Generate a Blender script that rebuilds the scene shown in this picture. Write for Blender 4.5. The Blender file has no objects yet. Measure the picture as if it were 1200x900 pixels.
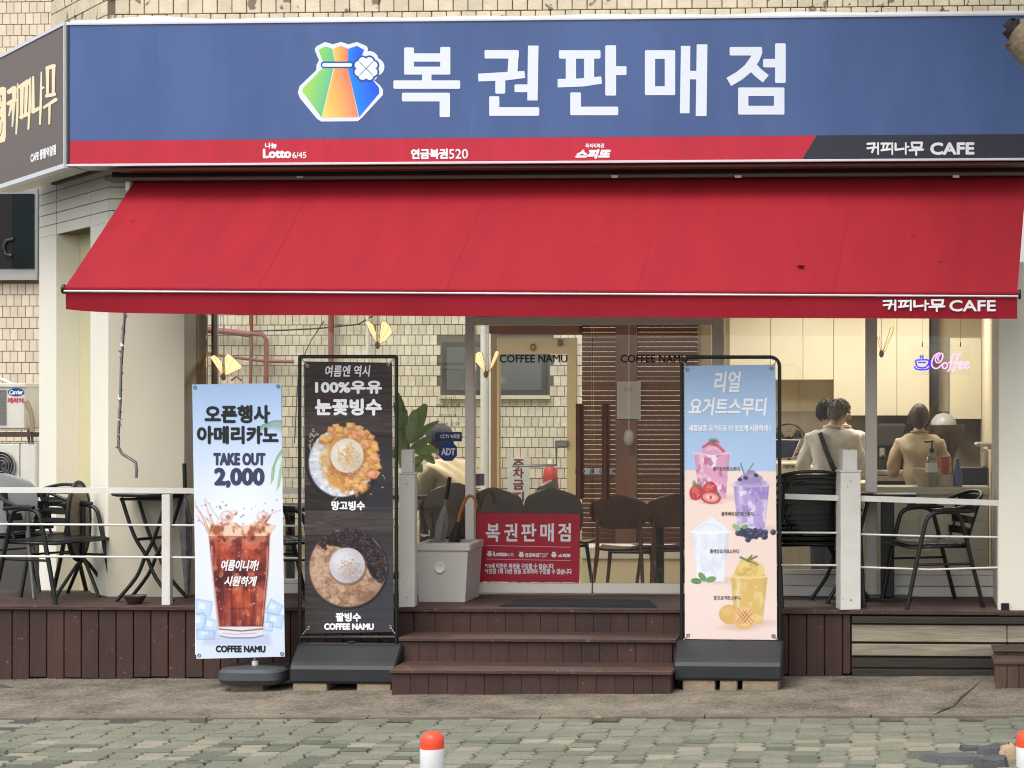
import bpy, bmesh, math, random
import numpy as np
from mathutils import Vector, Matrix
random.seed(7); RNG = np.random.default_rng(7)
sc = bpy.context.scene
COL = sc.collection
PI = math.pi

# ------------------------------------------------------------------ camera
F, PX0, HZ, YAW, CAMZ = 2200.0, 940.0, 470.0, 0.05, 1.75      # focal length in photo pixels, optical axis, horizon
FWD = Vector((-math.sin(YAW), math.cos(YAW), 0)); RGT = Vector((math.cos(YAW), math.sin(YAW), 0))
_d = FWD + RGT*((600-PX0)/F)
CAM = Vector((-_d.x*11.9, -_d.y*11.9, CAMZ))
cam_data = bpy.data.cameras.new('camera'); cam = bpy.data.objects.new('camera', cam_data); COL.objects.link(cam)
cam.location = CAM; cam.rotation_euler = (PI/2, 0, YAW)
cam_data.sensor_width = 36; cam_data.lens = F/1200*36
cam_data.shift_x = (600-PX0)/1200; cam_data.shift_y = (HZ-450)/1200
cam_data.clip_start = 0.1; cam_data.clip_end = 2000
sc.camera = cam

# ------------------------------------------------------------------ sky, sun, exposure (bright overcast day)
SUN_EL, SUN_AZ = math.radians(60), math.radians(205)            # azimuth clockwise from +Y: the sun stands behind the camera, a little to its left
world = bpy.data.worlds.new('World'); sc.world = world; world.use_nodes = True
wn = world.node_tree; wn.nodes.clear()
wo = wn.nodes.new('ShaderNodeOutputWorld'); wb = wn.nodes.new('ShaderNodeBackground'); ws = wn.nodes.new('ShaderNodeTexSky')
wh = wn.nodes.new('ShaderNodeHueSaturation')
ws.sky_type = 'NISHITA'; ws.sun_disc = False; ws.sun_elevation = SUN_EL; ws.sun_rotation = SUN_AZ
ws.air_density = 1.3; ws.dust_density = 4.0; ws.ozone_density = 1.0
wh.inputs['Saturation'].default_value = 0.28
wn.links.new(ws.outputs[0], wh.inputs['Color']); wn.links.new(wh.outputs[0], wb.inputs['Color'])
wb.inputs['Strength'].default_value = 0.15
wn.links.new(wb.outputs[0], wo.inputs['Surface'])
sun_data = bpy.data.lights.new('sun', 'SUN'); sun = bpy.data.objects.new('sun', sun_data); COL.objects.link(sun)
sun_data.energy = 0.75; sun_data.angle = math.radians(30); sun_data.color = (1.0, 0.96, 0.9)
_sv = Vector((math.sin(SUN_AZ)*math.cos(SUN_EL), math.cos(SUN_AZ)*math.cos(SUN_EL), math.sin(SUN_EL)))
sun.rotation_euler = _sv.to_track_quat('Z', 'Y').to_euler(); sun.location = (0, -6, 12)
sc.view_settings.view_transform = 'Standard'; sc.view_settings.look = 'None'
sc.view_settings.exposure = 0.72; sc.view_settings.gamma = 1.0; sc.view_settings.use_curve_mapping = False
sc.render.engine = 'CYCLES'
sc.cycles.use_denoising = True; sc.cycles.filter_width = 1.1
sc.cycles.max_bounces = 8; sc.cycles.transparent_max_bounces = 24; sc.cycles.glossy_bounces = 4
sc.cycles.caustics_reflective = False; sc.cycles.caustics_refractive = False
sc.cycles.sample_clamp_indirect = 6.0

# ------------------------------------------------------------------ helpers
def at(px, py, Y):
    """the point of the vertical plane y = Y that the photo shows at pixel (px, py)"""
    d = FWD + RGT*((px-PX0)/F) + Vector((0, 0, (HZ-py)/F))
    return CAM + d*((Y-CAM.y)/d.y)
def ax(px, Y): return at(px, HZ, Y).x
def az(py, px, Y): return at(px, py, Y).z
def scale_at(px, Y):
    d = FWD + RGT*((px-PX0)/F)
    return F/((Y-CAM.y)/d.y)
def gz(x): return 0.011*x                                        # the street climbs slightly to the right
def lin(c):
    c = c/255.0
    return c/12.92 if c <= 0.04045 else ((c+0.055)/1.055)**2.4
def rgb(r, g, b): return (lin(r), lin(g), lin(b), 1.0)

class MB:
    """collects shapes, links them as one mesh object"""
    def __init__(s): s.v = []; s.f = []; s.sm = []
    def add(s, vs, fs, smooth=False):
        b = len(s.v); s.v += [tuple(v) for v in vs]
        s.f += [tuple(b+i for i in f) for f in fs]; s.sm += [smooth]*len(fs); return s
    def box(s, x0, x1, y0, y1, z0, z1, b=0.0):
        if x1 < x0: x0, x1 = x1, x0
        if y1 < y0: y0, y1 = y1, y0
        if z1 < z0: z0, z1 = z1, z0
        b = min(b, (x1-x0)*.45, (y1-y0)*.45, (z1-z0)*.45)
        if b <= 0:
            v = [(x, y, z) for x in (x0, x1) for y in (y0, y1) for z in (z0, z1)]
            return s.add(v, [(0,1,3,2), (4,6,7,5), (0,4,5,1), (2,3,7,6), (0,2,6,4), (1,5,7,3)])
        bm = bmesh.new(); bmesh.ops.create_cube(bm, size=1)
        for v in bm.verts:
            v.co = ((x0+x1)/2+v.co.x*(x1-x0), (y0+y1)/2+v.co.y*(y1-y0), (z0+z1)/2+v.co.z*(z1-z0))
        bmesh.ops.bevel(bm, geom=bm.edges[:], offset=b, segments=1, affect='EDGES')
        bm.verts.index_update(); s.add([v.co[:] for v in bm.verts], [[v.index for v in f.verts] for f in bm.faces]); bm.free(); return s
    def prism(s, poly, ext):
        """poly: list of 3-d points in a plane; ext: extrusion vector"""
        n = len(poly); e = Vector(ext); p = [Vector(q) for q in poly]
        return s.add(p+[q+e for q in p], [tuple(range(n))[::-1], tuple(range(n, 2*n))]+[(i, (i+1) % n, n+(i+1) % n, n+i) for i in range(n)])
    def tube(s, pts, r, n=8, closed=False, caps=True):
        P = [Vector(p) for p in pts]; m = len(P); R = r if isinstance(r, (list, tuple)) else [r]*m
        vs = []; prev = None
        for i, p in enumerate(P):
            if closed: t = (P[(i+1) % m]-P[i-1])
            else: t = P[min(i+1, m-1)]-P[max(i-1, 0)]
            if t.length < 1e-9: t = Vector((0, 0, 1))
            t.normalize()
            if prev is None:
                u = t.orthogonal().normalized()
            else:
                u = prev-t*prev.dot(t)
                u = u.normalized() if u.length > 1e-6 else t.orthogonal().normalized()
            prev = u; w = t.cross(u)
            for k in range(n):
                a = 2*PI*k/n; vs.append(p+(u*math.cos(a)+w*math.sin(a))*R[i])
        fs = []
        for i in range(m if closed else m-1):
            j = (i+1) % m
            for k in range(n):
                k2 = (k+1) % n; fs.append((i*n+k, i*n+k2, j*n+k2, j*n+k))
        s.add(vs, fs, True)
        if caps and not closed:
            s.add(vs[:n], [tuple(range(n))[::-1]]); s.add(vs[-n:], [tuple(range(n))])
        return s
    def lathe(s, prof, c=(0, 0, 0), n=20, sx=1, sy=1, smooth=True):
        vs = [(c[0]+r*math.cos(2*PI*k/n)*sx, c[1]+r*math.sin(2*PI*k/n)*sy, c[2]+z) for r, z in prof for k in range(n)]
        fs = [(i*n+k, i*n+(k+1) % n, (i+1)*n+(k+1) % n, (i+1)*n+k) for i in range(len(prof)-1) for k in range(n)]
        s.add(vs, fs, smooth)
        if prof[0][0] > 1e-6: s.add(vs[:n], [tuple(range(n))[::-1]])
        if prof[-1][0] > 1e-6: s.add(vs[-n:], [tuple(range(n))])
        return s
    def ball(s, c, rx, ry=None, rz=None, n=14, m=10):
        ry = ry or rx; rz = rz or rx
        return s.lathe([(max(1e-7, math.sin(PI*i/m)), -math.cos(PI*i/m)*rz/1.0) for i in range(m+1)], c, n, rx, ry)
    def grid(s, fn, nu, nv, smooth=True):
        vs = [fn(i/nu, j/nv) for j in range(nv+1) for i in range(nu+1)]
        return s.add(vs, [(j*(nu+1)+i, j*(nu+1)+i+1, (j+1)*(nu+1)+i+1, (j+1)*(nu+1)+i) for j in range(nv) for i in range(nu)], smooth)
    def xform(s, M):
        s.v = [tuple(M @ Vector(v)) for v in s.v]; return s
    def mesh(s, name, m, off=(0, 0, 0)):
        me = bpy.data.meshes.new(name)
        o = off
        me.from_pydata([(x-o[0], y-o[1], z-o[2]) for x, y, z in s.v], [], s.f)
        me.polygons.foreach_set('use_smooth', s.sm)
        if m: me.materials.append(m)
        me.update(); return me
    def build(s, name, m, parent=None, local=False):
        off = (0, 0, 0) if (local or parent is None) else OFF.get(parent.as_pointer(), (0, 0, 0))
        o = bpy.data.objects.new(name, s.mesh(name, m, off)); COL.objects.link(o)
        if parent:
            o.parent = parent; OFF[o.as_pointer()] = OFF.get(parent.as_pointer(), (0, 0, 0))
        return o
OFF = {}                                                         # world offset of every root (parts carry their root's)
def tag(o, label=None, cat=None, group=None, kind=None):
    if label: o['label'] = label
    if cat: o['category'] = cat
    if group: o['group'] = group
    if kind: o['kind'] = kind
    return o
def thing(name, label, cat, loc=(0, 0, 0), rz=0.0, group=None):
    o = bpy.data.objects.new(name, None); COL.objects.link(o); o.location = loc; o.rotation_euler = (0, 0, rz)
    o.empty_display_size = 0.1; OFF[o.as_pointer()] = tuple(loc)
    return tag(o, label, cat, group)
def inst(name, mesh, loc, parent=None, rz=0.0, rot=None, sc_=None):
    o = bpy.data.objects.new(name, mesh); COL.objects.link(o)
    off = OFF.get(parent.as_pointer(), (0, 0, 0)) if parent else (0, 0, 0)
    o.location = (loc[0]-off[0], loc[1]-off[1], loc[2]-off[2]); o.rotation_euler = rot or (0, 0, rz)
    if sc_: o.scale = sc_
    if parent: o.parent = parent; OFF[o.as_pointer()] = off
    return o
KIDS = {}
def copy_tree(o, parent=None):
    c = o.copy(); COL.objects.link(c); c.parent = parent
    for ch in [q for q in bpy.data.objects if q.parent == o]: copy_tree(ch, c)
    return c
def clone(o, loc, rz, label, group=None):
    c = copy_tree(o); c.location = loc; c.rotation_euler = (0, 0, rz); c['label'] = label
    if group: c['group'] = group
    return c

# ------------------------------------------------------------------ materials
def mat(name, col, rough=0.6, metal=0.0, var=0.0, vscale=4.0, bump=0.0, bscale=60.0, col2=None, cscale=3.0, rand=0.0,
        spec=0.5, emit=None, estr=0.0, coat=0.0, stretch=(1, 1, 1), sheen=0.0, spots=None, trans=0.0):
    m = bpy.data.materials.new(name); m.use_nodes = True; nt = m.node_tree; N = nt.nodes; L = nt.links
    b = N['Principled BSDF']; b.inputs['Roughness'].default_value = rough; b.inputs['Metallic'].default_value = metal
    b.inputs['Specular IOR Level'].default_value = spec; b.inputs['Base Color'].default_value = col
    if coat: b.inputs['Coat Weight'].default_value = coat
    if sheen: b.inputs['Sheen Weight'].default_value = sheen
    if trans: b.inputs['Transmission Weight'].default_value = trans
    if emit: b.inputs['Emission Color'].default_value = emit; b.inputs['Emission Strength'].default_value = estr
    geo = N.new('ShaderNodeNewGeometry'); mp = N.new('ShaderNodeMapping'); mp.inputs['Scale'].default_value = stretch
    L.new(geo.outputs['Position'], mp.inputs['Vector'])
    out = None
    if col2:
        n = N.new('ShaderNodeTexNoise'); n.inputs['Scale'].default_value = cscale; n.inputs['Detail'].default_value = 8; n.inputs['Roughness'].default_value = 0.65
        L.new(mp.outputs[0], n.inputs['Vector'])
        r = N.new('ShaderNodeValToRGB'); r.color_ramp.elements[0].position = 0.38; r.color_ramp.elements[1].position = 0.66
        r.color_ramp.elements[0].color = col; r.color_ramp.elements[1].color = col2
        L.new(n.outputs['Fac'], r.inputs['Fac']); out = r.outputs['Color']
    if var or rand:
        hs = N.new('ShaderNodeHueSaturation')
        if out: L.new(out, hs.inputs['Color'])
        else: hs.inputs['Color'].default_value = col
        n2 = N.new('ShaderNodeTexNoise'); n2.inputs['Scale'].default_value = vscale; n2.inputs['Detail'].default_value = 6
        L.new(mp.outputs[0], n2.inputs['Vector'])
        mr = N.new('ShaderNodeMapRange'); mr.inputs['From Min'].default_value = 0.25; mr.inputs['From Max'].default_value = 0.75
        mr.inputs['To Min'].default_value = 1-var; mr.inputs['To Max'].default_value = 1+var
        L.new(n2.outputs['Fac'], mr.inputs['Value']); val = mr.outputs[0]
        if rand:
            oi = N.new('ShaderNodeObjectInfo'); ad = N.new('ShaderNodeMath'); ad.operation = 'ADD'
            L.new(oi.outputs['Random'], ad.inputs[0]); L.new(geo.outputs['Random Per Island'], ad.inputs[1])
            fr = N.new('ShaderNodeMath'); fr.operation = 'FRACT'; L.new(ad.outputs[0], fr.inputs[0])
            m2 = N.new('ShaderNodeMapRange'); m2.inputs['To Min'].default_value = 1-rand; m2.inputs['To Max'].default_value = 1+rand
            L.new(fr.outputs[0], m2.inputs['Value'])
            mu = N.new('ShaderNodeMath'); mu.operation = 'MULTIPLY'; L.new(val, mu.inputs[0]); L.new(m2.outputs[0], mu.inputs[1]); val = mu.outputs[0]
        L.new(val, hs.inputs['Value']); out = hs.outputs['Color']
    if spots:                                                    # (colour, scale, threshold): small irregular marks
        n3 = N.new('ShaderNodeTexNoise'); n3.inputs['Scale'].default_value = spots[1]; n3.inputs['Detail'].default_value = 3
        L.new(geo.outputs['Position'], n3.inputs['Vector'])
        cr = N.new('ShaderNodeMapRange'); cr.inputs['From Min'].default_value = spots[2]; cr.inputs['From Max'].default_value = spots[2]+0.03
        L.new(n3.outputs['Fac'], cr.inputs['Value'])
        mx = N.new('ShaderNodeMix'); mx.data_type = 'RGBA'; L.new(cr.outputs[0], mx.inputs[0])
        if out: L.new(out, mx.inputs[6])
        else: mx.inputs[6].default_value = col
        mx.inputs[7].default_value = spots[0]; out = mx.outputs[2]
    if out: L.new(out, b.inputs['Base Color'])
    if bump:
        n4 = N.new('ShaderNodeTexNoise'); n4.inputs['Scale'].default_value = bscale; n4.inputs['Detail'].default_value = 5
        L.new(mp.outputs[0], n4.inputs['Vector'])
        bp = N.new('ShaderNodeBump'); bp.inputs['Strength'].default_value = bump; bp.inputs['Distance'].default_value = 0.01
        L.new(n4.outputs['Fac'], bp.inputs['Height']); L.new(bp.outputs[0], b.inputs['Normal'])
    return m
def aggregate_mat(name, dark, light, scale=85):
    m = bpy.data.materials.new(name); m.use_nodes = True; N = m.node_tree.nodes; L = m.node_tree.links; b = N['Principled BSDF']; b.inputs['Roughness'].default_value = .92
    geo = N.new('ShaderNodeNewGeometry'); vo = N.new('ShaderNodeTexVoronoi'); vo.inputs['Scale'].default_value = scale; L.new(geo.outputs['Position'], vo.inputs['Vector'])
    sp = N.new('ShaderNodeSeparateColor'); L.new(vo.outputs['Color'], sp.inputs[0])
    n1 = N.new('ShaderNodeTexNoise'); n1.inputs['Scale'].default_value = 2.2; n1.inputs['Detail'].default_value = 9; n1.inputs['Roughness'].default_value = .7; L.new(geo.outputs['Position'], n1.inputs['Vector'])
    a = N.new('ShaderNodeMath'); a.operation = 'MULTIPLY_ADD'; a.inputs[1].default_value = .55; L.new(sp.outputs[0], a.inputs[0])
    c = N.new('ShaderNodeMath'); c.operation = 'MULTIPLY_ADD'; c.inputs[1].default_value = 1.9; c.inputs[2].default_value = -.72; L.new(n1.outputs['Fac'], c.inputs[0]); L.new(c.outputs[0], a.inputs[2])
    r = N.new('ShaderNodeValToRGB'); r.color_ramp.elements[0].color = dark; r.color_ramp.elements[1].color = light; L.new(a.outputs[0], r.inputs['Fac']); L.new(r.outputs[0], b.inputs['Base Color'])
    bp = N.new('ShaderNodeBump'); bp.inputs['Strength'].default_value = .8; bp.inputs['Distance'].default_value = .006; L.new(vo.outputs['Distance'], bp.inputs['Height']); L.new(bp.outputs[0], b.inputs['Normal'])
    return m
def glass_mat(name, tint=(0.975, 0.985, 0.98, 1), ior=1.45, mulr=1.0):
    m = bpy.data.materials.new(name); m.use_nodes = True; N = m.node_tree.nodes; L = m.node_tree.links; N.clear()
    o = N.new('ShaderNodeOutputMaterial'); t = N.new('ShaderNodeBsdfTransparent'); g = N.new('ShaderNodeBsdfGlossy')
    fr = N.new('ShaderNodeFresnel'); fr.inputs['IOR'].default_value = ior; mx = N.new('ShaderNodeMixShader')
    mu = N.new('ShaderNodeMath'); mu.operation = 'MULTIPLY'; mu.inputs[1].default_value = mulr
    t.inputs['Color'].default_value = tint; g.inputs['Roughness'].default_value = 0.0; g.inputs['Color'].default_value = (1, 1, 1, 1)
    L.new(fr.outputs[0], mu.inputs[0]); L.new(mu.outputs[0], mx.inputs[0]); L.new(t.outputs[0], mx.inputs[1]); L.new(g.outputs[0], mx.inputs[2]); L.new(mx.outputs[0], o.inputs['Surface'])
    return m
def print_mat(name, rough=0.45):
    m = bpy.data.materials.new(name); m.use_nodes = True; N = m.node_tree.nodes; L = m.node_tree.links
    b = N['Principled BSDF']; b.inputs['Roughness'].default_value = rough; b.inputs['Specular IOR Level'].default_value = 0.3
    a = N.new('ShaderNodeVertexColor'); a.layer_name = 'ink'; L.new(a.outputs['Color'], b.inputs['Base Color'])
    return m
def emit_mat(name, col, s):
    m = bpy.data.materials.new(name); m.use_nodes = True; N = m.node_tree.nodes; L = m.node_tree.links; N.clear()
    o = N.new('ShaderNodeOutputMaterial'); e = N.new('ShaderNodeEmission'); e.inputs['Color'].default_value = col; e.inputs['Strength'].default_value = s
    L.new(e.outputs[0], o.inputs['Surface']); return m

M = {}
M['concrete'] = aggregate_mat('concrete', rgb(60, 54, 46), rgb(148, 138, 121))
M['kerb'] = mat('kerb', rgb(122, 114, 99), .9, col2=rgb(92, 85, 72), cscale=5, var=.2, vscale=40, bump=.6, bscale=80)
M['paver'] = mat('paver', rgb(112, 114, 98), .92, col2=rgb(127, 126, 110), cscale=1.4, var=.18, vscale=70, rand=.12, bump=.8, bscale=110)
M['paver_pale'] = mat('paver_pale', rgb(142, 137, 119), .92, var=.16, vscale=70, rand=.10, bump=.8, bscale=110)
M['paver_dark'] = mat('paver_dark', rgb(94, 98, 84), .92, var=.16, vscale=70, rand=.12, bump=.8, bscale=110)
M['joint'] = mat('joint', rgb(32, 31, 26), .95, col2=rgb(52, 52, 38), cscale=3, bump=.5, bscale=90)
M['asphalt'] = mat('asphalt', rgb(72, 72, 72), .92, var=.15, vscale=60, bump=.5, bscale=160)
M['dark_stone'] = mat('dark_stone', rgb(84, 84, 86), .9, var=.2, vscale=12, rand=.15, bump=.8, bscale=60)
M['deck'] = mat('deck_paint', rgb(78, 54, 47), .6, col2=rgb(60, 41, 36), cscale=2.6, var=.14, vscale=22, rand=.12, bump=.45, bscale=50, stretch=(.35, 1, 1), spots=(rgb(112, 92, 82), 30, .66))
M['skirt'] = mat('skirt_paint', rgb(70, 45, 39), .6, col2=rgb(56, 35, 31), cscale=2.8, var=.14, vscale=18, rand=.14, bump=.45, bscale=50, stretch=(1, 1, .25), spots=(rgb(110, 90, 80), 34, .70))
M['deck_gap'] = mat('deck_gap', rgb(40, 26, 23), .85)
M['old_wood'] = mat('old_wood', rgb(164, 152, 134), .85, col2=rgb(108, 95, 82), cscale=3.0, var=.15, vscale=30, rand=.08, bump=.6, bscale=50, stretch=(.12, 1, 1))
M['dark_wood'] = mat('dark_wood', rgb(62, 54, 46), .85, col2=rgb(44, 42, 36), cscale=3.0, var=.15, vscale=30, bump=.6, bscale=50, stretch=(.12, 1, 1))
M['brown_board'] = mat('brown_board', rgb(84, 66, 54), .8, col2=rgb(64, 50, 42), cscale=4.0, var=.15, vscale=30, rand=.15, bump=.5, bscale=50, stretch=(1, 1, .2))
M['cream'] = mat('cream_paint', rgb(240, 236, 220), .55, var=.05, vscale=2, bump=.08, bscale=60, stretch=(1, 1, .4))
M['cream_shaded'] = mat('cream_awning_shade', rgb(205, 196, 176), .55, var=.03, vscale=3)  # cream darkened: the awning's shade on the left pier put into the colour
M['niche'] = mat('niche_tone', rgb(214, 204, 164), .6, var=.04, vscale=2)  # darker, yellower cream for the back of the recess
M['white_paint'] = mat('white_paint', rgb(226, 223, 216), .5, var=.05, vscale=9, bump=.1, bscale=40, spots=(rgb(150, 140, 125), 26, .72))
M['alu'] = mat('aluminium', rgb(188, 182, 172), .38, metal=.55, var=.05, vscale=6)
M['frame'] = mat('door_frame', rgb(242, 234, 224), .45, var=.03, vscale=5)
M['soffit'] = mat('soffit', rgb(122, 112, 98), .6, var=.08, vscale=8)
M['black'] = mat('black_metal', rgb(24, 24, 25), .38, var=.1, vscale=20)
M['black_gap'] = mat('black_gap', rgb(14, 13, 13), .8)
M['black_plastic'] = mat('black_plastic', rgb(23, 25, 30), .46, col2=rgb(33, 35, 39), cscale=2.5, var=.10, vscale=9, bump=.12, bscale=18)
M['grey_plastic'] = mat('grey_plastic', rgb(64, 67, 72), .5, var=.1, vscale=8)
M['tile'] = mat('wall_tile', rgb(226, 215, 188), .5, rand=.10, var=.12, vscale=9, bump=.15, bscale=60)
M['tile_top'] = mat('upper_tile', rgb(206, 192, 165), .55, rand=.08, var=.14, vscale=7, bump=.3, bscale=50, spots=(rgb(120, 104, 84), 9, .63))
M['tile_far'] = mat('far_tile', rgb(220, 206, 182), .55, rand=.08, var=.08, vscale=6)
M['grout'] = mat('grout', rgb(104, 94, 78), .9)
M['red_cloth'] = mat('awning_cloth', rgb(152, 26, 39), .78, col2=rgb(144, 24, 36), cscale=2.2, var=.05, vscale=2.0, bump=.12, bscale=300, spec=.25, stretch=(2.6, .5, .5), spots=(rgb(92, 18, 26), 11, .735))
M['red_cloth_dark'] = mat('valance_cloth', rgb(158, 26, 43), .75, col2=rgb(146, 23, 39), cscale=3, var=.05, vscale=3.0, bump=.10, bscale=300, spec=.25)
M['sign_blue'] = mat('sign_blue', rgb(62, 88, 140), .42, col2=rgb(75, 101, 155), cscale=.9, var=.04, vscale=5, stretch=(1.4, 1, .35), spots=(rgb(42, 52, 84), 24, .75))
M['sign_red'] = mat('sign_red', rgb(196, 24, 54), .45, col2=rgb(182, 20, 48), cscale=1.5, var=.04, vscale=10, stretch=(2, 1, .3))
M['sign_navy'] = mat('sign_navy', rgb(38, 40, 56), .45, var=.06, vscale=6)
M['sign_white'] = mat('sign_white', rgb(226, 234, 246), .45)
M['sign_brown'] = mat('sign_brown', rgb(102, 92, 87), .5, var=.04, vscale=2)
M['sign_cream'] = mat('sign_cream', rgb(248, 230, 190), .5)
M['flash_white'] = mat('flashing', rgb(214, 216, 222), .4, var=.05, vscale=6, metal=.1)
M['glass'] = glass_mat('window_glass', mulr=1.25)
M['ink_black'] = mat('ink_black', rgb(24, 26, 28), .5)
M['ink_navy'] = mat('ink_navy', rgb(50, 58, 88), .5)
M['ink_white'] = mat('ink_white', rgb(240, 240, 244), .5)
M['ink_grey'] = mat('ink_grey', rgb(92, 74, 70), .5)
M['print'] = print_mat('banner_print')
M['chrome'] = mat('chrome', rgb(200, 200, 200), .2, metal=1.0)
M['steel'] = mat('steel', rgb(150, 150, 150), .35, metal=.9)
M['brass'] = mat('brass', rgb(160, 120, 60), .35, metal=.9)
M['int_wall'] = mat('interior_wall', rgb(206, 192, 164), .7, var=.03)
M['int_floor'] = mat('interior_floor', rgb(176, 164, 140), .5, var=.08, vscale=6)
M['ceiling'] = mat('ceiling_paint', rgb(225, 220, 208), .8)
M['cabinet'] = mat('cabinet_door', rgb(208, 199, 174), .42, var=.03)
M['walnut'] = mat('walnut', rgb(112, 72, 50), .5, col2=rgb(88, 56, 40), cscale=4, var=.1, vscale=20, stretch=(1, 1, .2))
M['blind'] = mat('blind_wood', rgb(108, 68, 48), .5, var=.12, vscale=10, stretch=(.2, 1, 1))
M['ply'] = mat('smoked_ply', rgb(104, 92, 82), .5, var=.08, vscale=12)
M['bin'] = mat('bin_plastic', rgb(200, 194, 187), .5, var=.03, vscale=7)
M['mat_rubber'] = mat('door_mat', rgb(46, 48, 52), .9, var=.3, vscale=120, bump=.8, bscale=200)
M['leaf'] = mat('leaf', rgb(96, 128, 62), .3, rand=.25, var=.15, vscale=25)
M['plant_leaf'] = mat('plant_leaf', rgb(136, 164, 84), .28, rand=.25, var=.15, vscale=25)
M['skin'] = mat('skin', rgb(202, 158, 128), .55)
M['hair'] = mat('hair', rgb(40, 34, 32), .55, var=.2, vscale=60, stretch=(1, 1, .2), bump=.5, bscale=90)
M['hair_grey'] = mat('hair_grey', rgb(128, 122, 118), .6, var=.35, vscale=70, bump=.5, bscale=90)
M['shirt_white'] = mat('shirt_white', rgb(240, 236, 228), .88, var=.12, vscale=10, bump=1.0, bscale=13, stretch=(1, 1, .45))
M['shirt_beige'] = mat('shirt_beige', rgb(168, 152, 128), .9, var=.14, vscale=10, bump=1.0, bscale=13, stretch=(1, 1, .45))
M['shirt_khaki'] = mat('shirt_khaki', rgb(200, 184, 150), .9, var=.10, vscale=9, bump=1.0, bscale=11, stretch=(1, 1, .45))
M['trousers'] = mat('trousers', rgb(40, 42, 50), .85)
M['red_pipe'] = mat('red_pipe', rgb(140, 76, 66), .6, var=.15, vscale=10)
M['pvc'] = mat('pvc', rgb(232, 228, 216), .5)
M['win_dark'] = mat('dark_window_glass', rgb(14, 26, 28), .12, var=.3, vscale=2, spec=.15)
M['win_grey'] = mat('grey_window_glass', rgb(96, 102, 100), .15, var=.12, vscale=2)
M['win_frame'] = mat('dark_window_frame', rgb(52, 54, 56), .5)
M['ac'] = mat('ac_case', rgb(208, 205, 196), .5, var=.06, vscale=8)
M['ac_dark'] = mat('ac_dark', rgb(70, 68, 66), .6)
M['brick'] = mat('support_brick', rgb(142, 126, 106), .9, var=.22, vscale=18, rand=.12, bump=.6, bscale=70)
M['orange'] = mat('bollard_orange', rgb(232, 74, 46), .45, var=.04, vscale=12)
M['reflective'] = mat('bollard_white', rgb(226, 226, 226), .3, var=.05, vscale=30)
M['lamp_glow'] = emit_mat('lamp_glow', (1.0, .70, .33, 1), 1.0)
M['neon_pink'] = emit_mat('neon_pink', (1.0, .30, .85, 1), 1.7)
M['neon_blue'] = emit_mat('neon_blue', (.02, .02, 1.0, 1), 1.6)
M['panel_light'] = emit_mat('panel_light', (1.0, .86, .66, 1), 5.0)
M['red_board'] = mat('red_board', rgb(176, 26, 52), .5, var=.04, vscale=8)
M['bark'] = mat('bark', rgb(148, 132, 108), .9, col2=rgb(98, 86, 68), cscale=6, var=.2, vscale=20, bump=1.0, bscale=40)
M['bark_dark'] = mat('bark_dark', rgb(34, 28, 24), .95, bump=1.0, bscale=60)

# ------------------------------------------------------------------ lettering
TEXTS = ['COFFEE NAMU', '09:00 오전', '10:00 오후', '오픈시간', '마감시간', 'CCTV 녹화중', 'ADT', 'Lotto', '6/45', '연금복권', '720', '+', '스피또', '*19세 미만은 복권을 구입할 수 없습니다',
    '*1인당 1회 10만 원을 초과하여 구입할 수 없습니다', '나눔', '520', '즉석식복권', 'CAFE', 'CAFE 중랑역앞점', '안내문', '주', '차', '금', '지', 'OKPOS', 'Carrier', '캐리어', '오픈행사', '아메리카노',
    'TAKE OUT', '2,000', '여름이니까!', '시원하게', '여름엔 역시', '100%우유', '눈꽃빙수', '망고빙수', '팥빙수', '리얼', '요거트스무디', '새콤달콤 요거트로 더 맛있게 시원하게 !', '딸기요거트스무디',
    '블루베리요거트스무디', '플레인요거트스무디', '망고요거트스무디']
def text_outlines(body):
    c = bpy.data.curves.new('text', 'FONT'); c.body = body; c.resolution_u = 3; c.space_line = 4.0
    o = bpy.data.objects.new('text', c); COL.objects.link(o)
    dg = bpy.context.evaluated_depsgraph_get()
    me = o.evaluated_get(dg).to_mesh()
    v = [(p.co.x, p.co.y) for p in me.vertices]; f = [tuple(p.vertices) for p in me.polygons]
    o.evaluated_get(dg).to_mesh_clear(); bpy.data.objects.remove(o); bpy.data.curves.remove(c)
    return v, f
GLYPHS = {}
def load_glyphs():                                               # all writing is set once, one line each, then told apart by its line
    v, f = text_outlines('\n'.join(TEXTS)); rows = {}
    for fc in f: rows.setdefault(round(-(sum(v[i][1] for i in fc)/len(fc)-.3)/4.0), []).append(fc)
    for k, fs in rows.items():
        ids = sorted({i for fc in fs for i in fc}); m_ = {i: n for n, i in enumerate(ids)}
        GLYPHS[TEXTS[k]] = ([(v[i][0], v[i][1]+4.0*k) for i in ids], [tuple(m_[i] for i in fc) for fc in fs])
load_glyphs()
def glyph_mesh(body, shear=0.0):
    v, f = GLYPHS[body] if body in GLYPHS else text_outlines(body)
    return [(x+y*shear, y) for x, y in v], f
SHIFTS = {0: [(0, 0)], 1: [(-1, 0), (1, 0), (0, -1), (0, 1)], 2: [(-1, 0), (1, 0), (0, -1), (0, 1), (-.7, -.7), (.7, -.7), (-.7, .7), (.7, .7)]}
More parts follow.
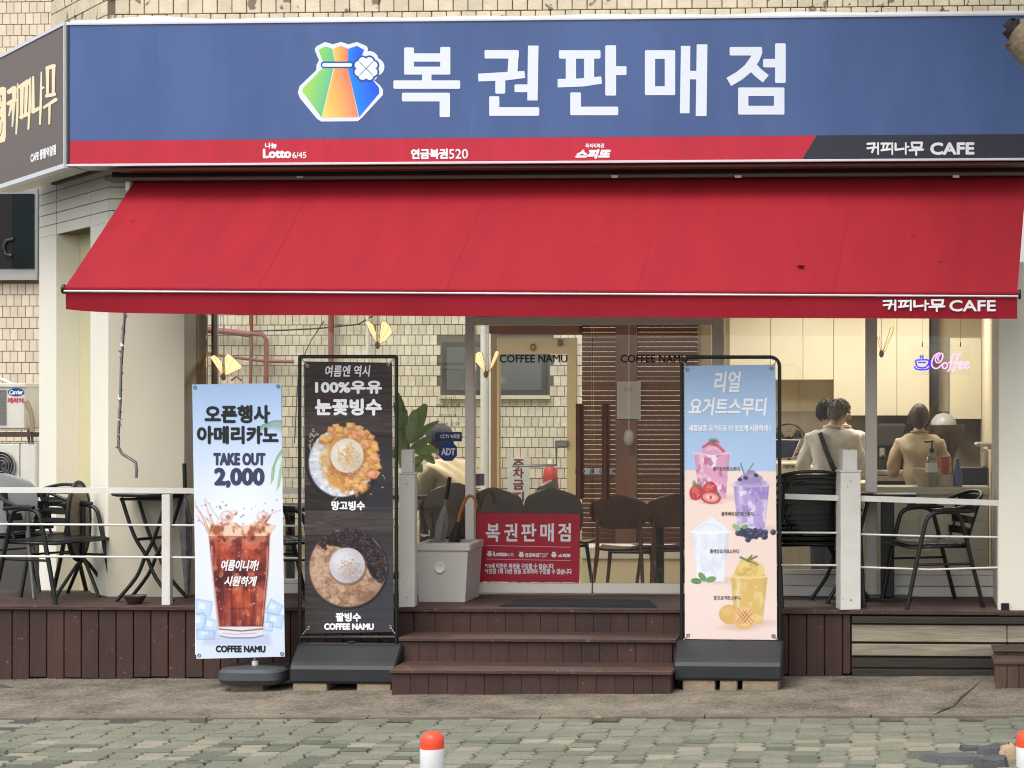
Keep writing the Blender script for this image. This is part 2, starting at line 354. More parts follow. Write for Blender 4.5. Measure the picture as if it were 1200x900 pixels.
def write(name, body, m, org, U, V, w, h, parent, bold=0.0, shear=0.0, align=None):
    """flat lettering: org lower-left corner, U and V unit vectors along the line and upwards, fitted to w x h"""
    v, f = glyph_mesh(body, shear)
    xs = [p[0] for p in v]; ys = [p[1] for p in v]; x0, x1, y0, y1 = min(xs), max(xs), min(ys), max(ys)
    U = Vector(U); V = Vector(V); Nn = U.cross(V); org = Vector(org)
    mb = MB(); k = 0
    for dx, dy in SHIFTS[0 if not bold else 2]:
        sx = (w-2*bold)/max(x1-x0, 1e-6); sy = (h-2*bold)/max(y1-y0, 1e-6)
        mb.add([org+U*(bold+(p[0]-x0)*sx+dx*bold)+V*(bold+(p[1]-y0)*sy+dy*bold)+Nn*(k*3e-5) for p in v], f); k += 1
    return tag(mb.build(name, m, parent), kind='stuff')
def write_px(name, body, m, box, Y, parent, bold=0.0, shear=0.0):
    """lettering on the plane y = Y filling the photo box (x0, y0, x1, y1)"""
    a = at(box[0], box[3], Y); b = at(box[2], box[1], Y); c = at(box[2], box[3], Y)
    return write(name, body, m, (a.x, Y, (a.z+c.z)/2), (1, 0, 0), (0, 0, 1), b.x-a.x, b.z-(a.z+c.z)/2, parent, bold, shear)
def rrect(x0, y0, x1, y1, r=1.5):
    r = min(r, abs(x1-x0)/2.1, abs(y1-y0)/2.1); out = []
    for cx, cy, a0 in ((x1-r, y1-r, 0), (x0+r, y1-r, 90), (x0+r, y0+r, 180), (x1-r, y0+r, 270)):
        for k in range(4):
            a = math.radians(a0+30*k); out.append((cx+r*math.cos(a), cy+r*math.sin(a)))
    return out
def ribbon(pts, w, caps=True):
    """outline polygons of a brush stroke along pts with width w (number or list)"""
    W = w if isinstance(w, (list, tuple)) else [w]*len(pts); polys = []
    for i in range(len(pts)-1):
        (xa, ya), (xb, yb) = pts[i], pts[i+1]; d = math.hypot(xb-xa, yb-ya) or 1e-6; nx, ny = -(yb-ya)/d, (xb-xa)/d
        polys.append([(xa+nx*W[i]/2, ya+ny*W[i]/2), (xa-nx*W[i]/2, ya-ny*W[i]/2), (xb-nx*W[i+1]/2, yb-ny*W[i+1]/2), (xb+nx*W[i+1]/2, yb+ny*W[i+1]/2)])
    for i, p in enumerate(pts):
        if caps or 0 < i < len(pts)-1:
            polys.append([(p[0]+W[i]/2*math.cos(2*PI*k/10), p[1]+W[i]/2*math.sin(2*PI*k/10)) for k in range(10)])
    return polys
def circle(cx, cy, r, n=24): return [(cx+r*math.cos(2*PI*k/n), cy+r*math.sin(2*PI*k/n)) for k in range(n)]
def polys_to_mb(polys, fn, eps=3e-5):
    """flat polygons, each a hair in front of the one before; fn maps (u, v, lift) to a point; concave outlines are triangulated"""
    mb = MB()
    for k, p in enumerate(polys):
        bm = bmesh.new(); vs = [bm.verts.new((q[0], -q[1], 0)) for q in p]
        try:
            fc = bm.faces.new(vs)
            if fc.calc_area() > 0 and len(p) > 4: bmesh.ops.triangulate(bm, faces=[fc])
        except ValueError: pass
        bm.verts.index_update(); bm.normal_update()
        fs = []
        for f in bm.faces:
            ids = [v.index for v in f.verts]
            fs.append(ids if f.normal.z > 0 else ids[::-1])
        mb.add([fn(v.co.x, -v.co.y, k*eps) for v in bm.verts], fs); bm.free()
    return mb
def plane_fn(Y): return lambda u, v, e: (at(u, v, Y).x, Y-e, at(u, v, Y).z)
# the brush logo of the cafe as strokes in a 520 x 115 field
LOGO = [([(8, 12), (72, 8), (64, 50), (50, 88)], 15), ([(8, 52), (66, 46)], 15), ([(74, 44), (98, 44)], 12), ([(104, 4), (104, 104)], 13),
        ([(134, 10), (214, 10)], 15), ([(156, 12), (148, 68)], 14), ([(196, 12), (176, 66)], 14), ([(134, 70), (212, 60)], 15), ([(232, 4), (232, 104)], 13),
        ([(262, 10), (262, 66), (334, 56)], 16), ([(354, 4), (354, 104)], 12), ([(356, 38), (380, 38)], 13),
        ([(408, 2), (500, 2), (492, 46), (414, 46), (408, 2)], 16), ([(388, 70), (510, 64)], 16), ([(448, 70), (448, 112)], 14)]
def logo_polys(x0, y0, x1, y1, k=1.0):
    out = []
    for pts, w in LOGO:
        s = (x1-x0)/520.0; t = (y1-y0)/115.0
        for pl in ribbon(pts, w*k): out.append([(x0+q[0]*s, y0+q[1]*t) for q in pl])
    return out

# ================================================================== THE SETTING: ground
YK = -1.46                                                       # where the concrete apron meets the paving
def slab(name, m, x0, x1, y0, y1, dz, nx=24, ny=8, rough=0.0):
    mb = MB()
    mb.grid(lambda u, v: (x0+(x1-x0)*u, y0+(y1-y0)*v, gz(max(-6, min(6, x0+(x1-x0)*u)))+dz+(RNG.normal()*rough if rough else 0)), nx, ny)
    return mb
tag(slab('ground', 0, -400, 400, -400, 400, -.035, 2, 2).build('ground', M['asphalt']), kind='structure')
tag(slab('apron', 0, -9, 9, YK, 9.5, 0, 90, 60, .0015).build('concrete_apron', M['concrete']), kind='structure')
kb = MB(); kx = -9.0
while kx < 9:
    kw = random.uniform(.9, 1.05)
    a, b = kx+.004, kx+kw-.004; za, zb = gz(a)+.004, gz(b)+.004
    kb.prism([(a, YK-.07, za), (b, YK-.07, zb), (b, YK+.012, zb), (a, YK+.012, za)], (0, 0, -.08)); kx += kw
tag(kb.build('kerb', M['kerb']), kind='structure')
# interlocking paving blocks: near ones in view are objects of their own, the rest one joined part
pave = slab('pavement', 0, -9, 9, -6.4, YK-.07, -.022, 24, 10).build('pavement', M['joint'])
tag(pave, kind='structure'); OFF[pave.as_pointer()] = (0, 0, 0)
PW, PD = .142, .108
def paver_poly(k):
    z = .012
    return [(-PW/2+z, -PD/2), (PW/2+z, -PD/2), (PW/2-z, -PD/6), (PW/2+z, PD/6), (PW/2-z, PD/2), (-PW/2-z, PD/2), (-PW/2+z, PD/6), (-PW/2-z, -PD/6)]
def paver_mb(cx=0, cy=0, cz=0, tx=0, ty=0):
    pl = paver_poly(0); s = 0.94; top = []; mid = []; n = len(pl)
    for x, y in pl:
        top.append((cx+x*.885, cy+y*.965, cz+x*.93*tx+y*ty)); mid.append((cx+x*s, cy+y*.985, cz-.006+x*tx+y*ty))
    bot = [(p[0], p[1], p[2]-.03) for p in mid]
    return MB().add(top+mid+bot, [tuple(range(n))]+[(i, n+i, n+(i+1) % n, (i+1) % n) for i in range(n)]+[(n+i, 2*n+i, 2*n+(i+1) % n, n+(i+1) % n) for i in range(n)])
pm = [paver_mb(0, 0, 0, random.uniform(-.02, .02)+.011, random.uniform(-.015, .015)).mesh('paver', M[k]) for k in
      ('paver', 'paver', 'paver', 'paver', 'paver_pale', 'paver_dark', 'paver', 'paver', 'paver_pale', 'paver_dark')]
far_pav = MB(); npav = 0
for j in range(50, -3, -1):
    cy = YK-.075-PD/2-j*PD
    for i in range(-56, 57):
        cx = i*PW + (0.012*math.sin(j*1.7+i)); yy = cy + .006*math.sin(i*2.3)
        if yy+PD/2 > YK-.07 or yy < -6.3: continue
        t = (Vector((cx, yy, 0))-CAM).dot(FWD); q = (Vector((cx, yy, gz(cx)))-CAM)
        px = PX0+F*q.dot(RGT)/t; py = HZ-F*q.z/t
        if -25 < px < 1225 and py < 905 and py > 846 and npav < 300:
            inst('paver', random.choice(pm), (cx, yy, gz(cx)-.004+random.uniform(-.004, .003)), pave); npav += 1
        else:
            w = paver_mb(cx, yy, gz(cx)-.006+random.uniform(-.004, .003)); far_pav.add(w.v, w.f)
tag(far_pav.build('paver_field', M['paver'], pave), kind='stuff')
# heaved dark stones beside the right-hand bollard
for (px, py, rx, ry, h, nm) in ((1118, 893, .19, .10, .03, 0), (1165, 884, .10, .10, .035, 1), (1160, 899, .12, .07, .04, 2), (1138, 880, .07, .05, .02, 3)):
    Yp = CAM.y+(CAMZ-.0)*F/(py-HZ)*0.99
    x = ax(px, Yp); mb = MB(); n = 9
    pl = [(x+rx*math.cos(2*PI*k/n)*random.uniform(.75, 1.1), Yp+ry*math.sin(2*PI*k/n)*random.uniform(.75, 1.1)) for k in range(n)]
    top = [(x+(a-x)*.8, Yp+(b-Yp)*.8, gz(a)+h*random.uniform(.7, 1.1)) for a, b in pl]; bot = [(a, b, gz(a)-.03) for a, b in pl]
    mb.add(top+bot, [tuple(range(n))]+[(i, n+i, n+(i+1) % n, (i+1) % n) for i in range(n)])
    tag(mb.build('broken_paving_stone', M['dark_stone']), ['largest flat dark grey broken paving stone left of the right bollard', 'upright dark grey stone chunk closest to the right bollard',
        'dark stone lump at the bottom edge beside the right bollard', 'small dark stone chip behind the flat broken paving stone'][nm], 'stone', 'broken stones at the bollard')
mb = MB(); p = at(1184, 899, -2.80)
mb.ball((p.x, -2.72, gz(p.x)+.01), .05, .05, .06, 9, 7)
mb.v = [(x+random.uniform(-.008, .008), y+random.uniform(-.008, .008), z+random.uniform(-.008, .008)) for x, y, z in mb.v]
tag(mb.build('rubble_rock', mat('pale_rock', rgb(168, 142, 116), .95, var=.2, vscale=20, bump=.8, bscale=50)), 'pale tan rough rock against the right bollard', 'rock')
# crack in the apron, as a thin dark gully
cr = []
for (px, py) in ((1095, 836), (1108, 829), (1118, 826), (1127, 815), (1139, 806), (1148, 798)):
    Yp = CAM.y+CAMZ*F/(py-HZ); Yp = CAM.y+(CAMZ-gz(3))*F/(py-HZ)*.998; cr.append((ax(px, Yp), Yp))
mb = polys_to_mb(ribbon(cr, [.012, .016, .010, .014, .008, .003], False), lambda u, v, e: (u, v, gz(u)+.0045+e))
mb.f = [f[::-1] for f in mb.f]
tag(mb.build('apron_crack', mat('crack', rgb(52, 46, 40), .95)), kind='structure')

# ================================================================== wooden deck
DZ = .44
XL, XR = -4.6, ax(1196, 0)
deck = thing('wooden_deck', 'dark brown painted timber deck in front of the cafe with upright skirt boards', 'deck', (0, .4, 0))
mb = MB().box(XL, XR+.3, .012, .95, .05, DZ-.035); mb.build('deck_base', M['deck_gap'], deck)
bw = .138
for k in range(7):
    y0 = -.03+k*bw
    bm_ = MB().box(XL, XR+.2, y0, y0+bw-.006, DZ-.028, DZ, .004)
    bm_.build('deck_board', M['deck'], deck)
sk = .1135; x = XL
while x < ax(997, 0)-.02:
    xe = min(x+sk, ax(997, 0))
    hidden = ax(492, 0) < x and xe < ax(790, 0)
    zb = gz(x)+random.uniform(-.004, .016)
    if not hidden:
        MB().box(x+.003, xe-.003, -.008, .012, zb, DZ-.031, .003).build('skirt_board', M['skirt'], deck)
    x = xe
# weathered boards at the right end
bz = [(.725, DZ-.031), (.722, .365)]
rows = [(722, 731, 'dark_wood', -.028), (732, 752.5, 'old_wood', -.012), (754.5, 769, 'old_wood', -.016), (771, 783, 'dark_wood', -.006), (784.5, 797, 'dark_wood', -.010)]
for (y0, y1, mk, yy) in rows:
    z1, z0 = az(y0, 1100, 0), az(y1, 1100, 0)
    x0 = ax(998, 0); cuts = [x0, x0+1.0+random.uniform(-.05, .05), x0+1.75, XR+.8] if mk == 'old_wood' else [x0, XR+.8]
    for a, b in zip(cuts, cuts[1:]):
        MB().box(a+.002, b-.003, yy, .012, z0+.002, z1-.002, .004).build('weathered_board', M[mk], deck)
MB().box(ax(998, 0)+.004, XR+.8, .0005, .0115, .02, DZ-.036).build('board_backing', M['deck_gap'], deck)

steps = thing('entrance_steps', 'two dark brown boarded steps leading up to the deck and door', 'steps', (ax(630, -.3), -.35, 0))
def step(x0, x1, yf, yb, ztop, zbot, cant=0):
    MB().box(x0-.012, x1+.012, yf-.02, yb, ztop-.024, ztop, .004).build('tread', M['deck'], steps)
    MB().box(x0+.012, x1-.012, yf+.012, yb-.002, zbot, ztop-.028).build('step_carcass', M['deck_gap'], steps)
    x = x0
    while x < x1-.005:
        xe = min(x+.112, x1)
        if xe-x > .02: MB().box(x+.0008, xe-.0008, yf, yf+.012, max(zbot, gz(x)-.02), ztop-.0265, .0015).build('riser_board', M['skirt'], steps)
        x = xe
    for xs, s in ((x0, 1), (x1, -1)):
        MB().box(xs, xs+s*.011, yf+.013, yb-.004, zbot, ztop-.0265).build('side_board', M['skirt'], steps)
step(ax(470, -.35), ax(791, -.35), -.35, -.032, .293, -.02)
step(ax(459, -.70), ax(786, -.70), -.70, -.352, .147, -.03)
x0, x1 = ax(490, -.01), ax(797, -.01); x = x0
while x < x1-.01:
    xe = min(x+.112, x1); MB().box(x+.0008, xe-.0008, -.012, .006, .27, DZ-.031, .0015).build('riser_board', M['skirt'], deck); x = xe

# little brown step box at the right edge
bx = thing('wooden_step_box', 'small dark brown two-level wooden step box at the right edge of the apron', 'step', (ax(1195, -.5), -.5, 0))
xa, xb = ax(1166, -.55), ax(1166, -.55)+.5
for k in range(7):
    w = .5/7; zt = az(779, 1180, -.55)
    MB().box(xa+k*w+.002, xa+(k+1)*w-.002, -.55, -.53, gz(3)-.01, zt, .002).build('front_board', M['brown_board'], bx)
MB().box(xa-.008, xb+.01, -.56, -.28, az(779, 1180, -.55)+.001, az(775, 1180, -.55), .003).build('tread', M['brown_board'], bx)
for k in range(6):
    MB().box(xa+.012+k*w+.002, xa+.012+(k+1)*w-.002, -.28, -.262, az(775, 1180, -.55)+.002, az(764, 1180, -.28), .002).build('back_board', M['brown_board'], bx)
MB().box(xa+.004, xb, -.29, -.03, az(764, 1180, -.28)+.001, az(762, 1180, -.28), .002).build('upper_tread', M['brown_board'], bx)
MB().box(xa+.01, xb-.01, -.528, -.29, gz(3)-.01, az(779, 1180, -.55)-.002).build('box_carcass', M['brown_board'], bx)
MB().box(xa+.02, xb-.01, -.26, -.04, gz(3)-.01, az(764, 1180, -.28)-.002).build('box_carcass', M['brown_board'], bx)
for k in range(7):
    for zz in (gz(3)+.04, az(779, 1180, -.55)-.025):
        MB().lathe([(.006, 0), (.004, .003)], (0, 0, 0), 8).xform(Matrix.Translation((xa+(k+.5)*w, -.5505, zz)) @ Matrix.Rotation(PI/2, 4, 'X')).build('screw_head', M['steel'], bx)

# ================================================================== railings
def rail_wire(r, pts, rad, m, name):
    MB().tube(pts, rad, 6).build(name, m, r)
RY = .045
lr = thing('deck_railing', 'white painted railing with two thin bars on the left half of the deck', 'railing', (ax(196, RY), RY, DZ))
a, b = at(-60, 574, RY), at(471, 576, RY); h = .034
MB().prism([(a.x, RY-.02, a.z-h/2), (b.x, RY-.02, b.z-h/2), (b.x, RY-.02, b.z+h/2), (a.x, RY-.02, a.z+h/2)], (0, .04, 0)).build('top_rail', M['white_paint'], lr)
for (y0, y1) in ((614, 617), (651.5, 655)):
    rail_wire(lr, [at(-60, y0, RY), at(471, y1, RY)], .0075, M['white_paint'], 'thin_bar')
p = at(191, 580, RY); q = at(201, 580, RY)
MB().box(p.x, q.x, RY-.024, RY+.024, DZ+.001, az(579, 196, RY)-.002, .003).build('post', M['white_paint'], lr)
rr = thing('deck_railing', 'white painted railing with two thin bars on the right half of the deck', 'railing', (ax(1050, RY), RY, DZ))
segs = [(920, 581.5, 982, 583.5), (1007, 584, 1174, 589.5)]
for (xa_, ya_, xb_, yb_) in segs:
    a, b = at(xa_, ya_, RY), at(xb_, yb_, RY)
    MB().prism([(a.x, RY-.02, a.z-h/2), (b.x, RY-.02, b.z-h/2), (b.x, RY-.02, b.z+h/2), (a.x, RY-.02, a.z+h/2)], (0, .04, 0)).build('top_rail', M['white_paint'], rr)
rail_wire(rr, [at(905, 624, RY), at(984, 624.5, RY)], .007, M['white_paint'], 'thin_bar'); rail_wire(rr, [at(905, 662, RY), at(984, 662.5, RY)], .007, M['white_paint'], 'thin_bar')
rail_wire(rr, [at(1005, 626, RY), at(1090, 628.5, RY), at(1171, 629.5, RY)], .007, M['white_paint'], 'thin_bar'); rail_wire(rr, [at(1005, 664.5, RY), at(1090, 667.5, RY), at(1171, 665, RY)], .007, M['white_paint'], 'thin_bar')
p = at(1169, 595, RY); MB().box(p.x, p.x+.022, RY-.02, RY+.02, DZ+.001, az(592, 1171, RY), .002).build('post', M['white_paint'], rr)
def big_post(px0, px1, ytop, yj, label, wide, rot):
    Yp = .03
    r = thing('gate_post', label, 'post', (ax((px0+px1)/2, Yp), Yp, DZ), 0, 'white square posts flanking the steps')
    s = scale_at(600, Yp); w = (px1-px0)/s/2; wi = w*.74
    zt = az(ytop, px0, Yp); zj = az(yj, px0, Yp); cx = ax((px0+px1)/2, Yp)
    R = Matrix.Translation((cx, Yp, 0)) @ Matrix.Rotation(rot, 4, 'Z')
    MB().box(-w, w, -w, w, DZ+.001, zj, .004).xform(R).build('sleeve', M['white_paint'], r)
    MB().box(-w*1.06, w*1.06, -w*1.06, w*1.06, zj+.001, zj+.012, .002).xform(R).build('collar', M['white_paint'], r)
    MB().box(-wi, wi, -wi, wi, zj+.0125, zt, .004).xform(R).build('inner_post', M['white_paint'], r)
    for zz in (DZ+.06, zj-.06):
        MB().box(-.004, .004, -w-.002, -w+.002, zz, zz+.008).xform(R).build('screw', M['steel'], r)
big_post(469, 487.5, 527, 556, 'white square post at the left of the steps beside the dark dessert banner', 1, .08)
big_post(982, 1006, 527, 553, 'white square post on the right part of the deck in front of stacked chairs', 1, .28)

# ================================================================== the cafe building
YG = .80                                                         # shop-front glass
IF = .25                                                         # inner floor level
YR = 5.3                                                         # rear glazing
bld = thing('cafe_building', 'cream painted cafe building with tiled upper wall and glazed shop front', 'building', (0, 2, 0))
XW0, XW1 = ax(222, YG), ax(1173, YG)
# left corner: frontal pier, then a chamfered wall running back to the left
YP = .53
CH = Vector((-.654, .757, 0))                                    # direction of the chamfer
CN = Vector((-.757, -.654, 0))                                   # its outward normal
c0 = Vector((ax(127, YP), YP, 0)); c1x = ax(216, YP)
ZT = 3.35
MB().prism([(c0.x, YP, DZ+.001), (c1x, YP, DZ+.001), (c1x, YG+.16, DZ+.001), (c0.x+CH.x*.45, YG+.16, DZ+.001)], (0, 0, 2.6-DZ)).build('left_pier', M['cream_shaded'], bld)
MB().box(c1x+.001, XW0+.06, YP+.22, YG+.15, DZ, 2.9).build('window_return', mat('return_brown', rgb(120, 98, 74), .6), bld)
def cham(s0, s1, d0, d1, z0, z1, name, m, z1b=None):
    """block of the chamfered wall between distances s0..s1 along it, from depth d0 (outer face, +out) to d1"""
    P = lambda s, d: c0+CH*s+CN*d
    pts = [P(s0, d0), P(s1, d0), P(s1, d1), P(s0, d1)]
    return MB().prism([(p.x, p.y, z0) for p in pts], (0, 0, z1-z0)).build(name, m, bld)
def cham_px(px):                                                 # distance along the chamfer that the photo shows at px
    lo, hi = 0.0, 4.0
    for _ in range(40):
        mid = (lo+hi)/2; q = c0+CH*mid-CAM; u = PX0+F*q.dot(RGT)/q.dot(FWD)
        if u > px: lo = mid
        else: hi = mid
    return lo
s1, s2, s3 = cham_px(106), cham_px(66), cham_px(46)
zN = az(264, 105, YP+.2)
cham(.002, s1, 0, -.25, -.05, zN, 'corner_pilaster', M['cream'])
cham(s2, s3, 0, -.25, -.05, zN, 'corner_pilaster', M['cream'])
cham(s1+.001, s2-.001, -.16, -.25, -.05, zN, 'niche_back', M['niche'])
# courses of large painted tiles over the pilasters
zc = zN+.002; hh = .079; kk = 0
while zc < 3.28:
    for (a, b, d) in ((.002, s1-.002, 0.0), (s1+.002, s2-.012, -.0), (s2-.008, s2+.0, -.02), (s2+.002, s3, 0.0)):
        if b-a > .02: cham(a, b, d-.001*(kk % 2), -.2, zc, zc+hh-.006, 'cladding_course', M['cream'])
    x = c0.x+.004
    while x < c1x+.2:
        xe = min(x+.26, c1x+.2); MB().box(x, xe-.004, YP+.001*(kk % 2), YP+.15, max(zc, 2.605), zc+hh-.006).build('cladding_course', M['cream'], bld); x = xe
    zc += hh; kk += 1
cham(.01, s3-.01, -.012, -.15, zN, 3.3, 'cladding_backing', M['grout'])
# side wall behind the chamfer's end
pe = c0+CH*s3
xB = ax(75, YR)
MB().prism([(pe.x+.01, pe.y+.01, -.05), (xB, YR, -.05), (xB+.14, YR, -.05), (pe.x+.20, pe.y, -.05)], (0, 0, 3.34)).build('side_wall', M['cream'], bld)
# right pier
xr = ax(1171, 0)
MB().box(xr, xr+.75, .015, YG+.15, DZ-.10, 2.62).build('right_pier', M['cream'], bld)
MB().box(xr+.012, xr+.06, -.006, .0145, DZ-.02, DZ+.045).build('floor_socket', M['black'], bld)
# lintel above the glass and the upper wall
MB().box(XW0, xr-.001, YG-.02, YG+.13, 2.50, 3.3).build('lintel', M['int_wall'], bld)
MB().box(c1x+.002, xr-.001, YP+.05, YG-.021, 2.9, 3.3).build('soffit_board', M['soffit'], bld)
# shop front frames
def frame_box(px0, px1, z0, z1, parent, name='mullion', m='frame', d=.05, yo=0):
    MB().box(ax(px0, YG), ax(px1, YG), YG-d/2+yo, YG+d/2+yo, z0, z1, .004).build(name, M[m], parent)
GT = 2.49
def window(px0, px1, zs, label, sill_parts):
    w = MB().box(ax(px0, YG), ax(px1, YG), YG-.024, YG+.024, zs-.03, zs, .003).build('shop_window', M['frame'], bld); tag(w, label)
    MB().box(ax(px0, YG)+.004, ax(px1, YG)-.004, YG-.004, YG+.004, zs+.001, GT-.02).build('pane', M['glass'], w)
    for (a, b) in sill_parts: MB().box(ax(px0, YG), ax(px1, YG), YG-.03, YG+.03, a, b, .004).build('base_panel', M['white_paint'], w)
    return w
w1 = window(241, 545.5, DZ+.10, 'wide window left of the door', [(DZ+.002, DZ+.066)])
zs = az(668, 1090, YG)
w2 = window(849, 1013.5, zs, 'window right of the door', [(DZ+.002, DZ+.07), (DZ+.075, zs-.033)])
w3 = window(1028.5, 1169, zs, 'window with the neon sign', [(DZ+.002, DZ+.07), (DZ+.075, zs-.033)])
frame_box(546, 556.5, DZ+.001, GT, bld); frame_box(835, 848.5, DZ+.001, GT, bld); frame_box(1014, 1028, DZ+.001, GT, bld)
MB().box(ax(556.6, YG), ax(834.9, YG), YG-.025, YG+.025, az(381, 690, YG), az(371, 690, YG)-.0, .003).build('door_header', M['frame'], bld)
MB().box(ax(556.6, YG), ax(834.9, YG), YG-.015, YG+.02, az(371, 690, YG)+.001, GT).build('transom', M['int_wall'], bld)
MB().box(XW0, XW1, YG-.028, YG+.028, GT, 2.52).build('head_rail', M['frame'], bld)
def door(px0, px1, label, hx, text_box):
    Yd = YG
    x0, x1 = ax(px0, Yd), ax(px1, Yd); zb0, zb1 = DZ+.012, az(683, 650, Yd)
    d = MB().box(x0, x1, Yd-.022, Yd+.022, zb0, zb1, .004).build('glass_door', M['frame'], bld); tag(d, label)
    MB().box(x0+.001, x1-.001, Yd-.006, Yd+.006, zb1+.0005, az(381.5, 650, Yd)).build('pane', M['glass'], d)
    for yy in (-.04, .04):
        z0, z1 = az(584, hx, Yd), az(473, hx, Yd)
        MB().tube([(ax(hx, Yd), Yd+yy, z0), (ax(hx, Yd), Yd+yy, z1)], .024 if yy < 0 else .018, 10).build('pull_handle', M['walnut'], d)
        for zz in (z0+.12, z1-.12): MB().tube([(ax(hx, Yd), Yd+yy*.2, zz), (ax(hx, Yd), Yd+yy, zz)], .008, 6).build('handle_fixing', M['steel'], d)
    zl = az(552, hx, Yd)
    MB().box(x1-.11 if px0 < 600 else x0+.0015, x1-.0015 if px0 < 600 else x0+.13, Yd-.018, Yd+.018, zl-.028, zl+.028, .006).build('lock_plate', M['chrome'], d)
    cxl = (x1-.06) if px0 < 600 else (x0+.06)
    MB().lathe([(.016, 0), (.016, .012), (.010, .014)], (0, 0, 0), 14).xform(Matrix.Translation((cxl, Yd-.018, zl)) @ Matrix.Rotation(PI/2, 4, 'X')).build('keyhole', M['steel'], d)
    write_px('lettering', 'COFFEE NAMU', M['ink_black'], text_box, Yd-.0075, d, .0015)
    return d
dl = door(557.5, 693.5, 'left door leaf with red notice', 680, (585.5, 415.5, 665, 425))
dr = door(695.5, 834, 'right door leaf', 710.5, (727, 415.5, 806, 425))
# opening hours on the left window, window stickers
for body, box in (('09:00 오전', (511, 473, 539, 478)), ('10:00 오후', (513, 494.5, 538, 499)), ('오픈시간', (515, 464.5, 535, 469)), ('마감시간', (515, 485, 535, 489))):
    write_px('lettering', body, mat('ink_faint', rgb(96, 88, 74), .6), box, YG-.0055, w1, 0)
def sticker(name, poly, m, Y, parent, th=.0008):
    mb = MB(); pts = [at(u, v, Y) for u, v in poly]; mb.prism([(p.x, Y, p.z) for p in pts], (0, -th, 0)); return mb.build(name, m, parent)
M['st_navy'] = mat('sticker_navy', rgb(36, 52, 104), .4); M['st_blue'] = mat('sticker_blue', rgb(24, 66, 138), .4)
s_ = sticker('cctv_sticker', [(510, 507), (541, 506), (541.5, 517.5), (510, 516)], M['st_navy'], YG-.006, w1)
write_px('lettering', 'CCTV 녹화중', M['ink_white'], (516, 508.5, 539, 514), YG-.0075, s_, .0008)
o8 = [(514.5+0, 523.5), (520, 518.2), (530, 518.2), (535.5, 523.5), (535.5, 534), (530, 540), (520, 540), (514.5, 534)]
s_ = sticker('alarm_sticker', o8, M['st_blue'], YG-.006, w1)
write_px('lettering', 'ADT', M['ink_white'], (517, 525, 533.5, 533.5), YG-.0075, s_, .0022)

# red notice on the left door
nb = thing('red_notice_board', 'red rectangular lottery notice with white Korean writing on the left glass door', 'notice', (ax(619, YG), YG-.03, az(682, 619, YG)))
YN = YG-.034
pts = [at(558.5, 601, YN), at(680, 602.5, YN), at(678.5, 682.5, YN), at(559.5, 681.5, YN)]
MB().prism([(p.x, YN, p.z) for p in pts], (0, .006, 0)).build('board', M['red_board'], nb)
def npx(x, y): return 550+x/8.571, 595+y/8.571
def nbox(x0, y0, x1, y1): a = npx(x0, y0); b = npx(x1, y1); return (a[0], a[1], b[0], b[1])
for y0 in (383, 518):
    a, b = npx(165, y0), npx(1020, y0+17); pa, pb = at(*a, YN), at(*b, YN)
    MB().prism([(pa.x, YN-.0006, pa.z), (pb.x, YN-.0006, pb.z), (pb.x, YN-.0006, pb.z+.005), (pa.x, YN-.0006, pa.z+.005)], (0, .0004, 0)).build('rule', mat('rule_pink', rgb(222, 150, 160), .5), nb)
write_px('lettering', 'Lotto', M['ink_white'], nbox(240, 440, 380, 488), YN-.001, nb, .003)
write_px('lettering', '6/45', M['ink_white'], nbox(382, 455, 445, 488), YN-.001, nb, 0)
write_px('lettering', '연금복권', M['ink_white'], nbox(558, 455, 700, 497), YN-.001, nb, .0015)
write_px('lettering', '720', M['ink_white'], nbox(700, 455, 775, 497), YN-.001, nb, 0)
write_px('lettering', '+', M['ink_white'], nbox(774, 453, 790, 470), YN-.001, nb, .0006)
write_px('lettering', '스피또', M['ink_white'], nbox(890, 460, 1018, 500), YN-.001, nb, .002, .2)
write_px('lettering', '*19세 미만은 복권을 구입할 수 없습니다', M['ink_white'], nbox(158, 560, 848, 612), YN-.001, nb, .0012)
write_px('lettering', '*1인당 1회 10만 원을 초과하여 구입할 수 없습니다', M['ink_white'], nbox(155, 612, 1030, 668), YN-.001, nb, .0012)
for (cx, cy) in ((203, 462), (522, 470), (850, 470)):            # little pouch marks
    a = npx(cx, cy); k = 1/8.571
    pl = [(a[0]+(x*k), a[1]+(y*k)) for x, y in ((-30, 5), (-14, -10), (-22, -30), (0, -24), (22, -30), (14, -10), (30, 5), (14, 27), (-14, 27))]
    polys_to_mb([pl], plane_fn(YN-.001)).build('pouch_mark', M['ink_white'], nb)

# upper wall: tiles, most of it outside the frame
YU = .42
MB().box(ax(126, YU), xr+.9, YU+.012, YU+.6, 3.301, 5.4).build('upper_wall', M['grout'], bld)
uw = bld.children[-1] if False else [o for o in bpy.data.objects if o.name.startswith('upper_wall')][0]
s = scale_at(600, YU); tw, thh = 17.6/s, 17.5/s
tmesh = [MB().box(-tw/2+.003, tw/2-.003, 0, .014, -thh/2+.003, thh/2-.003, .003).mesh('wall_tile', M['tile_top']) for _ in range(2)]
z_row = az(21, 600, YU)
for j in range(-2, 4):
    x = ax(127, YU)+tw/2+(j % 2)*tw*.45
    while x < xr+.35:
        inst('wall_tile', tmesh[j % 2], (x, YU+random.uniform(-.002, .002), z_row+j*thh), uw, 0); x += tw
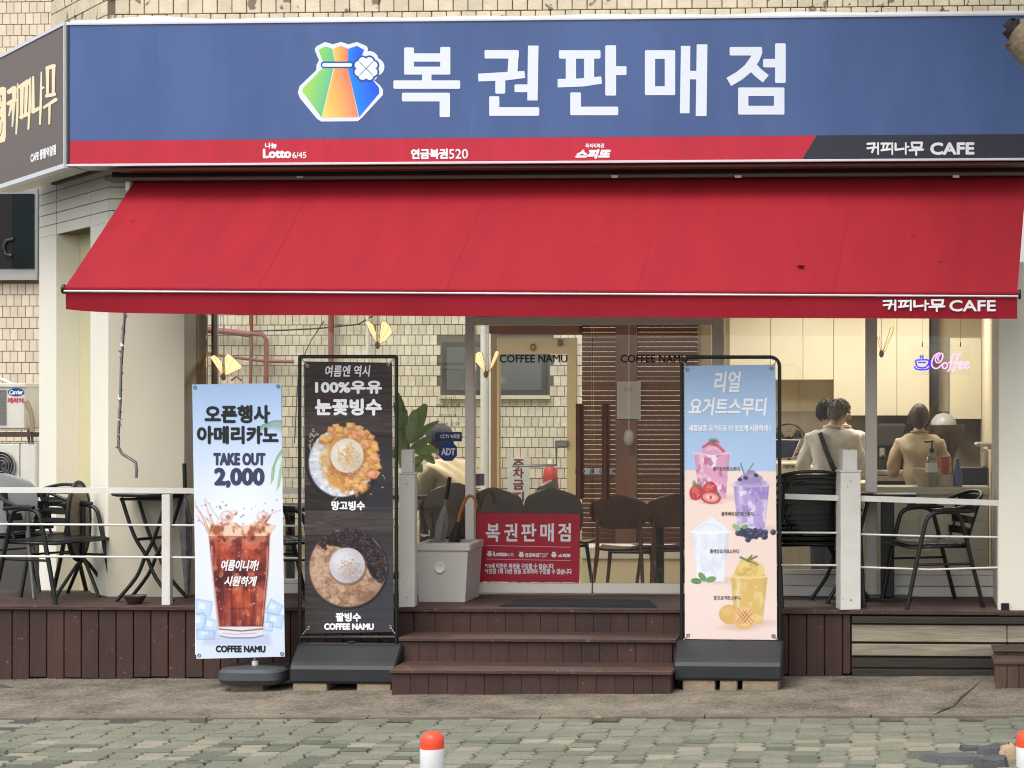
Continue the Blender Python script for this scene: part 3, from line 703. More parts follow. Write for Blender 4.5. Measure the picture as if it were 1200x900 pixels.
# chamfered upper part with its own tiles
cu = Vector((ax(126, YU), YU+.012, 0))
def cu_px(px):
    lo, hi = 0.0, 4.0
    for _ in range(40):
        mid = (lo+hi)/2; q = cu+CH*mid-CAM; u = PX0+F*q.dot(RGT)/q.dot(FWD)
        if u > px: lo = mid
        else: hi = mid
    return lo
sU = cu_px(60); P = lambda s_, d: cu+CH*s_+CN*d
pp = [P(0, 0), P(sU, 0), P(sU, -.5), P(0, -.5)]
uc = MB().prism([(q.x, q.y, 3.301) for q in pp], (0, 0, 2.2)).build('upper_corner_wall', M['grout'], bld)
tm2 = MB().box(-tw*.62+.003, tw*.62-.003, -.012, .002, -thh/2+.003, thh/2-.003, .003).mesh('wall_tile', M['tile_top'])
ang = math.atan2(-CH.y, -CH.x)
for j in range(-2, 4):
    d_ = tw*.65
    while d_ < sU-.06:
        q = P(d_, 0); inst('wall_tile', tm2, (q.x, q.y, z_row+j*thh), uc, ang); d_ += tw*1.25

# ================================================================== main sign
YS = .05
sign = thing('shop_sign', 'long blue lottery shop sign board with white Korean letters and a red strip', 'sign', (0, YS, az(190, 600, YS)))
sx0, sx1 = ax(79.5, YS), ax(1222, YS)
szt, szb = az(22.5, 600, YS), az(190, 600, YS)
MB().box(sx0, sx1, YS, YS+.30, szb, szt).build('sign_case', M['alu'], sign)
zr = az(161.5, 600, YS)
fr_ = lambda x0, x1, z0, z1: MB().box(x0, x1, YS-.003, YS-.001, z0, z1)
fr_(sx0+.012, sx1-.002, zr+.001, szt-.012).build('blue_face', M['sign_blue'], sign)
xa_, xb_ = ax(957, YS), ax(940, YS); xe = sx1-.003
zb_ = szb+.006
MB().prism([(sx0+.012, YS-.003, zb_), (xb_, YS-.003, zb_), (xa_, YS-.003, zr), (sx0+.012, YS-.003, zr)], (0, .002, 0)).build('red_strip', M['sign_red'], sign)
MB().prism([(xb_+.001, YS-.003, zb_), (xe, YS-.003, zb_), (xe, YS-.003, zr), (xa_+.001, YS-.003, zr)], (0, .002, 0)).build('navy_strip', M['sign_navy'], sign)
for nm, a, b in (('bottom_trim', szb-.010, szb+.005), ('top_trim', szt-.011, szt+.004)):
    MB().box(sx0-.004, sx1, YS-.010, YS+.02, a, b, .002).build(nm, M['flash_white'], sign)
MB().box(sx0-.005, sx0+.011, YS-.010, YS+.3, szb+.006, szt-.012, .002).build('dark_end_strip', M['win_frame'], sign)  # sign end coloured dark as the shaded gap beside the side sign
fl = MB(); n = 40
prof = lambda u: .028+.018*math.exp(-((u-.09)/.05)**2)+.006*math.sin(u*31)*math.sin(u*7)+.004*(1 if (u*9) % 1 > .5 else 0)
fl.grid(lambda u, v: (sx0+(sx1-sx0)*u, YS+.01+.30*v, szt+.005+(prof(u)*min(1, v*6))), n, 6)
fl.grid(lambda u, v: (sx0+(sx1-sx0)*u, YS+.009, szt-.002+v*.012), n, 1)
fl.build('flashing', M['flash_white'], sign)
for px_ in (183, 548, 918): MB().box(ax(px_, YS)-.0015, ax(px_, YS)+.0015, YS-.0036, YS-.0031, zr+.002, szt-.013).build('panel_joint', M['sign_blue'], sign)
SF = YS-.0038
# lettering strokes measured in two magnified fields
def z1(x, y): return (440+x/4.615, 30+y/4.615)
def z2(x, y): return (640+x/4.0, 30+y/4.0)
def R1(x0, y0, x1, y1): return [z1(*p) for p in rrect(x0, y0, x1, y1, 7)]
def R2(x0, y0, x1, y1): return [z2(*p) for p in rrect(x0, y0, x1, y1, 6)]
def Q(zf, *pts): return [zf(*p) for p in pts]
LET = [
 [R1(155, 118, 208, 265), R1(350, 115, 405, 265), R1(157, 150, 403, 195), R1(155, 222, 405, 265), R1(252, 258, 303, 302), R1(97, 296, 458, 342), R1(143, 363, 403, 410), R1(347, 363, 403, 495)],
 [R1(590, 132, 775, 178), Q(z1, (722, 134), (775, 142), (768, 252), (714, 252)), Q(z1, (555, 260), (805, 245), (810, 283), (700, 297), (557, 302)), R1(648, 288, 702, 368), R1(752, 318, 830, 360), Q(z1, (825, 108), (882, 108), (877, 405), (821, 405)), R1(615, 382, 670, 488), R1(615, 441, 886, 488)],
 [R2(60, 115, 255, 155), R2(92, 148, 140, 255), R2(178, 148, 225, 255), Q(z2, (54, 250), (150, 248), (258, 238), (262, 272), (180, 285), (54, 290)), R2(277, 92, 328, 328), R2(322, 190, 377, 232), R2(113, 313, 163, 420), R2(113, 380, 338, 420)],
 [R2(463, 115, 605, 156), R2(463, 284, 605, 326), R2(463, 115, 511, 326), R2(556, 115, 605, 326), Q(z2, (632, 95), (676, 95), (672, 411), (627, 411)), Q(z2, (706, 88), (756, 88), (752, 424), (701, 424)), R2(668, 212, 712, 252)],
 [R2(860, 100, 1012, 140)]+[[z2(*q) for q in pl] for pl in ribbon([(992, 122), (978, 158), (948, 200), (905, 236), (856, 264)], 44, True)[:-1]+ribbon([(962, 188), (995, 222), (1030, 250)], 44)[:-1]]+[R2(1017, 156, 1078, 196), R2(1073, 83, 1123, 269), R2(900, 290, 1117, 330), R2(900, 376, 1117, 417), R2(900, 290, 948, 417), R2(1068, 290, 1117, 417)]]
M['halo'] = mat('letter_halo', rgb(106, 112, 140), .5)
for k, pl in enumerate(LET):
    polys_to_mb(pl, plane_fn(SF-.001)).build('letter', M['sign_white'], sign)
# pouch emblem
def z3(x, y): return (340+x/8.18, 40+y/8.18)
em = polys_to_mb([Q(z3, (235, 140), (255, 115), (335, 75), (410, 97), (488, 75), (560, 97), (640, 75), (735, 115), (747, 145), (735, 180), (800, 440), (860, 490), (890, 530), (888, 585), (860, 615), (690, 800), (650, 835), (300, 838), (260, 815), (95, 615), (73, 560), (90, 500), (250, 345), (254, 290), (277, 250), (240, 165)),
      [z3(*p) for p in circle(760, 250, 88)], [z3(*p) for p in circle(818, 315, 86)], [z3(*p) for p in circle(760, 370, 88)]], plane_fn(SF-.001)).build('emblem', M['sign_white'], sign)
def inked(poly_cols, fn, name, parent):
    """flat print pieces, one colour for each corner"""
    mb = MB(); cols = []
    for k, (poly, cs) in enumerate(poly_cols):
        bm = bmesh.new(); vs = [bm.verts.new((q[0], -q[1], 0)) for q in poly]; fc = bm.faces.new(vs); fc.normal_update()
        flip = fc.normal.z < 0
        if len(poly) > 4: bmesh.ops.triangulate(bm, faces=[fc])
        bm.verts.index_update()
        mb.add([fn(v.co.x, -v.co.y, k*4e-5) for v in bm.verts], [[v.index for v in f.verts][::-1 if flip else 1] for f in bm.faces]); bm.free()
        cols += [rgb(*c) for c in (cs if isinstance(cs, list) else [cs]*len(poly))]
    o = mb.build(name, M['print'], parent); at_ = o.data.color_attributes.new('ink', 'FLOAT_COLOR', 'POINT')
    at_.data.foreach_set('color', [q for c in cols for q in c]); return o
G1, G2, O1, O2, B1, B2 = (172, 222, 92), (108, 200, 148), (252, 206, 96), (236, 128, 104), (40, 140, 250), (44, 92, 235)
inked([(Q(z3, (272, 150), (338, 115), (405, 140), (425, 264), (315, 264)), [(140, 214, 110), (150, 216, 104), G2, G2, (130, 210, 120)]),
       (Q(z3, (412, 140), (488, 112), (558, 140), (553, 264), (425, 264)), [O1, (246, 170, 100), O2, O2, O1]),
       (Q(z3, (558, 140), (640, 112), (710, 150), (690, 200), (660, 240), (640, 264), (553, 264)), [B1, (44, 110, 240), B2, B2, B2, B2, B1]),
       (Q(z3, (115, 545), (125, 515), (310, 325), (415, 325), (300, 797)), [G1, G1, (150, 218, 112), G2, G2]),
       (Q(z3, (425, 325), (552, 325), (655, 797), (302, 797)), [(246, 170, 96), O2, (238, 142, 110), (255, 226, 110)]),
       (Q(z3, (553, 325), (640, 325), (800, 450), (850, 510), (855, 565), (662, 797)), [B1, B2, B2, B2, B2, B1]),
       ([z3(*p) for p in rrect(293, 262, 640, 327, 30)], (44, 92, 170)), ([z3(*p) for p in rrect(308, 278, 592, 312, 14)], (236, 242, 250))],
      plane_fn(SF-.0013), 'emblem_panel', em)
cl = []
for grow, c in ((17, (52, 84, 168)), (0, (232, 238, 250))):
    for ang_ in (0, 90, 180, 270):
        a = math.radians(ang_); rot = lambda x, y: (728+x*math.cos(a)-y*math.sin(a), 330+x*math.sin(a)+y*math.cos(a))
        for pl in (circle(-33, -72, 38+grow, 16), circle(33, -72, 38+grow, 16), [(-66-grow*.9, -56), (66+grow*.9, -56), (8, 0), (-8, 0)], [(-40, -70), (40, -70), (40, -48), (-40, -48)]):
            cl.append(([z3(*rot(*p)) for p in pl], c))
for d_ in (1, -1):
    cl.append(([z3(728+x*66, 330+y*66*d_) for x, y in ((-1, -.94), (-.94, -1), (1, .94), (.94, 1))], (46, 60, 110)))
inked(cl, plane_fn(SF-.0021), 'clover', em)
# small print on the strips
write_px('lettering', '나눔', M['ink_white'], (310.5, 167, 324.5, 174), SF-.001, sign, .002)
write_px('lettering', 'Lotto', M['ink_white'], (308, 174, 341.5, 185.5), SF-.001, sign, .0045)
write_px('lettering', '6/45', M['ink_white'], (342.5, 178, 359, 185.5), SF-.001, sign, .001)
write_px('lettering', '연금복권', M['ink_white'], (481.5, 174, 525, 186.5), SF-.001, sign, .0035)
write_px('lettering', '520', M['ink_white'], (526, 174.5, 548.5, 186), SF-.001, sign, .001)
write_px('lettering', '즉석식복권', M['ink_white'], (686, 168, 708, 173.5), SF-.001, sign, .001)
write_px('lettering', '스피또', M['ink_white'], (674, 174.5, 716, 186), SF-.001, sign, .0055, .25)
tag(polys_to_mb(logo_polys(1015.5, 167, 1083, 182, 1.25), plane_fn(SF-.001)).build('brush_lettering', M['ink_white'], sign), kind='stuff')
write_px('lettering', 'CAFE', M['ink_white'], (1090, 166.5, 1142, 181.5), SF-.001, sign, .0045)

# side sign on the chamfer
C0 = Vector((ax(76.5, YS), YS-.004, 0))
side = thing('side_sign', 'dark brown cafe sign board with cream brush letters angled back at the left', 'sign', (C0.x, C0.y, szb))
LS = 1.9
def sg(s_, d, z): q = C0+CH*s_+CN*d; return (q.x, q.y, z)
MB().prism([sg(.004, 0, szb), sg(LS, 0, szb), sg(LS, -.22, szb), sg(.25, -.22, szb)], (0, 0, szt-szb)).build('sign_case', M['alu'], side)
MB().prism([sg(.012, .002, szb+.01), sg(LS-.01, .002, szb+.01), sg(LS-.01, .002, szt-.01), sg(.012, .002, szt-.01)], tuple(CN*-.0015)).build('brown_face', M['sign_brown'], side)
for (a, b) in ((szb-.02, szb+.009), (szt-.009, szt+.014)):
    MB().prism([sg(0, .008, a), sg(LS, .008, a), sg(LS, -.05, a), sg(0.0, -.05, a)], (0, 0, b-a)).build('edge_trim', M['flash_white'], side)
MB().prism([sg(.0, .008, szb+.0095), sg(.011, .008, szb+.0095), sg(.011, -.02, szb+.0095), sg(.0, -.02, szb+.0095)], (0, 0, szt-szb-.019)).build('edge_trim', M['flash_white'], side)
def s_px(px):
    lo, hi = 0.0, 4.0
    for _ in range(40):
        mid = (lo+hi)/2; q = C0+CH*mid-CAM; u = PX0+F*q.dot(RGT)/q.dot(FWD)
        if u > px: lo = mid
        else: hi = mid
    return lo
def side_fn(u, v, e):                                            # photo pixel -> point on the side sign
    s_ = s_px(u); q = C0+CH*s_; t = (q-CAM).dot(FWD); return sg(s_, .003+e, CAMZ+(HZ-v)/F*t)
def shear_logo():
    # strokes of the tall brush letters, in a magnified field of the sign
    zz = lambda x, y: (x/5.625, 60+y/5.625)
    S = [([(62, 268), (96, 245), (96, 320), (84, 495)], [30, 34, 22, 10]), ([(58, 345), (92, 325)], 26), ([(62, 425), (86, 330)], [10, 26]), ([(120, 215), (118, 400), (110, 545)], [10, 16, 11]), ([(92, 335), (120, 318)], 14),
         ([(136, 235), (188, 205)], [26, 40]), ([(148, 240), (146, 440)], [26, 20]), ([(178, 230), (172, 420)], [24, 18]), ([(138, 435), (186, 415)], [20, 26]), ([(202, 178), (200, 360), (191, 512)], [10, 17, 13]),
         ([(222, 172), (222, 400), (258, 378)], [16, 24, 24]), ([(277, 140), (274, 320), (268, 480)], [10, 17, 13]), ([(276, 248), (292, 240)], 14),
         ([(316, 112), (360, 98)], [26, 28]), ([(318, 110), (318, 290)], [24, 18]), ([(358, 105), (356, 280)], [24, 18]), ([(312, 296), (362, 284)], [22, 26]), ([(294, 372), (372, 320)], [16, 26]), ([(332, 355), (330, 478)], [16, 13])]
    return [[zz(*q) for q in pl] for pts, w in S for pl in ribbon(pts, w)]
tag(polys_to_mb(shear_logo(), side_fn).build('brush_lettering', M['sign_cream'], side), kind='stuff')
polys_to_mb([[(-12, 108), (4, 101.5), (7.5, 103), (7.5, 160), (6, 166), (-12, 171)]], side_fn).build('emblem', M['sign_cream'], side)
tag(polys_to_mb([[(u/5.625, 60+v/5.625) for u, v in pl] for pl in ribbon([(5, 560), (16, 520), (18, 470)], 4)+ribbon([(3, 300), (14, 290), (12, 330)], 4)+ribbon([(2, 380), (8, 370)], 5)+ribbon([(2, 430), (8, 440), (3, 455)], 4)], lambda u, v, e: side_fn(u, v, e+.0008)).build('emblem_mark', M['ink_grey'], side), kind='stuff')
# lower line of the side sign
a_, b_ = s_px(36.5), s_px(66.5); q = C0+CH*a_; t1 = (q-CAM).dot(FWD)
zlo, zhi = CAMZ+(HZ-191.5)/F*t1, CAMZ+(HZ-181)/F*t1
write('lettering', 'CAFE 중랑역앞점', M['ink_white'], sg(a_, .004, zlo), tuple(-CH), (0, 0, 1), a_-b_, zhi-zlo+.01, side, .0045)

# ================================================================== awning
YA0, YA1 = .33, -.72
aw = thing('awning', 'wide red fabric awning with a drop valance over the cafe front', 'awning', (0, YA0, az(212, 600, YA0)))
zT, zF = az(210, 600, YA0), az(338, 600, YA1)
xl0, xl1, xr0, xr1 = ax(157, YA0), ax(77, YA1), ax(1203, YA0), ax(1192, YA1)
zFl, zFr = az(336, 77, YA1), az(342, 1192, YA1)
NU, NV = 200, 18
def cloth(u, v):
    x = (xl0+(xr0-xl0)*u)*(1-v)+(xl1+(xr1-xl1)*u)*v; zf = zFl+(zFr-zFl)*u
    sag = -.020*math.sin(PI*v)*(1+.25*math.sin(u*9))+.0035*math.sin(u*71+v*2)*v*v+.004*math.sin(u*27+1.3)*math.sin(PI*v)+.003*math.sin(u*140)*max(0, v-.82)*4
    edge = .012*math.exp(-min(u, 1-u)*60)*math.sin(PI*v)
    return (x, YA0+(YA1-YA0)*v, zT+(zf-zT)*v+sag+edge)
cl_ = MB().grid(cloth, NU, NV).grid(lambda u, v: Vector(cloth(u, v))+Vector((0, .002, -.003)), NU, NV)
cl_.build('canopy', M['red_cloth'], aw)
M['seam'] = mat('seam', rgb(177, 34, 48), .65)
for u0 in (.205, .405, .605, .81):
    MB().grid(lambda u, v: Vector(cloth(u0+(u-.5)*.0016, v))+Vector((0, -.0008, .0012)), 1, 12).build('seam', M['red_cloth'], aw)
def front_bar(u): return Vector((xl1+(xr1-xl1)*u, YA1, zFl+(zFr-zFl)*u))
MB().tube([front_bar(-.002)+Vector((0, .012, -.010)), front_bar(1.002)+Vector((0, .012, -.010))], .021, 12).build('front_bar', M['red_cloth'], aw)
MB().tube([front_bar(-.001)+Vector((0, -.012, -.027)), front_bar(1.001)+Vector((0, -.012, -.027))], .0062, 6).build('bar_trim', M['flash_white'], aw)
for u in (-.0025, 1.0025):
    MB().lathe([(.028, -.008), (.030, 0), (.028, .008)], (0, 0, 0), 14).xform(Matrix.Translation(front_bar(u)+Vector((0, .008, -.014))) @ Matrix.Rotation(PI/2, 4, 'Y')).build('end_cap', M['black'], aw)
vh = 24.5/scale_at(600, YA1)
def val(u, v):
    p = front_bar(u); curl = .004*math.sin(u*37)+.008*math.exp(-u*40)-.006*math.exp(-(1-u)*50)
    drop = vh*(1+.05*math.sin(u*3.0)-.18*math.exp(-u*30)*1)
    return (p.x-(.006*v*math.exp(-u*60)), YA1-.002+.010*v+curl*v, p.z-.033-drop*v)
MB().grid(val, 60, 4).grid(lambda u, v: Vector(val(u, v))+Vector((0, .002, 0)), 60, 4).build('valance', M['red_cloth_dark'], aw)
def val_fn(u, v, e): p = at(u, v, YA1-.006); return (p.x, YA1-.0065-e, p.z)
tag(polys_to_mb(logo_polys(1034.5, 351.5, 1108, 365, 1.25), val_fn).build('brush_lettering', M['ink_white'], aw), kind='stuff')
write_px('lettering', 'CAFE', M['ink_white'], (1112.5, 351.5, 1167, 365), YA1-.0065, aw, .0025)
# roller hood and folding arms
xh0, xh1 = ax(130, YA0), ax(1215, YA0)
MB().box(xh0-.02, xh1, YA0-.06, YA0+.08, az(211, 600, YA0)+.004, az(205, 600, YA0), .004).build('roller_hood', M['soffit'], aw)
MB().tube([(xl0-.02, YA0+.02, zT-.02), (xr0+.02, YA0+.02, zT-.02)], .03, 12).build('roller', M['alu'], aw)
for px in (722, 866, 1120, 355):
    MB().box(ax(px, YA0)-.022, ax(px, YA0)+.022, YA0-.066, YA0-.061, az(211, px, YA0)+.006, az(206, px, YA0)-.002, .001).build('hood_clip', M['alu'], aw)
p = at(151, 216, YA0); MB().box(p.x-.015, p.x+.02, YA0-.03, YA0+.03, p.z-.05, p.z+.04, .006).build('end_bracket', M['flash_white'], aw)
for u in (.12, .88):
    a = Vector(cloth(u, .03))+Vector((0, .02, -.08)); c = front_bar(u+(.0))+Vector((0, .03, -.03)); e = Vector(((a.x+c.x)/2+(.45 if u < .5 else -.45), (a.y+c.y)/2, (a.z+c.z)/2-.02))
    MB().tube([a, e], .018, 8).build('folding_arm', M['alu'], aw); MB().tube([e, c], .016, 8).build('folding_arm', M['alu'], aw)
# black strip standing in for the shaded cassette gap, and soffit, between sign and awning
MB().box(ax(128, .2), sx1, .24, .40, az(204, 600, .24), az(198.5, 600, .24)).build('dark_gap_strip', M['black_gap'], sign)
MB().box(sx0+.28, sx1, YS+.06, YP-.03, szb-.03, szb-.012).build('sign_soffit', M['soffit'], sign)
# winding tube wrapped in clear film, hanging below the awning
wr = thing('awning_crank', 'grey crank rod wrapped in clear film hanging from the awning at the left', 'rod', (ax(150, .1), .1, az(558, 150, .1)))
pr = [at(u, v, .1) for u, v in ((147, 355), (145, 385), (142, 430), (141, 470), (139, 505), (139, 524), (143, 532), (152, 537), (159, 542), (160, 550), (159.5, 560))]
MB().tube(pr, .0095, 8).build('rod', M['steel'], wr)
fm = MB(); 
for i in range(46):
    t = i/45*5; k = int(min(4, t)); p = pr[k].lerp(pr[k+1], t-k)
    w = random.uniform(.012, .03); v = [p+Vector((random.uniform(-w, w), random.uniform(-w, w), random.uniform(-.03, .03))) for _ in range(3)]; fm.add(v, [(0, 1, 2)])
tag(fm.build('film', mat('clear_film', rgb(230, 230, 232), .25, spec=.8), wr), kind='stuff')

# ================================================================== inside the cafe
xiL, xiR = XW0-.25, ax(1174, YG)+.02
def room(z0, z1, name, m): MB().prism([(XW0-.05, YG+.16, z0), (xiR, YG+.16, z0), (xiR, YR+.05, z0), (xB+.15, YR+.05, z0), (pe.x+.25, pe.y+.1, z0)], (0, 0, z1-z0)).build(name, m, bld)
room(IF-.06, IF, 'inner_floor', M['int_floor']); room(2.75, 2.85, 'ceiling', M['ceiling'])
MB().box(xiR, xiR+.1, YG+.16, YR, 0, 2.85).build('right_inner_wall', M['int_wall'], bld)
YB = 4.55
xk = ax(846, YB)
MB().box(xk, xiR, YB, YB+.1, IF, 2.75).build('kitchen_wall', M['int_wall'], bld)
MB().box(ax(241, YG)-.02, ax(241, YG)+.02, YG+.16, .99, IF, 2.75).build('window_return', mat('return_dark', rgb(110, 90, 68), .6), bld)
# rear glazing towards the alley
def rbox(px0, px1, y0, y1, name, m, Y=YR, d=.06):
    return MB().box(ax(px0, Y), ax(px1, Y), Y-d/2, Y+d/2, az(y1, (px0+px1)/2, Y), az(y0, (px0+px1)/2, Y), .003).build(name, m, bld)
M['cream_frame'] = mat('cream_frame', rgb(206, 186, 140), .5)
MB().box(xB+.15, xk, YR, YR+.08, 2.62, 2.749).build('rear_head', M['walnut'], bld)
MB().box(ax(580, YR), ax(684, YR), YR-.25, YR-.04, az(392, 630, YR), 2.74).build('soffit_boards', M['walnut'], bld)
rd = MB().box(ax(583, YR), ax(676, YR), YR-.03, YR+.03, az(415, 630, YR), az(396, 630, YR)).build('rear_door', M['cream_frame'], bld)
MB().box(ax(576, YR), ax(583, YR)-.001, YR-.03, YR+.03, IF, 2.61).build('rear_frame', mat('tan_frame', rgb(150, 120, 80), .5), bld)
MB().box(ax(665, YR), ax(676, YR), YR-.03, YR+.03, IF+.02, az(415, 630, YR)-.002).build('stile', M['cream_frame'], rd)
MB().box(ax(583, YR), ax(586, YR), YR-.03, YR+.03, IF+.02, az(415, 630, YR)-.002).build('stile', M['cream_frame'], rd)
MB().box(ax(586.2, YR), ax(664.8, YR), YR-.004, YR+.004, IF+.04, az(415, 630, YR)-.003).build('pane', M['glass'], rd)
p = at(625, 407, YR-.04); MB().ball((p.x, YR-.05, p.z), .03, .03, .036, 12, 8).build('knob', M['brass'], rd)
p = at(657, 403, YR-.04); MB().box(p.x-.02, p.x+.02, YR-.09, YR-.031, p.z-.02, p.z+.04, .004).build('door_closer', M['black'], rd)
p, q = at(654, 520, YR-.04), at(651, 545, YR-.04)
MB().box(p.x-.02, p.x+.10, YR-.09, YR-.031, p.z-.03, p.z+.03, .008).build('lock', M['steel'], rd)
MB().tube([(p.x-.01, YR-.07, p.z), (p.x-.01, YR-.07, q.z), (p.x-.42, YR-.07, q.z-.01)], .012, 8).build('handle', M['steel'], rd)
MB().box(ax(206, YR), ax(575.5, YR), YR-.02, YR+.02, IF, IF+.35).build('rear_sill', M['int_wall'], bld)
MB().box(xB+.15, ax(205, YR), YR-.02, YR+.05, IF, 2.61).build('rear_wall', M['int_wall'], bld)
MB().box(ax(206.3, YR), ax(575.2, YR), YR-.004, YR+.004, IF+.352, 2.61).build('rear_pane', M['glass'], bld)
MB().box(ax(677, YR), ax(828, YR), YR-.01, YR+.05, IF, IF+.30).build('rear_sill', M['int_wall'], bld)
MB().box(ax(722, YR-.1), ax(746, YR-.1), YR-.14, YR-.03, IF, 2.74).build('wooden_column', M['walnut'], bld)
MB().box(ax(819, YR), xk+.1, YR-.06, YR+.05, IF, 2.74).build('rear_wall', M['int_wall'], bld)
for (px0, px1, lab) in ((682, 721.5, 'narrow left one of two dark brown wooden slat blinds inside'), (746.5, 818, 'wide right one of two dark brown wooden slat blinds inside')):
    Yb = YR-.10
    bl = thing('wooden_blind', lab, 'blind', (ax(px0, Yb), Yb, IF), 0, 'wooden blinds at the rear window')
    xa0, xa1 = ax(px0, Yb), ax(px1, Yb); sm_ = MB().box(xa0, xa1, -.0225, .0225, -.0015, .0015).mesh('slat', M['blind'], (xa0, 0, 0))
    z = az(690, 760, Yb); 
    while z < 2.66:
        inst('slat', sm_, (xa0, Yb, z), bl, rot=(math.radians(-60), 0, 0)); z += .0445
    MB().box(xa0, xa1, Yb-.03, Yb+.03, 2.67, 2.72).build('head_rail', M['blind'], bl)
    for xx in (xa0+.06, xa1-.06): MB().tube([(xx, Yb-.03, IF+.3), (xx, Yb-.03, 2.67)], .002, 4).build('cord', M['blind'], bl)
# papers and hanging pendant in front of the blinds
pa = thing('pinned_paper', 'pale sheet of paper hung on the wooden column behind the door', 'paper', (ax(737, YR-.16), YR-.16, az(490, 737, YR-.16)))
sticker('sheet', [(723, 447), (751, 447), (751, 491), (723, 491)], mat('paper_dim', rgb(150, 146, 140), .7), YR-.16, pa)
write_px('lettering', '안내문', M['ink_grey'], (731, 454, 741, 458), YR-.163, pa, 0)
pe_ = thing('egg_pendant', 'small pale egg-shaped pendant hanging on a thread behind the door', 'pendant', (ax(737, YR-.3), YR-.3, az(515, 737, YR-.3)))
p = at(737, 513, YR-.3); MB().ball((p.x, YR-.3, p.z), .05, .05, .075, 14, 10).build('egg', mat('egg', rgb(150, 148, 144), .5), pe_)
MB().tube([(p.x, YR-.3, p.z+.07), (p.x, YR-.3, 2.74)], .002, 4).build('thread', M['pvc'], pe_)

# alley building seen through the rear window
YT = 7.2
rb_ = thing('rear_building', 'cream tiled rear building with a grey window seen through the cafe', 'building', (ax(450, YT), YT, 0))
MB().box(ax(95, YT), ax(1000, YT), YT, YT+.3, -.1, 3.6).build('wall', M['grout'], rb_)
tl = MB(); s = scale_at(560, YT); tw_, th_ = 8.6/s, 12.0/s; j = 0; z = .02
wx0, wx1, wz0, wz1 = ax(519, YT), ax(641, YT), az(463, 580, YT), az(401, 580, YT)
while z < 2.95:
    x = ax(100, YT)+(j % 2)*tw_*.5
    while x < ax(990, YT):
        if not (x+tw_ > wx0 and x < wx1 and z+th_ > wz0 and z < wz1):
            d = random.uniform(.007, .010); tl.box(x+.003, x+tw_-.003, YT-d, YT+.001, z+.0042, z+th_-.0042)
        x += tw_
    z += th_; j += 1
tag(tl.build('tile_field', M['tile'], rb_), kind='stuff')
rw = MB().box(wx0, wx1, YT-.03, YT-.002, wz0, wz1).build('window', M['win_frame'], rb_)
MB().box(wx0+.05, (wx0+wx1)/2-.02, YT-.034, YT-.031, wz0+.05, wz1-.05).build('pane', M['win_grey'], rw)
MB().box((wx0+wx1)/2+.02, wx1-.05, YT-.034, YT-.031, wz0+.05, wz1-.05).build('pane', M['win_grey'], rw)
MB().box(wx0-.03, wx1+.04, YT-.06, YT-.001, wz0-.04, wz0-.002).build('window_sill', M['tile_far'], rb_)
def pipe(pts, r, m, name='pipe'):
    MB().tube([at(u, v, YT-.09) for u, v in pts], r, 8).build(name, M[m], rb_)
pipe([(568, 300), (568, 700)], .045, 'pvc', 'drainpipe'); pipe([(575, 300), (575, 700)], .02, 'pvc', 'drainpipe')
pipe([(295, 340), (294.5, 400), (293, 470)], .018, 'red_pipe'); pipe([(236, 386), (270, 389), (294, 392)], .032, 'red_pipe')
pipe([(294, 391), (308, 392), (312, 398), (312, 470)], .024, 'red_pipe'); pipe([(294, 421), (310, 423), (344, 424)], .018, 'red_pipe'); pipe([(236, 412), (262, 417), (292, 421)], .015, 'red_pipe')
pipe([(240, 425), (241, 432), (241, 450)], .02, 'red_pipe'); pipe([(271, 446), (277, 441), (283, 446)], .012, 'red_pipe')
pipe([(388, 340), (388, 520)], .030, 'red_pipe'); pipe([(431, 340), (431, 480)], .018, 'pvc')
pipe([(297, 388), (330, 387), (372, 385), (420, 380), (437, 370)], .008, 'ac_dark', 'cable'); pipe([(380, 376), (365, 398), (350, 430), (345, 520)], .006, 'ac_dark', 'cable')
# no-parking notice and red cone out in the alley
YC = 6.6
n_ = thing('parking_notice', 'white paper notice with vertical red Korean letters behind the rear door', 'notice', (ax(607, YC), YC, .6))
sticker('sheet', [(595, 536), (620.5, 536), (620.5, 600), (595, 600)], mat('paper_white', rgb(228, 228, 220), .7), YC, n_, .01)
M['ink_maroon'] = mat('ink_maroon', rgb(128, 36, 48), .6)
for ch_, y0 in (('주', 538), ('차', 548.5), ('금', 562), ('지', 576)):
    write_px('lettering', ch_, M['ink_maroon'], (601, y0, 614, y0+12), YC-.012, n_, .004)
MB().box(ax(606, YC), ax(609, YC), YC+.001, YC+.03, 0, az(536, 607, YC)).build('stake', M['pvc'], n_)
co = thing('red_cone', 'red plastic cone with a pale tip out in the alley', 'cone', (ax(645, YC), YC, 0))
zt_ = az(546, 645, YC)
MB().lathe([(.16, .0), (.15, .04), (.075, zt_*.92-.02), (.06, zt_-.03), (.025, zt_)], (ax(645, YC), YC, 0), 16).build('cone_body', mat('cone_red', rgb(214, 66, 56), .5), co)
MB().lathe([(.081, zt_-.21), (.078, zt_-.16)], (ax(645, YC), YC, 0), 16).build('band', M['pvc'], co)
MB().lathe([(.03, zt_-.012), (.028, zt_+.05), (.012, zt_+.06)], (ax(645, YC), YC, 0), 12).build('tip', M['pvc'], co)

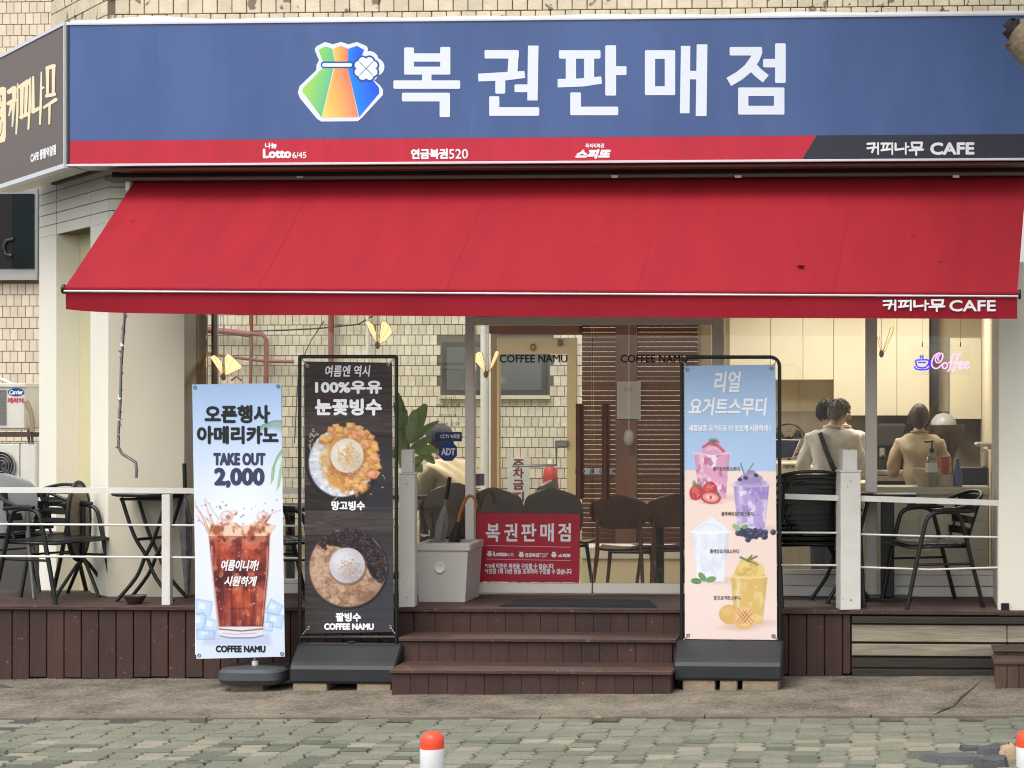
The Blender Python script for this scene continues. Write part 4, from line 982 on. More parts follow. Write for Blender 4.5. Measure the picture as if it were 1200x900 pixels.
# ---- kitchen: cabinets
YCb = 4.2
cab = thing('wall_cabinet', 'row of tall beige handleless wall cabinets over the kitchen counter', 'cabinet', (ax(960, YCb), YCb, 1.6))
xs_ = [855, 903, 941, 977]
def cabdoor(px0, px1, yb, parent, Y=YCb, ytop=None):
    z0 = az(yb, (px0+px1)/2, Y)
    MB().box(ax(px0, Y)+.002, ax(px1, Y)-.002, Y-.018, Y, z0, 2.70, .002).build('cabinet_door', M['cabinet'], parent)
MB().box(ax(855, YCb), ax(977, YCb)-.003, YCb+.001, YB-.002, az(444, 940, YCb), 2.74).build('carcass', M['cabinet'], cab)
for a, b in zip(xs_, xs_[1:]): cabdoor(a, b, 445, cab)
cab2 = thing('wall_cabinet', 'deeper-hung beige wall cabinets above the woman in the brown shirt', 'cabinet', (ax(1035, YCb), YCb, 1.5))
MB().box(ax(977, YCb), ax(1089, YCb), YCb+.001, YB-.002, az(486, 1030, YCb), 2.74).build('carcass', M['cabinet'], cab2)
for a, b in zip((977, 1016, 1051, 1089), (1016, 1051, 1089)): cabdoor(a, b, 487, cab2)
cab3 = thing('wall_cabinet', 'beige wall cabinet at the far right behind the neon coffee sign', 'cabinet', (ax(1140, YCb), YCb, 1.5))
MB().box(ax(1113, YCb), xiR-.01, YCb+.001, YB-.002, az(490, 1140, YCb), az(396, 1140, YCb)).build('carcass', M['cabinet'], cab3)
MB().box(ax(1113, YCb)+.004, ax(1150, YCb), YCb-.018, YCb, az(491, 1140, YCb), az(398, 1140, YCb), .002).build('cabinet_door', M['cabinet'], cab3)
MB().box(ax(1090, YB), ax(1099, YB), YB-.2, YB-.002, 1.7, 2.74).build('dark_filler', M['win_frame'], bld)  # dark upright strip in the gap between the wall cabinets
M['worktop'] = mat('worktop', rgb(120, 104, 86), .4, var=.06); M['steel_dark'] = mat('steel_dark', rgb(70, 66, 62), .3, metal=.5)
bc = thing('back_counter', 'dark back counter with beige front along the kitchen wall', 'counter', (ax(1020, 3.9), 3.9, IF))
MB().box(xk+.05, xiR-.02, 3.98, YB-.003, IF, 1.08).build('cupboard_base', M['trousers'], bc); MB().box(xk+.05, xiR-.02, 3.94, YB-.003, 1.082, 1.12).build('worktop', M['worktop'], bc)
MB().box(xk+.06, xiR-.02, YB-.02, YB-.004, 1.121, 1.66).build('splashback', mat('splashback', rgb(136, 124, 106), .35, var=.1), bc)
em_ = thing('espresso_machine', 'dark boxy espresso machine on the back counter left of the woman', 'machine', (ax(1035, 4.2), 4.2, 1.12))
x0, x1 = ax(1022, 4.1), ax(1062, 4.1)
MB().box(x0, x1, 4.05, 4.45, 1.36, 1.56, .02).build('body', M['steel_dark'], em_); MB().box(x0, x1, 4.3, 4.45, 1.121, 1.36).build('back', M['steel_dark'], em_)
MB().box(x0, x1, 4.02, 4.3, 1.121, 1.17, .01).build('drip_tray', M['steel'], em_)
for k in (.3, .7): MB().tube([(x0+(x1-x0)*k, 4.1, 1.355), (x0+(x1-x0)*k, 4.1, 1.28)], .03, 10).build('group_head', M['chrome'], em_); MB().tube([(x0+(x1-x0)*k, 4.1, 1.29), (x0+(x1-x0)*k, 3.95, 1.27)], .012, 8).build('portafilter', M['black'], em_)
gr = thing('coffee_grinder', 'coffee grinder with dark flared hopper and white domed lid right of the woman', 'grinder', (ax(1112, 4.0), 4.0, 1.12))
c = ax(1110, 4.0)
MB().lathe([(.06, 0), (.07, .02), (.05, .06), (.05, .14), (.06, .16), (.14, .36), (.15, .42), (.148, .43)], (c, 4.0, 1.121), 20).build('hopper', mat('hopper', rgb(58, 46, 38), .3), gr)
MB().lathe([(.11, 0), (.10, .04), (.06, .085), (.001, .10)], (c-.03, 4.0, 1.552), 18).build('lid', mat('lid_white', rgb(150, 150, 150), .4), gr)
fan = thing('desk_fan', 'round black wire desk fan at the left end of the kitchen', 'fan', (ax(925, 3.6), 3.6, 1.12))
c = at(924, 516, 3.6); FR = .135
ring = lambda r, y: [(c.x+r*math.cos(2*PI*k/28), y, c.z+r*math.sin(2*PI*k/28)) for k in range(28)]
MB().tube(ring(FR, 3.6), .006, 6, True).tube(ring(FR, 3.66), .006, 6, True).tube(ring(FR*.55, 3.585), .002, 4, True).build('guard_ring', M['black'], fan)
g = MB()
for k in range(24):
    a = 2*PI*k/24; g.tube([(c.x+.03*math.cos(a), 3.58, c.z+.03*math.sin(a)), (c.x+FR*math.cos(a), 3.6, c.z+FR*math.sin(a))], .0018, 4)
tag(g.build('guard_wires', M['black'], fan), kind='stuff')
for k in range(3):
    a = 2*PI*k/3+.5; pts = [(c.x+.02*math.cos(a), 3.62, c.z+.02*math.sin(a)), (c.x+.12*math.cos(a-.35), 3.61, c.z+.12*math.sin(a-.35)), (c.x+.125*math.cos(a+.1), 3.63, c.z+.125*math.sin(a+.1)), (c.x+.11*math.cos(a+.45), 3.64, c.z+.11*math.sin(a+.45))]
    MB().prism(pts, (0, .003, 0)).build('blade', M['steel_dark'], fan)
MB().lathe([(.035, -.03), (.035, .05)], (0, 0, 0), 14).xform(Matrix.Translation((c.x, 3.63, c.z)) @ Matrix.Rotation(PI/2, 4, 'X')).build('motor', M['black'], fan)
MB().tube([(c.x, 3.68, c.z), (c.x, 3.68, 1.135)], .012, 8).lathe([(.09, 0), (.085, .02), (.02, .025)], (c.x, 3.68, 1.121), 18).build('stand', M['black'], fan)
# order counter with till
oc = thing('order_counter', 'beige order counter with till in front of the customers', 'counter', (ax(930, 2.9), 2.9, IF))
x0, x1 = ax(862, 2.75), ax(1012, 2.75); zc_ = az(566, 930, 2.75)
MB().box(x0, x1, 2.78, 3.3, IF, zc_-.04).build('counter_front', M['cabinet'], oc); MB().box(x0-.02, x1+.02, 2.74, 3.34, zc_-.039, zc_).build('worktop', M['cabinet'], oc)
fanbase = MB().box(xk+.05, ax(985, 3.9), 3.5, 3.93, IF, 1.118).build('side_counter', M['cabinet'], bc)
pos = thing('till', 'white till with tilted dark touch screen at the order counter', 'till', (ax(922, 2.95), 2.95, zc_))
pts = [at(u, v, 2.95) for u, v in ((899, 538), (929, 536.5), (937.5, 515.5), (900, 515))]
MB().prism([p+Vector((0, (p.z-pts[0].z)*.5, 0)) for p in pts], (0, .03, 0)).build('screen_case', M['ac'], pos)
cc = sum((p for p in pts), Vector())/4
MB().prism([cc+(p-cc)*.93+Vector((0, (p.z-pts[0].z)*.5-.003, 0)) for p in pts], (0, .002, 0)).build('screen', mat('till_screen', rgb(38, 46, 66), .2), pos)
x0, x1 = ax(905, 2.9), ax(936, 2.9)
MB().box(x0, x1, 2.9, 3.2, zc_+.001, az(541, 920, 2.9), .015).build('printer_case', mat('till_case', rgb(206, 196, 176), .5), pos)
write_px('lettering', 'OKPOS', M['ink_black'], (918, 545, 931, 549), 2.8985, pos, .001)
pts = [at(u, v, 2.8) for u, v in ((935, 567), (947, 567), (949, 552), (941, 545))]
MB().prism([p+Vector((0, (p.z-pts[0].z)*.4, 0)) for p in pts], (0, .015, 0)).build('card_reader', M['ac'], pos)
cc = sum((p for p in pts), Vector())/4
MB().prism([cc+(p-cc)*.8+Vector((0, (p.z-pts[0].z)*.4-.003, 0)) for p in pts], (0, .002, 0)).build('card_screen', M['st_navy'], pos)
# window shelf with bottles
sh = thing('window_shelf', 'beige shelf counter along the right window', 'shelf', (ax(1095, 1.2), 1.2, IF))
zs_ = az(571, 1095, 1.15)
MB().box(ax(1026, 1.15), ax(1160, 1.15), 1.15, 1.5, zs_-.05, zs_, .004).build('shelf_top', M['cabinet'], sh)
MB().box(ax(1026, 1.15)+.01, ax(1160, 1.15)-.01, 1.2, 1.48, IF, zs_-.051).build('shelf_front', M['cabinet'], sh)
bt = thing('pump_bottle', 'clear pump bottle with black pump head standing on the window shelf', 'bottle', (ax(1092, 1.25), 1.25, zs_))
c = ax(1092, 1.25); hb = 60/scale_at(1092, 1.25)/1.0
M['bottle'] = mat('bottle_plastic', rgb(206, 196, 168), .15, trans=.6, spec=.6)
MB().lathe([(.038, 0), (.042, .01), (.042, .17), (.036, .205), (.018, .225), (.016, .24)], (c, 1.25, zs_+.001), 18).build('bottle_body', M['bottle'], bt)
MB().lathe([(.043, .10), (.043, .165)], (c, 1.25, zs_), 18).build('label_band', M['pvc'], bt)
MB().tube([(c, 1.25, zs_+.235), (c, 1.25, zs_+.265)], .017, 12).tube([(c, 1.25, zs_+.265), (c, 1.25, zs_+.31), (c, 1.25, zs_+.315)], .006, 8).tube([(c+.012, 1.25, zs_+.315), (c-.05, 1.25, zs_+.312)], .008, 8).build('pump', M['black'], bt)
tr = thing('cup_tray', 'stacked beige trays on the window shelf behind the pump bottle', 'tray', (ax(1097, 1.36), 1.36, zs_))
c = ax(1096, 1.36)
MB().prism([(c-.125, 1.30, zs_+.001), (c+.115, 1.30, zs_+.001), (c+.155, 1.30, zs_+.075), (c-.155, 1.30, zs_+.075)], (0, .14, 0)).build('tray', M['shirt_khaki'], tr)
MB().prism([(c-.13, 1.315, zs_+.076), (c+.06, 1.315, zs_+.076), (c+.03, 1.315, zs_+.12), (c-.16, 1.315, zs_+.125)], (0, .11, 0)).build('tray', M['shirt_khaki'], tr)
cu_ = thing('pink_cup', 'pinkish red cup on the window shelf beside the pump bottle', 'cup', (ax(1113, 1.42), 1.42, zs_))
MB().lathe([(.03, 0), (.042, .15), (.043, .155)], (ax(1107, 1.47), 1.47, zs_+.05), 16).build('cup_body', mat('cup_pink', rgb(186, 100, 84), .5), cu_)
MB().lathe([(.031, 0), (.031, .049)], (ax(1107, 1.47), 1.47, zs_+.0005), 12).build('cup_foot', mat('cup_foot', rgb(150, 80, 70), .5), cu_)
bb_ = thing('blue_bottle', 'small blue bottle on the window shelf at the right of the trays', 'bottle', (ax(1124, 1.3), 1.3, zs_))
MB().lathe([(.032, 0), (.034, .08), (.014, .15), (.014, .19), (.001, .192)], (ax(1122, 1.3), 1.3, zs_+.001), 14).build('bottle_body', mat('bottle_blue', rgb(84, 100, 140), .3), bb_)
mx = thing('white_blender', 'white kitchen machine with an overhanging arm at the far right of the window', 'machine', (ax(1160, 2.4), 2.4, .9))
zb = az(548, 1155, 2.4)
MB().box(ax(1152, 2.4), xiR-.03, 2.4, 2.62, zb, az(527, 1155, 2.4), .01).build('base', M['ac'], mx); MB().box(ax(1159, 2.4), ax(1167, 2.4), 2.42, 2.6, az(526.9, 1155, 2.4), az(519, 1155, 2.4)).build('column', M['ac'], mx)
MB().box(ax(1143, 2.4), ax(1168, 2.4), 2.41, 2.61, az(525, 1155, 2.4)+.01, az(518.5, 1155, 2.4), .012).build('arm', M['ac'], mx)
MB().box(ax(1120, 2.4), xiR-.03, 2.36, 2.66, IF, zb-.002).build('stand', mat('stand_navy', rgb(40, 46, 60), .5), mx)
# staff and guests -------------------------------------------------------------
def skin_mesh(name, chains, m, parent, sub=2):
    """chains: lists of (x, y, z, radius[, radius2]) sharing their first point with an earlier one where equal"""
    pts, rad, edges = [], [], []
    def idx(p):
        for i, q in enumerate(pts):
            if (Vector(q)-Vector(p[:3])).length < 1e-4: return i
        pts.append(p[:3]); rad.append((p[3], p[4] if len(p) > 4 else p[3])); return len(pts)-1
    for ch in chains:
        ids = [idx(p) for p in ch]; edges += list(zip(ids, ids[1:]))
    me = bpy.data.meshes.new(name); me.from_pydata(pts, edges, []); o = bpy.data.objects.new(name, me); COL.objects.link(o)
    o.modifiers.new('skin', 'SKIN'); sv = me.skin_vertices[0].data
    for i, r in enumerate(rad): sv[i].radius = r
    sv[0].use_root = True
    ss = o.modifiers.new('sub', 'SUBSURF'); ss.levels = sub; ss.render_levels = sub
    dg = bpy.context.evaluated_depsgraph_get(); me2 = bpy.data.meshes.new_from_object(o.evaluated_get(dg))
    bpy.data.objects.remove(o); me2.materials.clear(); me2.materials.append(m)
    me2.polygons.foreach_set('use_smooth', [True]*len(me2.polygons))
    r = bpy.data.objects.new(name, me2); COL.objects.link(r); r.parent = parent; OFF[r.as_pointer()] = (0, 0, 0)
    return r
def person(label, loc, rz, H, shirt, hair, pose, hairstyle='short', turn=0.0):
    r = thing('person', label, 'person', loc, rz); k = H/1.70; OFF[r.as_pointer()] = (0, 0, 0)
    bend = pose.get('bend', .05)                                 # forward lean of the shoulders (towards +y)
    hz, sz, nz = .90*k, 1.38*k, 1.46*k
    hip, knee, ank = (.0, 0, hz), .48*k, .07*k
    S = lambda z: bend*max(0, (z-hz)/(sz-hz))**1.3
    nk = (0, S(nz)+.01, nz); hd = (pose.get('hx', 0), S(nz)+pose.get('hy', .05), 1.555*k)
    body = [[(0, S(sz), sz, .05*k), (0, S(nz)+.01, nz, .047*k), (hd[0]*.6, hd[1]-.015, 1.49*k, .058*k), (hd[0], hd[1], 1.55*k, .080*k, .092*k), (hd[0], hd[1]-.005, 1.605*k, .074*k, .088*k)]]
    for s in (-1, 1):
        sh_ = (s*.19*k, S(sz), sz-.02*k); el = pose.get('elbow', lambda s: (s*.25*k, S(1.1)+.03, 1.10*k))(s); wr_ = pose.get('wrist', lambda s: (s*.20*k, S(1.1)+.26, 1.06*k))(s)
        dirv = (Vector(wr_)-Vector(el)).normalized(); h1 = Vector(wr_)+dirv*.08*k
        body.append([(0, S(sz), sz, .05*k), (*sh_, .05*k), (*el, .036*k), (*wr_, .026*k), (*h1, .034*k, .016*k)])
        for f in range(4):                                       # fingers
            o_ = Vector((s*(-.027+.018*f)*k, 0, .004*(f % 2)))
            body.append([(*h1, .034*k, .016*k), (*(h1+o_+dirv*.035*k), .0085*k), (*(h1+o_+dirv*(.07-.006*abs(f-1))*k+Vector((0, 0, -.015*k))), .0075*k)])
        body.append([(*wr_, .026*k), (*(Vector(wr_)+dirv*.05*k+Vector((-s*.035*k, 0, .012*k))), .011*k), (*(Vector(wr_)+dirv*.09*k+Vector((-s*.045*k, 0, .0))), .009*k)])
    body.append([(0, S(sz), sz, .05*k), (0, S(1.15*k), 1.15*k, .10*k), (0, 0, hz, .11*k)])
    for s in (-1, 1): body.append([(0, 0, hz, .11*k), (s*.09*k, 0, hz-.06*k, .08*k), (s*.10*k, .01, knee, .052*k), (s*.10*k, -.01, ank, .036*k), (s*.11*k, .11*k, .035*k, .034*k)])
    skin_mesh('body', body, M['skin'], r)
    sh = [[(0, 0, hz-.05*k, .155*k, .12*k), (0, S(1.05*k), 1.05*k, .155*k, .115*k), (0, S(1.22*k), 1.22*k, .175*k, .125*k), (0, S(sz)-.005, sz-.04*k, .15*k, .10*k), (0, S(nz), nz-.015*k, .068*k)]]
    for s in (-1, 1):
        sh_ = (s*.175*k, S(sz), sz-.045*k); el = Vector(pose.get('elbow', lambda s: (s*.25*k, S(1.1)+.03, 1.10*k))(s)); wr_ = Vector(pose.get('wrist', lambda s: (s*.20*k, S(1.1)+.26, 1.06*k))(s))
        end = el.lerp(wr_, pose.get('sleeve', .75))
        sh.append([(0, S(sz)-.005, sz-.04*k, .15*k, .10*k), (*sh_, .082*k), (*(Vector(sh_).lerp(el, .5)), .074*k), (*el, .064*k), (*end, .052*k)])
    so_ = skin_mesh('shirt', sh, shirt, r, 3)
    for v in so_.data.vertices:                                  # folds in the cloth
        x, y, z = v.co; v.co += v.normal*(.006*math.sin(z*34+5*math.sin(x*13+y*9))+.004*math.sin(x*60+z*21)*math.sin(z*17))
    col_ = [(.072*k*math.cos(2*PI*i/20), S(nz)+.005+.066*k*math.sin(2*PI*i/20), nz-.012*k-.012*k*math.sin(2*PI*i/20)) for i in range(20)]
    MB().tube(col_, .011*k, 8, True).build('collar', shirt, r, True)
    tr_ = [[(0, 0, hz+.02*k, .15*k, .115*k), (0, 0, hz-.08*k, .14*k, .115*k)]]
    for s in (-1, 1): tr_.append([(0, 0, hz-.08*k, .14*k, .115*k), (s*.095*k, 0, hz-.22*k, .092*k), (s*.10*k, .01, knee, .07*k), (s*.10*k, -.01, .10*k, .058*k)])
    skin_mesh('trousers', tr_, M['trousers'], r)
    hb_ = MB(); cx, cy, cz = hd[0], hd[1], 1.575*k
    def hp(u, v):
        th = u*2*PI; ph = v*PI*(.70 if hairstyle == 'short' else .80)
        fr = max(0, math.sin(th-turn)); sd_ = max(0, 1-abs(math.sin(th-turn))*1.6)       # +y is the face side
        ph *= 1-.50*fr-.18*sd_
        rr_ = 1+.025*math.sin(th*9+v*7)+.02*math.sin(th*23)
        return (cx+.089*k*rr_*math.sin(ph)*math.cos(th), cy+.103*k*rr_*math.sin(ph)*math.sin(th)-.004, cz+.105*k*rr_*math.cos(ph))
    hb_.grid(hp, 40, 14)
    for _ in range(420):                                         # locks of hair lying on the cap
        u0, v0 = random.random(), random.uniform(.05, .95); dv = random.uniform(.12, .30); du = random.uniform(-.02, .02); w_ = random.uniform(.004, .009); o_ = Vector((cx, cy, cz)); pts = []
        for i in range(4):
            q_ = Vector(hp(u0+du*i/3, min(1.08, v0+dv*i/3))); pts.append(q_+(q_-o_).normalized()*(.003+.004*math.sin(PI*i/3)+random.uniform(0, .003)))
        hb_.tube(pts, [w_*.4, w_*.6, w_*.5, .0008], 4, caps=False)
    hb_.build('hair', hair, r, True)
    ct, st_ = math.cos(turn), math.sin(turn); hp2 = lambda dx, dy: (cx+dx*ct-dy*st_, cy+dx*st_+dy*ct)
    for s in (-1, 1):
        MB().ball((*hp2(s*.083*k, .005), 1.55*k), .016*k, .018*k, .032*k, 10, 8).build('ear', M['skin'], r, True)
        MB().ball((*hp2(s*.032*k, .084*k), 1.57*k), .011*k, .010*k, .008*k, 8, 6).build('eye', M['black'], r, True)
    MB().ball((*hp2(0, .098*k), 1.535*k), .016*k, .016*k, .024*k, 10, 8).build('nose', M['skin'], r, True)
    MB().ball((*hp2(0, .086*k), 1.495*k), .020*k, .010*k, .006*k, 10, 6).build('mouth', mat('lips', rgb(150, 86, 76), .5), r, True)
    return r, k, S
def strap(r, k, S, side, m):
    pts = []
    for i in range(17):                                          # across the back from one shoulder to the other hip
        t = i/16; x = side*(-.085+.235*t)*k; z = (1.405-.50*t)*k
        pts.append((x, S(z)-(.098+.045*math.sin(PI*min(1, t*1.2)))*k, z))
    mb = MB()
    for i in range(16):
        a, b = Vector(pts[i]), Vector(pts[i+1]); d = (b-a).normalized(); w = Vector((d.z, 0, -d.x))*.019
        mb.add([a-w, a+w, b+w, b-w, a-w+Vector((0, .012, 0)), a+w+Vector((0, .012, 0)), b+w+Vector((0, .012, 0)), b-w+Vector((0, .012, 0))], [(0, 1, 2, 3), (0, 4, 5, 1), (2, 6, 7, 3), (0, 3, 7, 4), (1, 5, 6, 2)])
    mb.build('bag_strap', m, r, True)
Ym = 2.2
hh_ = 1.775-IF
r1, k1, S1 = person('man from behind in a white shirt with a black crossbody strap', (ax(972, Ym), Ym, IF), -.15, 1.53, M['shirt_white'], M['hair_grey'], dict(bend=.10, hx=.035, hy=.10), turn=-.9)
strap(r1, k1, S1, 1, M['black'])
r2, k2, S2 = person('person in white with a dark strap partly hidden beside the white-shirted man', (ax(984, 2.62), 2.62, IF), -.25, 1.53, M['shirt_white'], M['hair'], dict(bend=.05, hx=-.12, hy=.02))
strap(r2, k2, S2, -1, M['black'])
Yw = 3.0
r3, k3, S3 = person('woman from behind in a brown shirt with dark tied hair at the kitchen', (ax(1078, Yw), Yw, IF), .05, 1.47, M['shirt_beige'], mat('hair_brown', rgb(62, 44, 40), .5, var=.2, vscale=60, bump=.5, bscale=90), dict(bend=.07, hy=.07), 'long')
MB().ball((0, S3(1.46*k3)-.02, 1.60*k3), .078, .065, .10, 16, 12).build('hair_bun', M['hair'] if False else bpy.data.materials['hair_brown'], r3, True)
Yp_ = 2.3
r4, k4, S4 = person('guest in beige shirt and dark cap bent over a table behind the left window', (ax(541, Yp_), Yp_, IF-.34), .9, 1.66, M['shirt_khaki'], M['hair'],
    dict(bend=.16, hx=.0, hy=.07, sleeve=.7, elbow=lambda s: (s*.27, .26, 1.02), wrist=lambda s: (s*.20, .46, 1.06)))
MB().lathe([(.108, -.02), (.104, .03), (.08, .075), (.03, .10), (.001, .103)], (0, S4(1.43)+.07, 1.565), 18).grid(lambda u, v: ((u-.5)*.16, S4(1.43)+.15+.10*v*math.cos((u-.5)*2.2), 1.56-.01*v), 6, 3).build('cap', M['trousers'], r4, True)
MB().box(-.02, .11, -.135, -.115, 1.20, 1.29).build('back_patch', mat('patch_purple', rgb(92, 70, 108), .8), r4, True)

# ---- furniture inside
def shell_chair(name, label, cat_, loc, rz, m_shell, m_leg, sh_=.44, group=None, gap=0.0):
    r = thing(name, label, cat_, loc, rz, group); OFF[r.as_pointer()] = (0, 0, 0)
    def back(u, v):                                              # front of the chair is +y
        w = (.20+.035*math.sin(PI*min(1, v*1.15))-(.06*(1-v)**2))*(1 if v < .72 else max(.3, math.sqrt(max(0, 1-((v-.72)/.29)**4))))
        x = (u-.5)*2*w; y = -.19-.07*v+.05*(2*(u-.5))**2; return (x, y, sh_-.005+gap+(.40-gap)*v-.03*abs(2*(u-.5))**3*v)
    mb = MB().grid(back, 12, 26); mb.grid(lambda u, v: Vector(back(1-u, v))+Vector((0, -.012, 0)), 12, 26); mb.build('backrest', m_shell, r, True)
    seat = lambda u, v: ((u-.5)*.44*(1-.12*(1-v)), -.20+.42*v, sh_+.015*(2*u-1)**2-.02*math.sin(PI*v)-.015*(v > .9))
    mb = MB().grid(seat, 10, 8); mb.grid(lambda u, v: Vector(seat(1-u, v))+Vector((0, 0, -.014)), 10, 8); mb.build('seat', m_shell, r, True)
    for sx in (-1, 1):
        MB().tube([(sx*.15, .15, sh_-.02), (sx*.20, .20, .0)], [.016, .011], 8).build('leg', m_leg, r, True)
        MB().tube([(sx*.155, -.20, sh_+.22), (sx*.16, -.19, sh_-.02), (sx*.20, -.25, .0)], [.012, .017, .011], 8).build('leg', m_leg, r, True)
    MB().tube([(-.16, .14, sh_-.05), (.16, .14, sh_-.05)], .01, 6).build('stretcher', m_leg, r, True)
    return r
grp = 'dark plywood chairs inside'
ch0 = shell_chair('dining_chair', 'dark plywood chair seen from behind left of the right door handle', 'chair', (ax(733, 1.75), 1.75, IF), -.1, M['walnut'], M['walnut'], .44, grp, .15)
ch1 = shell_chair('dining_chair', 'smoky dark chair back above the left part of the red notice', 'chair', (ax(582, 1.7), 1.7, IF+.02), .1, M['ply'], M['black'], .47, grp)
ch2 = shell_chair('dining_chair', 'smoky dark chair back above the right part of the red notice', 'chair', (ax(657, 1.7), 1.7, IF+.02), -.1, M['ply'], M['black'], .47, grp)
ch3 = shell_chair('dining_chair', 'dark chair turned sideways between the two smoky chair backs', 'chair', (ax(612, 2.3), 2.3, IF+.02), 1.35, M['ply'], M['black'], .50, grp)
ch4 = shell_chair('dining_chair', 'dark plywood chair half hidden by the smoothie banner', 'chair', (ax(782, 1.9), 1.9, IF), .4, M['walnut'], M['walnut'], .44, grp, .15)
ch5 = shell_chair('dining_chair', 'dark chair back behind the umbrellas under the seated guest', 'chair', (ax(529, 1.75), 1.75, IF+.05), .35, M['ply'], M['black'], .47, grp)
def pedestal_table(label, px, Y, w, h, m_top, group=None):
    r = thing('pedestal_table', label, 'table', (ax(px, Y), Y, IF), 0, group); OFF[r.as_pointer()] = (0, 0, 0)
    MB().box(-w/2, w/2, -w/2, w/2, h-.03, h, .004).build('tabletop', m_top, r, True)
    MB().tube([(0, 0, .02), (0, 0, h-.031)], .035, 10).build('column', M['black'], r, True)
    MB().box(-.2, .2, -.2, .2, 0, .02, .004).build('base', M['black'], r, True)
    return r
pedestal_table('dark pedestal table beside the chair behind the right glass door', 773, 2.2, .6, .74, M['walnut'])
pedestal_table('dark pedestal table in front of the seated guest', 497, 2.25, .6, .80, M['black'])
pedestal_table('black pedestal table at the foot of the left window', 340, 1.7, .6, .74, M['black'])
tm_ = thing('tablet_stand', 'low pale storage case under the blinds near the red notice', 'case', (ax(692, 3.2), 3.2, IF))
MB().box(ax(680, 3.2), ax(820, 3.2), 3.2, 3.5, IF+.0, az(655, 690, 3.2), .01).build('case', M['int_wall'], tm_); MB().box(ax(681, 3.2), ax(819, 3.2), 3.19, 3.49, az(655, 690, 3.2)+.001, az(640, 690, 3.2), .01).build('lid', M['ac'], tm_)

# ---- lamps: butterfly-shaped lit wings hanging on wires
M['wing_rib'] = M['brass']
def butterfly(px, py, Y, label, wings, sz=1.0):
    p = at(px, py, Y); s = 1/scale_at(px, Y)*sz
    r = thing('butterfly_lamp', label, 'lamp', (p.x, Y, p.z), 0, 'lit butterfly lamps in the windows')
    MB().ball((p.x, Y, p.z-.5*s), 3.0*s, 3.0*s, 4.5*s, 12, 8).build('stem', M['brass'], r)
    MB().tube([(p.x, Y, p.z), (p.x, Y, 2.74)], .0018, 4).build('wire', M['brass'], r)
    for wi, poly in enumerate(wings):
        q = [Vector((p.x+x*s, Y+(.01 if wi else -.01), p.z-y*s)) for x, y in poly]
        mb = MB().prism(q, (0, .006, 0)); w = mb.build('wing', M['lamp_glow'], r)
        for k in range(1, len(q)):
            MB().tube([q[0]+Vector((0, -.002, 0)), q[k]+Vector((0, -.002, 0))], .0011, 4).build('wing_rib', M['brass'], w)
        MB().tube([v+Vector((0, .003, 0)) for v in q], .003, 5, True).build('wing_rim', mat('rim_glow', rgb(240, 190, 110), .4), w)
    return r
butterfly(262, 441, .915, 'lit butterfly lamp above the iced coffee banner', [[(0, 0), (-15, -22), (-11, -25), (-4, -20), (-1, -16)], [(1, 0), (1, -22), (4, -27), (12, -21), (21, -12), (20, -9)]])
butterfly(442.5, 404, .915, 'lit butterfly lamp above the dessert bowl banner', [[(0, 0), (-14, -26), (-10, -28), (-4, -22), (-1, -12)], [(1, 0), (4, -26), (8, -28), (14, -22), (17, -14), (8, -4)]])
butterfly(569.5, 438, .915, 'lit butterfly lamp just right of the left door frame', [[(0, 0), (-15, -18), (-13, -22), (-8, -26), (-4, -24), (-1, -10)], [(1, 0), (11, -26), (14, -27), (14.5, -23), (7, -8)]])
butterfly(1033, 414, .915, 'lit butterfly lamp beside the right window mullion', [[(0, 0), (-5, -20), (-3, -20), (0, -8)], [(1, 0), (11, -30), (14, -31), (13.5, -26), (5, -4)]])
butterfly(237, 388, .915, 'small lit lamp loops at the left end under the awning', [[(0, -9), (-4, -16), (-3, -26), (0, -24), (1, -16)], [(2, -9), (0, -18), (3, -25), (5, -18)]], 1.0)
butterfly(1165.5, 398, .915, 'small lit lamp at the right end under the awning', [[(0, -9), (-4, -18), (-3, -28), (0, -26), (1, -16)], [(1.5, -8), (1, -20), (3, -26), (4, -16)]], 1.0)
# ---- neon sign on an acrylic sheet
YN2 = .92
ne = thing('neon_sign', 'clear acrylic neon sign with a blue cup and pink coffee script', 'sign', (ax(1105, YN2), YN2, az(440, 1105, YN2)))
def zn(x, y): return (1060+x/8.571, 390+y/8.571)
pts = [at(*zn(*q), YN2+.02) for q in ((70, 125), (650, 120), (650, 425), (70, 425))]
MB().prism([(p.x, YN2+.02, p.z) for p in pts], (0, .005, 0)).build('acrylic_sheet', M['glass'], ne)
for x_ in (178, 562):
    p = at(*zn(x_, 140), YN2+.02); MB().tube([(p.x, YN2+.022, p.z), (p.x, YN2+.022, 2.48)], .0012, 4).build('hanging_wire', M['black'], ne)
    MB().tube([(p.x, YN2+.022, p.z), (p.x, YN2+.022, p.z+.03)], .004, 6).build('hook', M['black'], ne)
def spline(pts, n=5):
    out = []
    for i in range(len(pts)-1):
        p0, p1, p2, p3 = [Vector(pts[max(0, min(len(pts)-1, i+d))]) for d in (-1, 0, 1, 2)]
        for k in range(n):
            t = k/n; out.append(.5*((2*p1)+(p2-p0)*t+(2*p0-5*p1+4*p2-p3)*t*t+(3*p1-p0-3*p2+p3)*t**3))
    return out+[Vector(pts[-1])]
def neon(strokes, m, r_, name):
    for st in strokes:
        MB().tube([at(*zn(p.x, p.y), YN2) for p in spline([(x, y) for x, y in st])], r_, 6).build(name, M[m], ne)
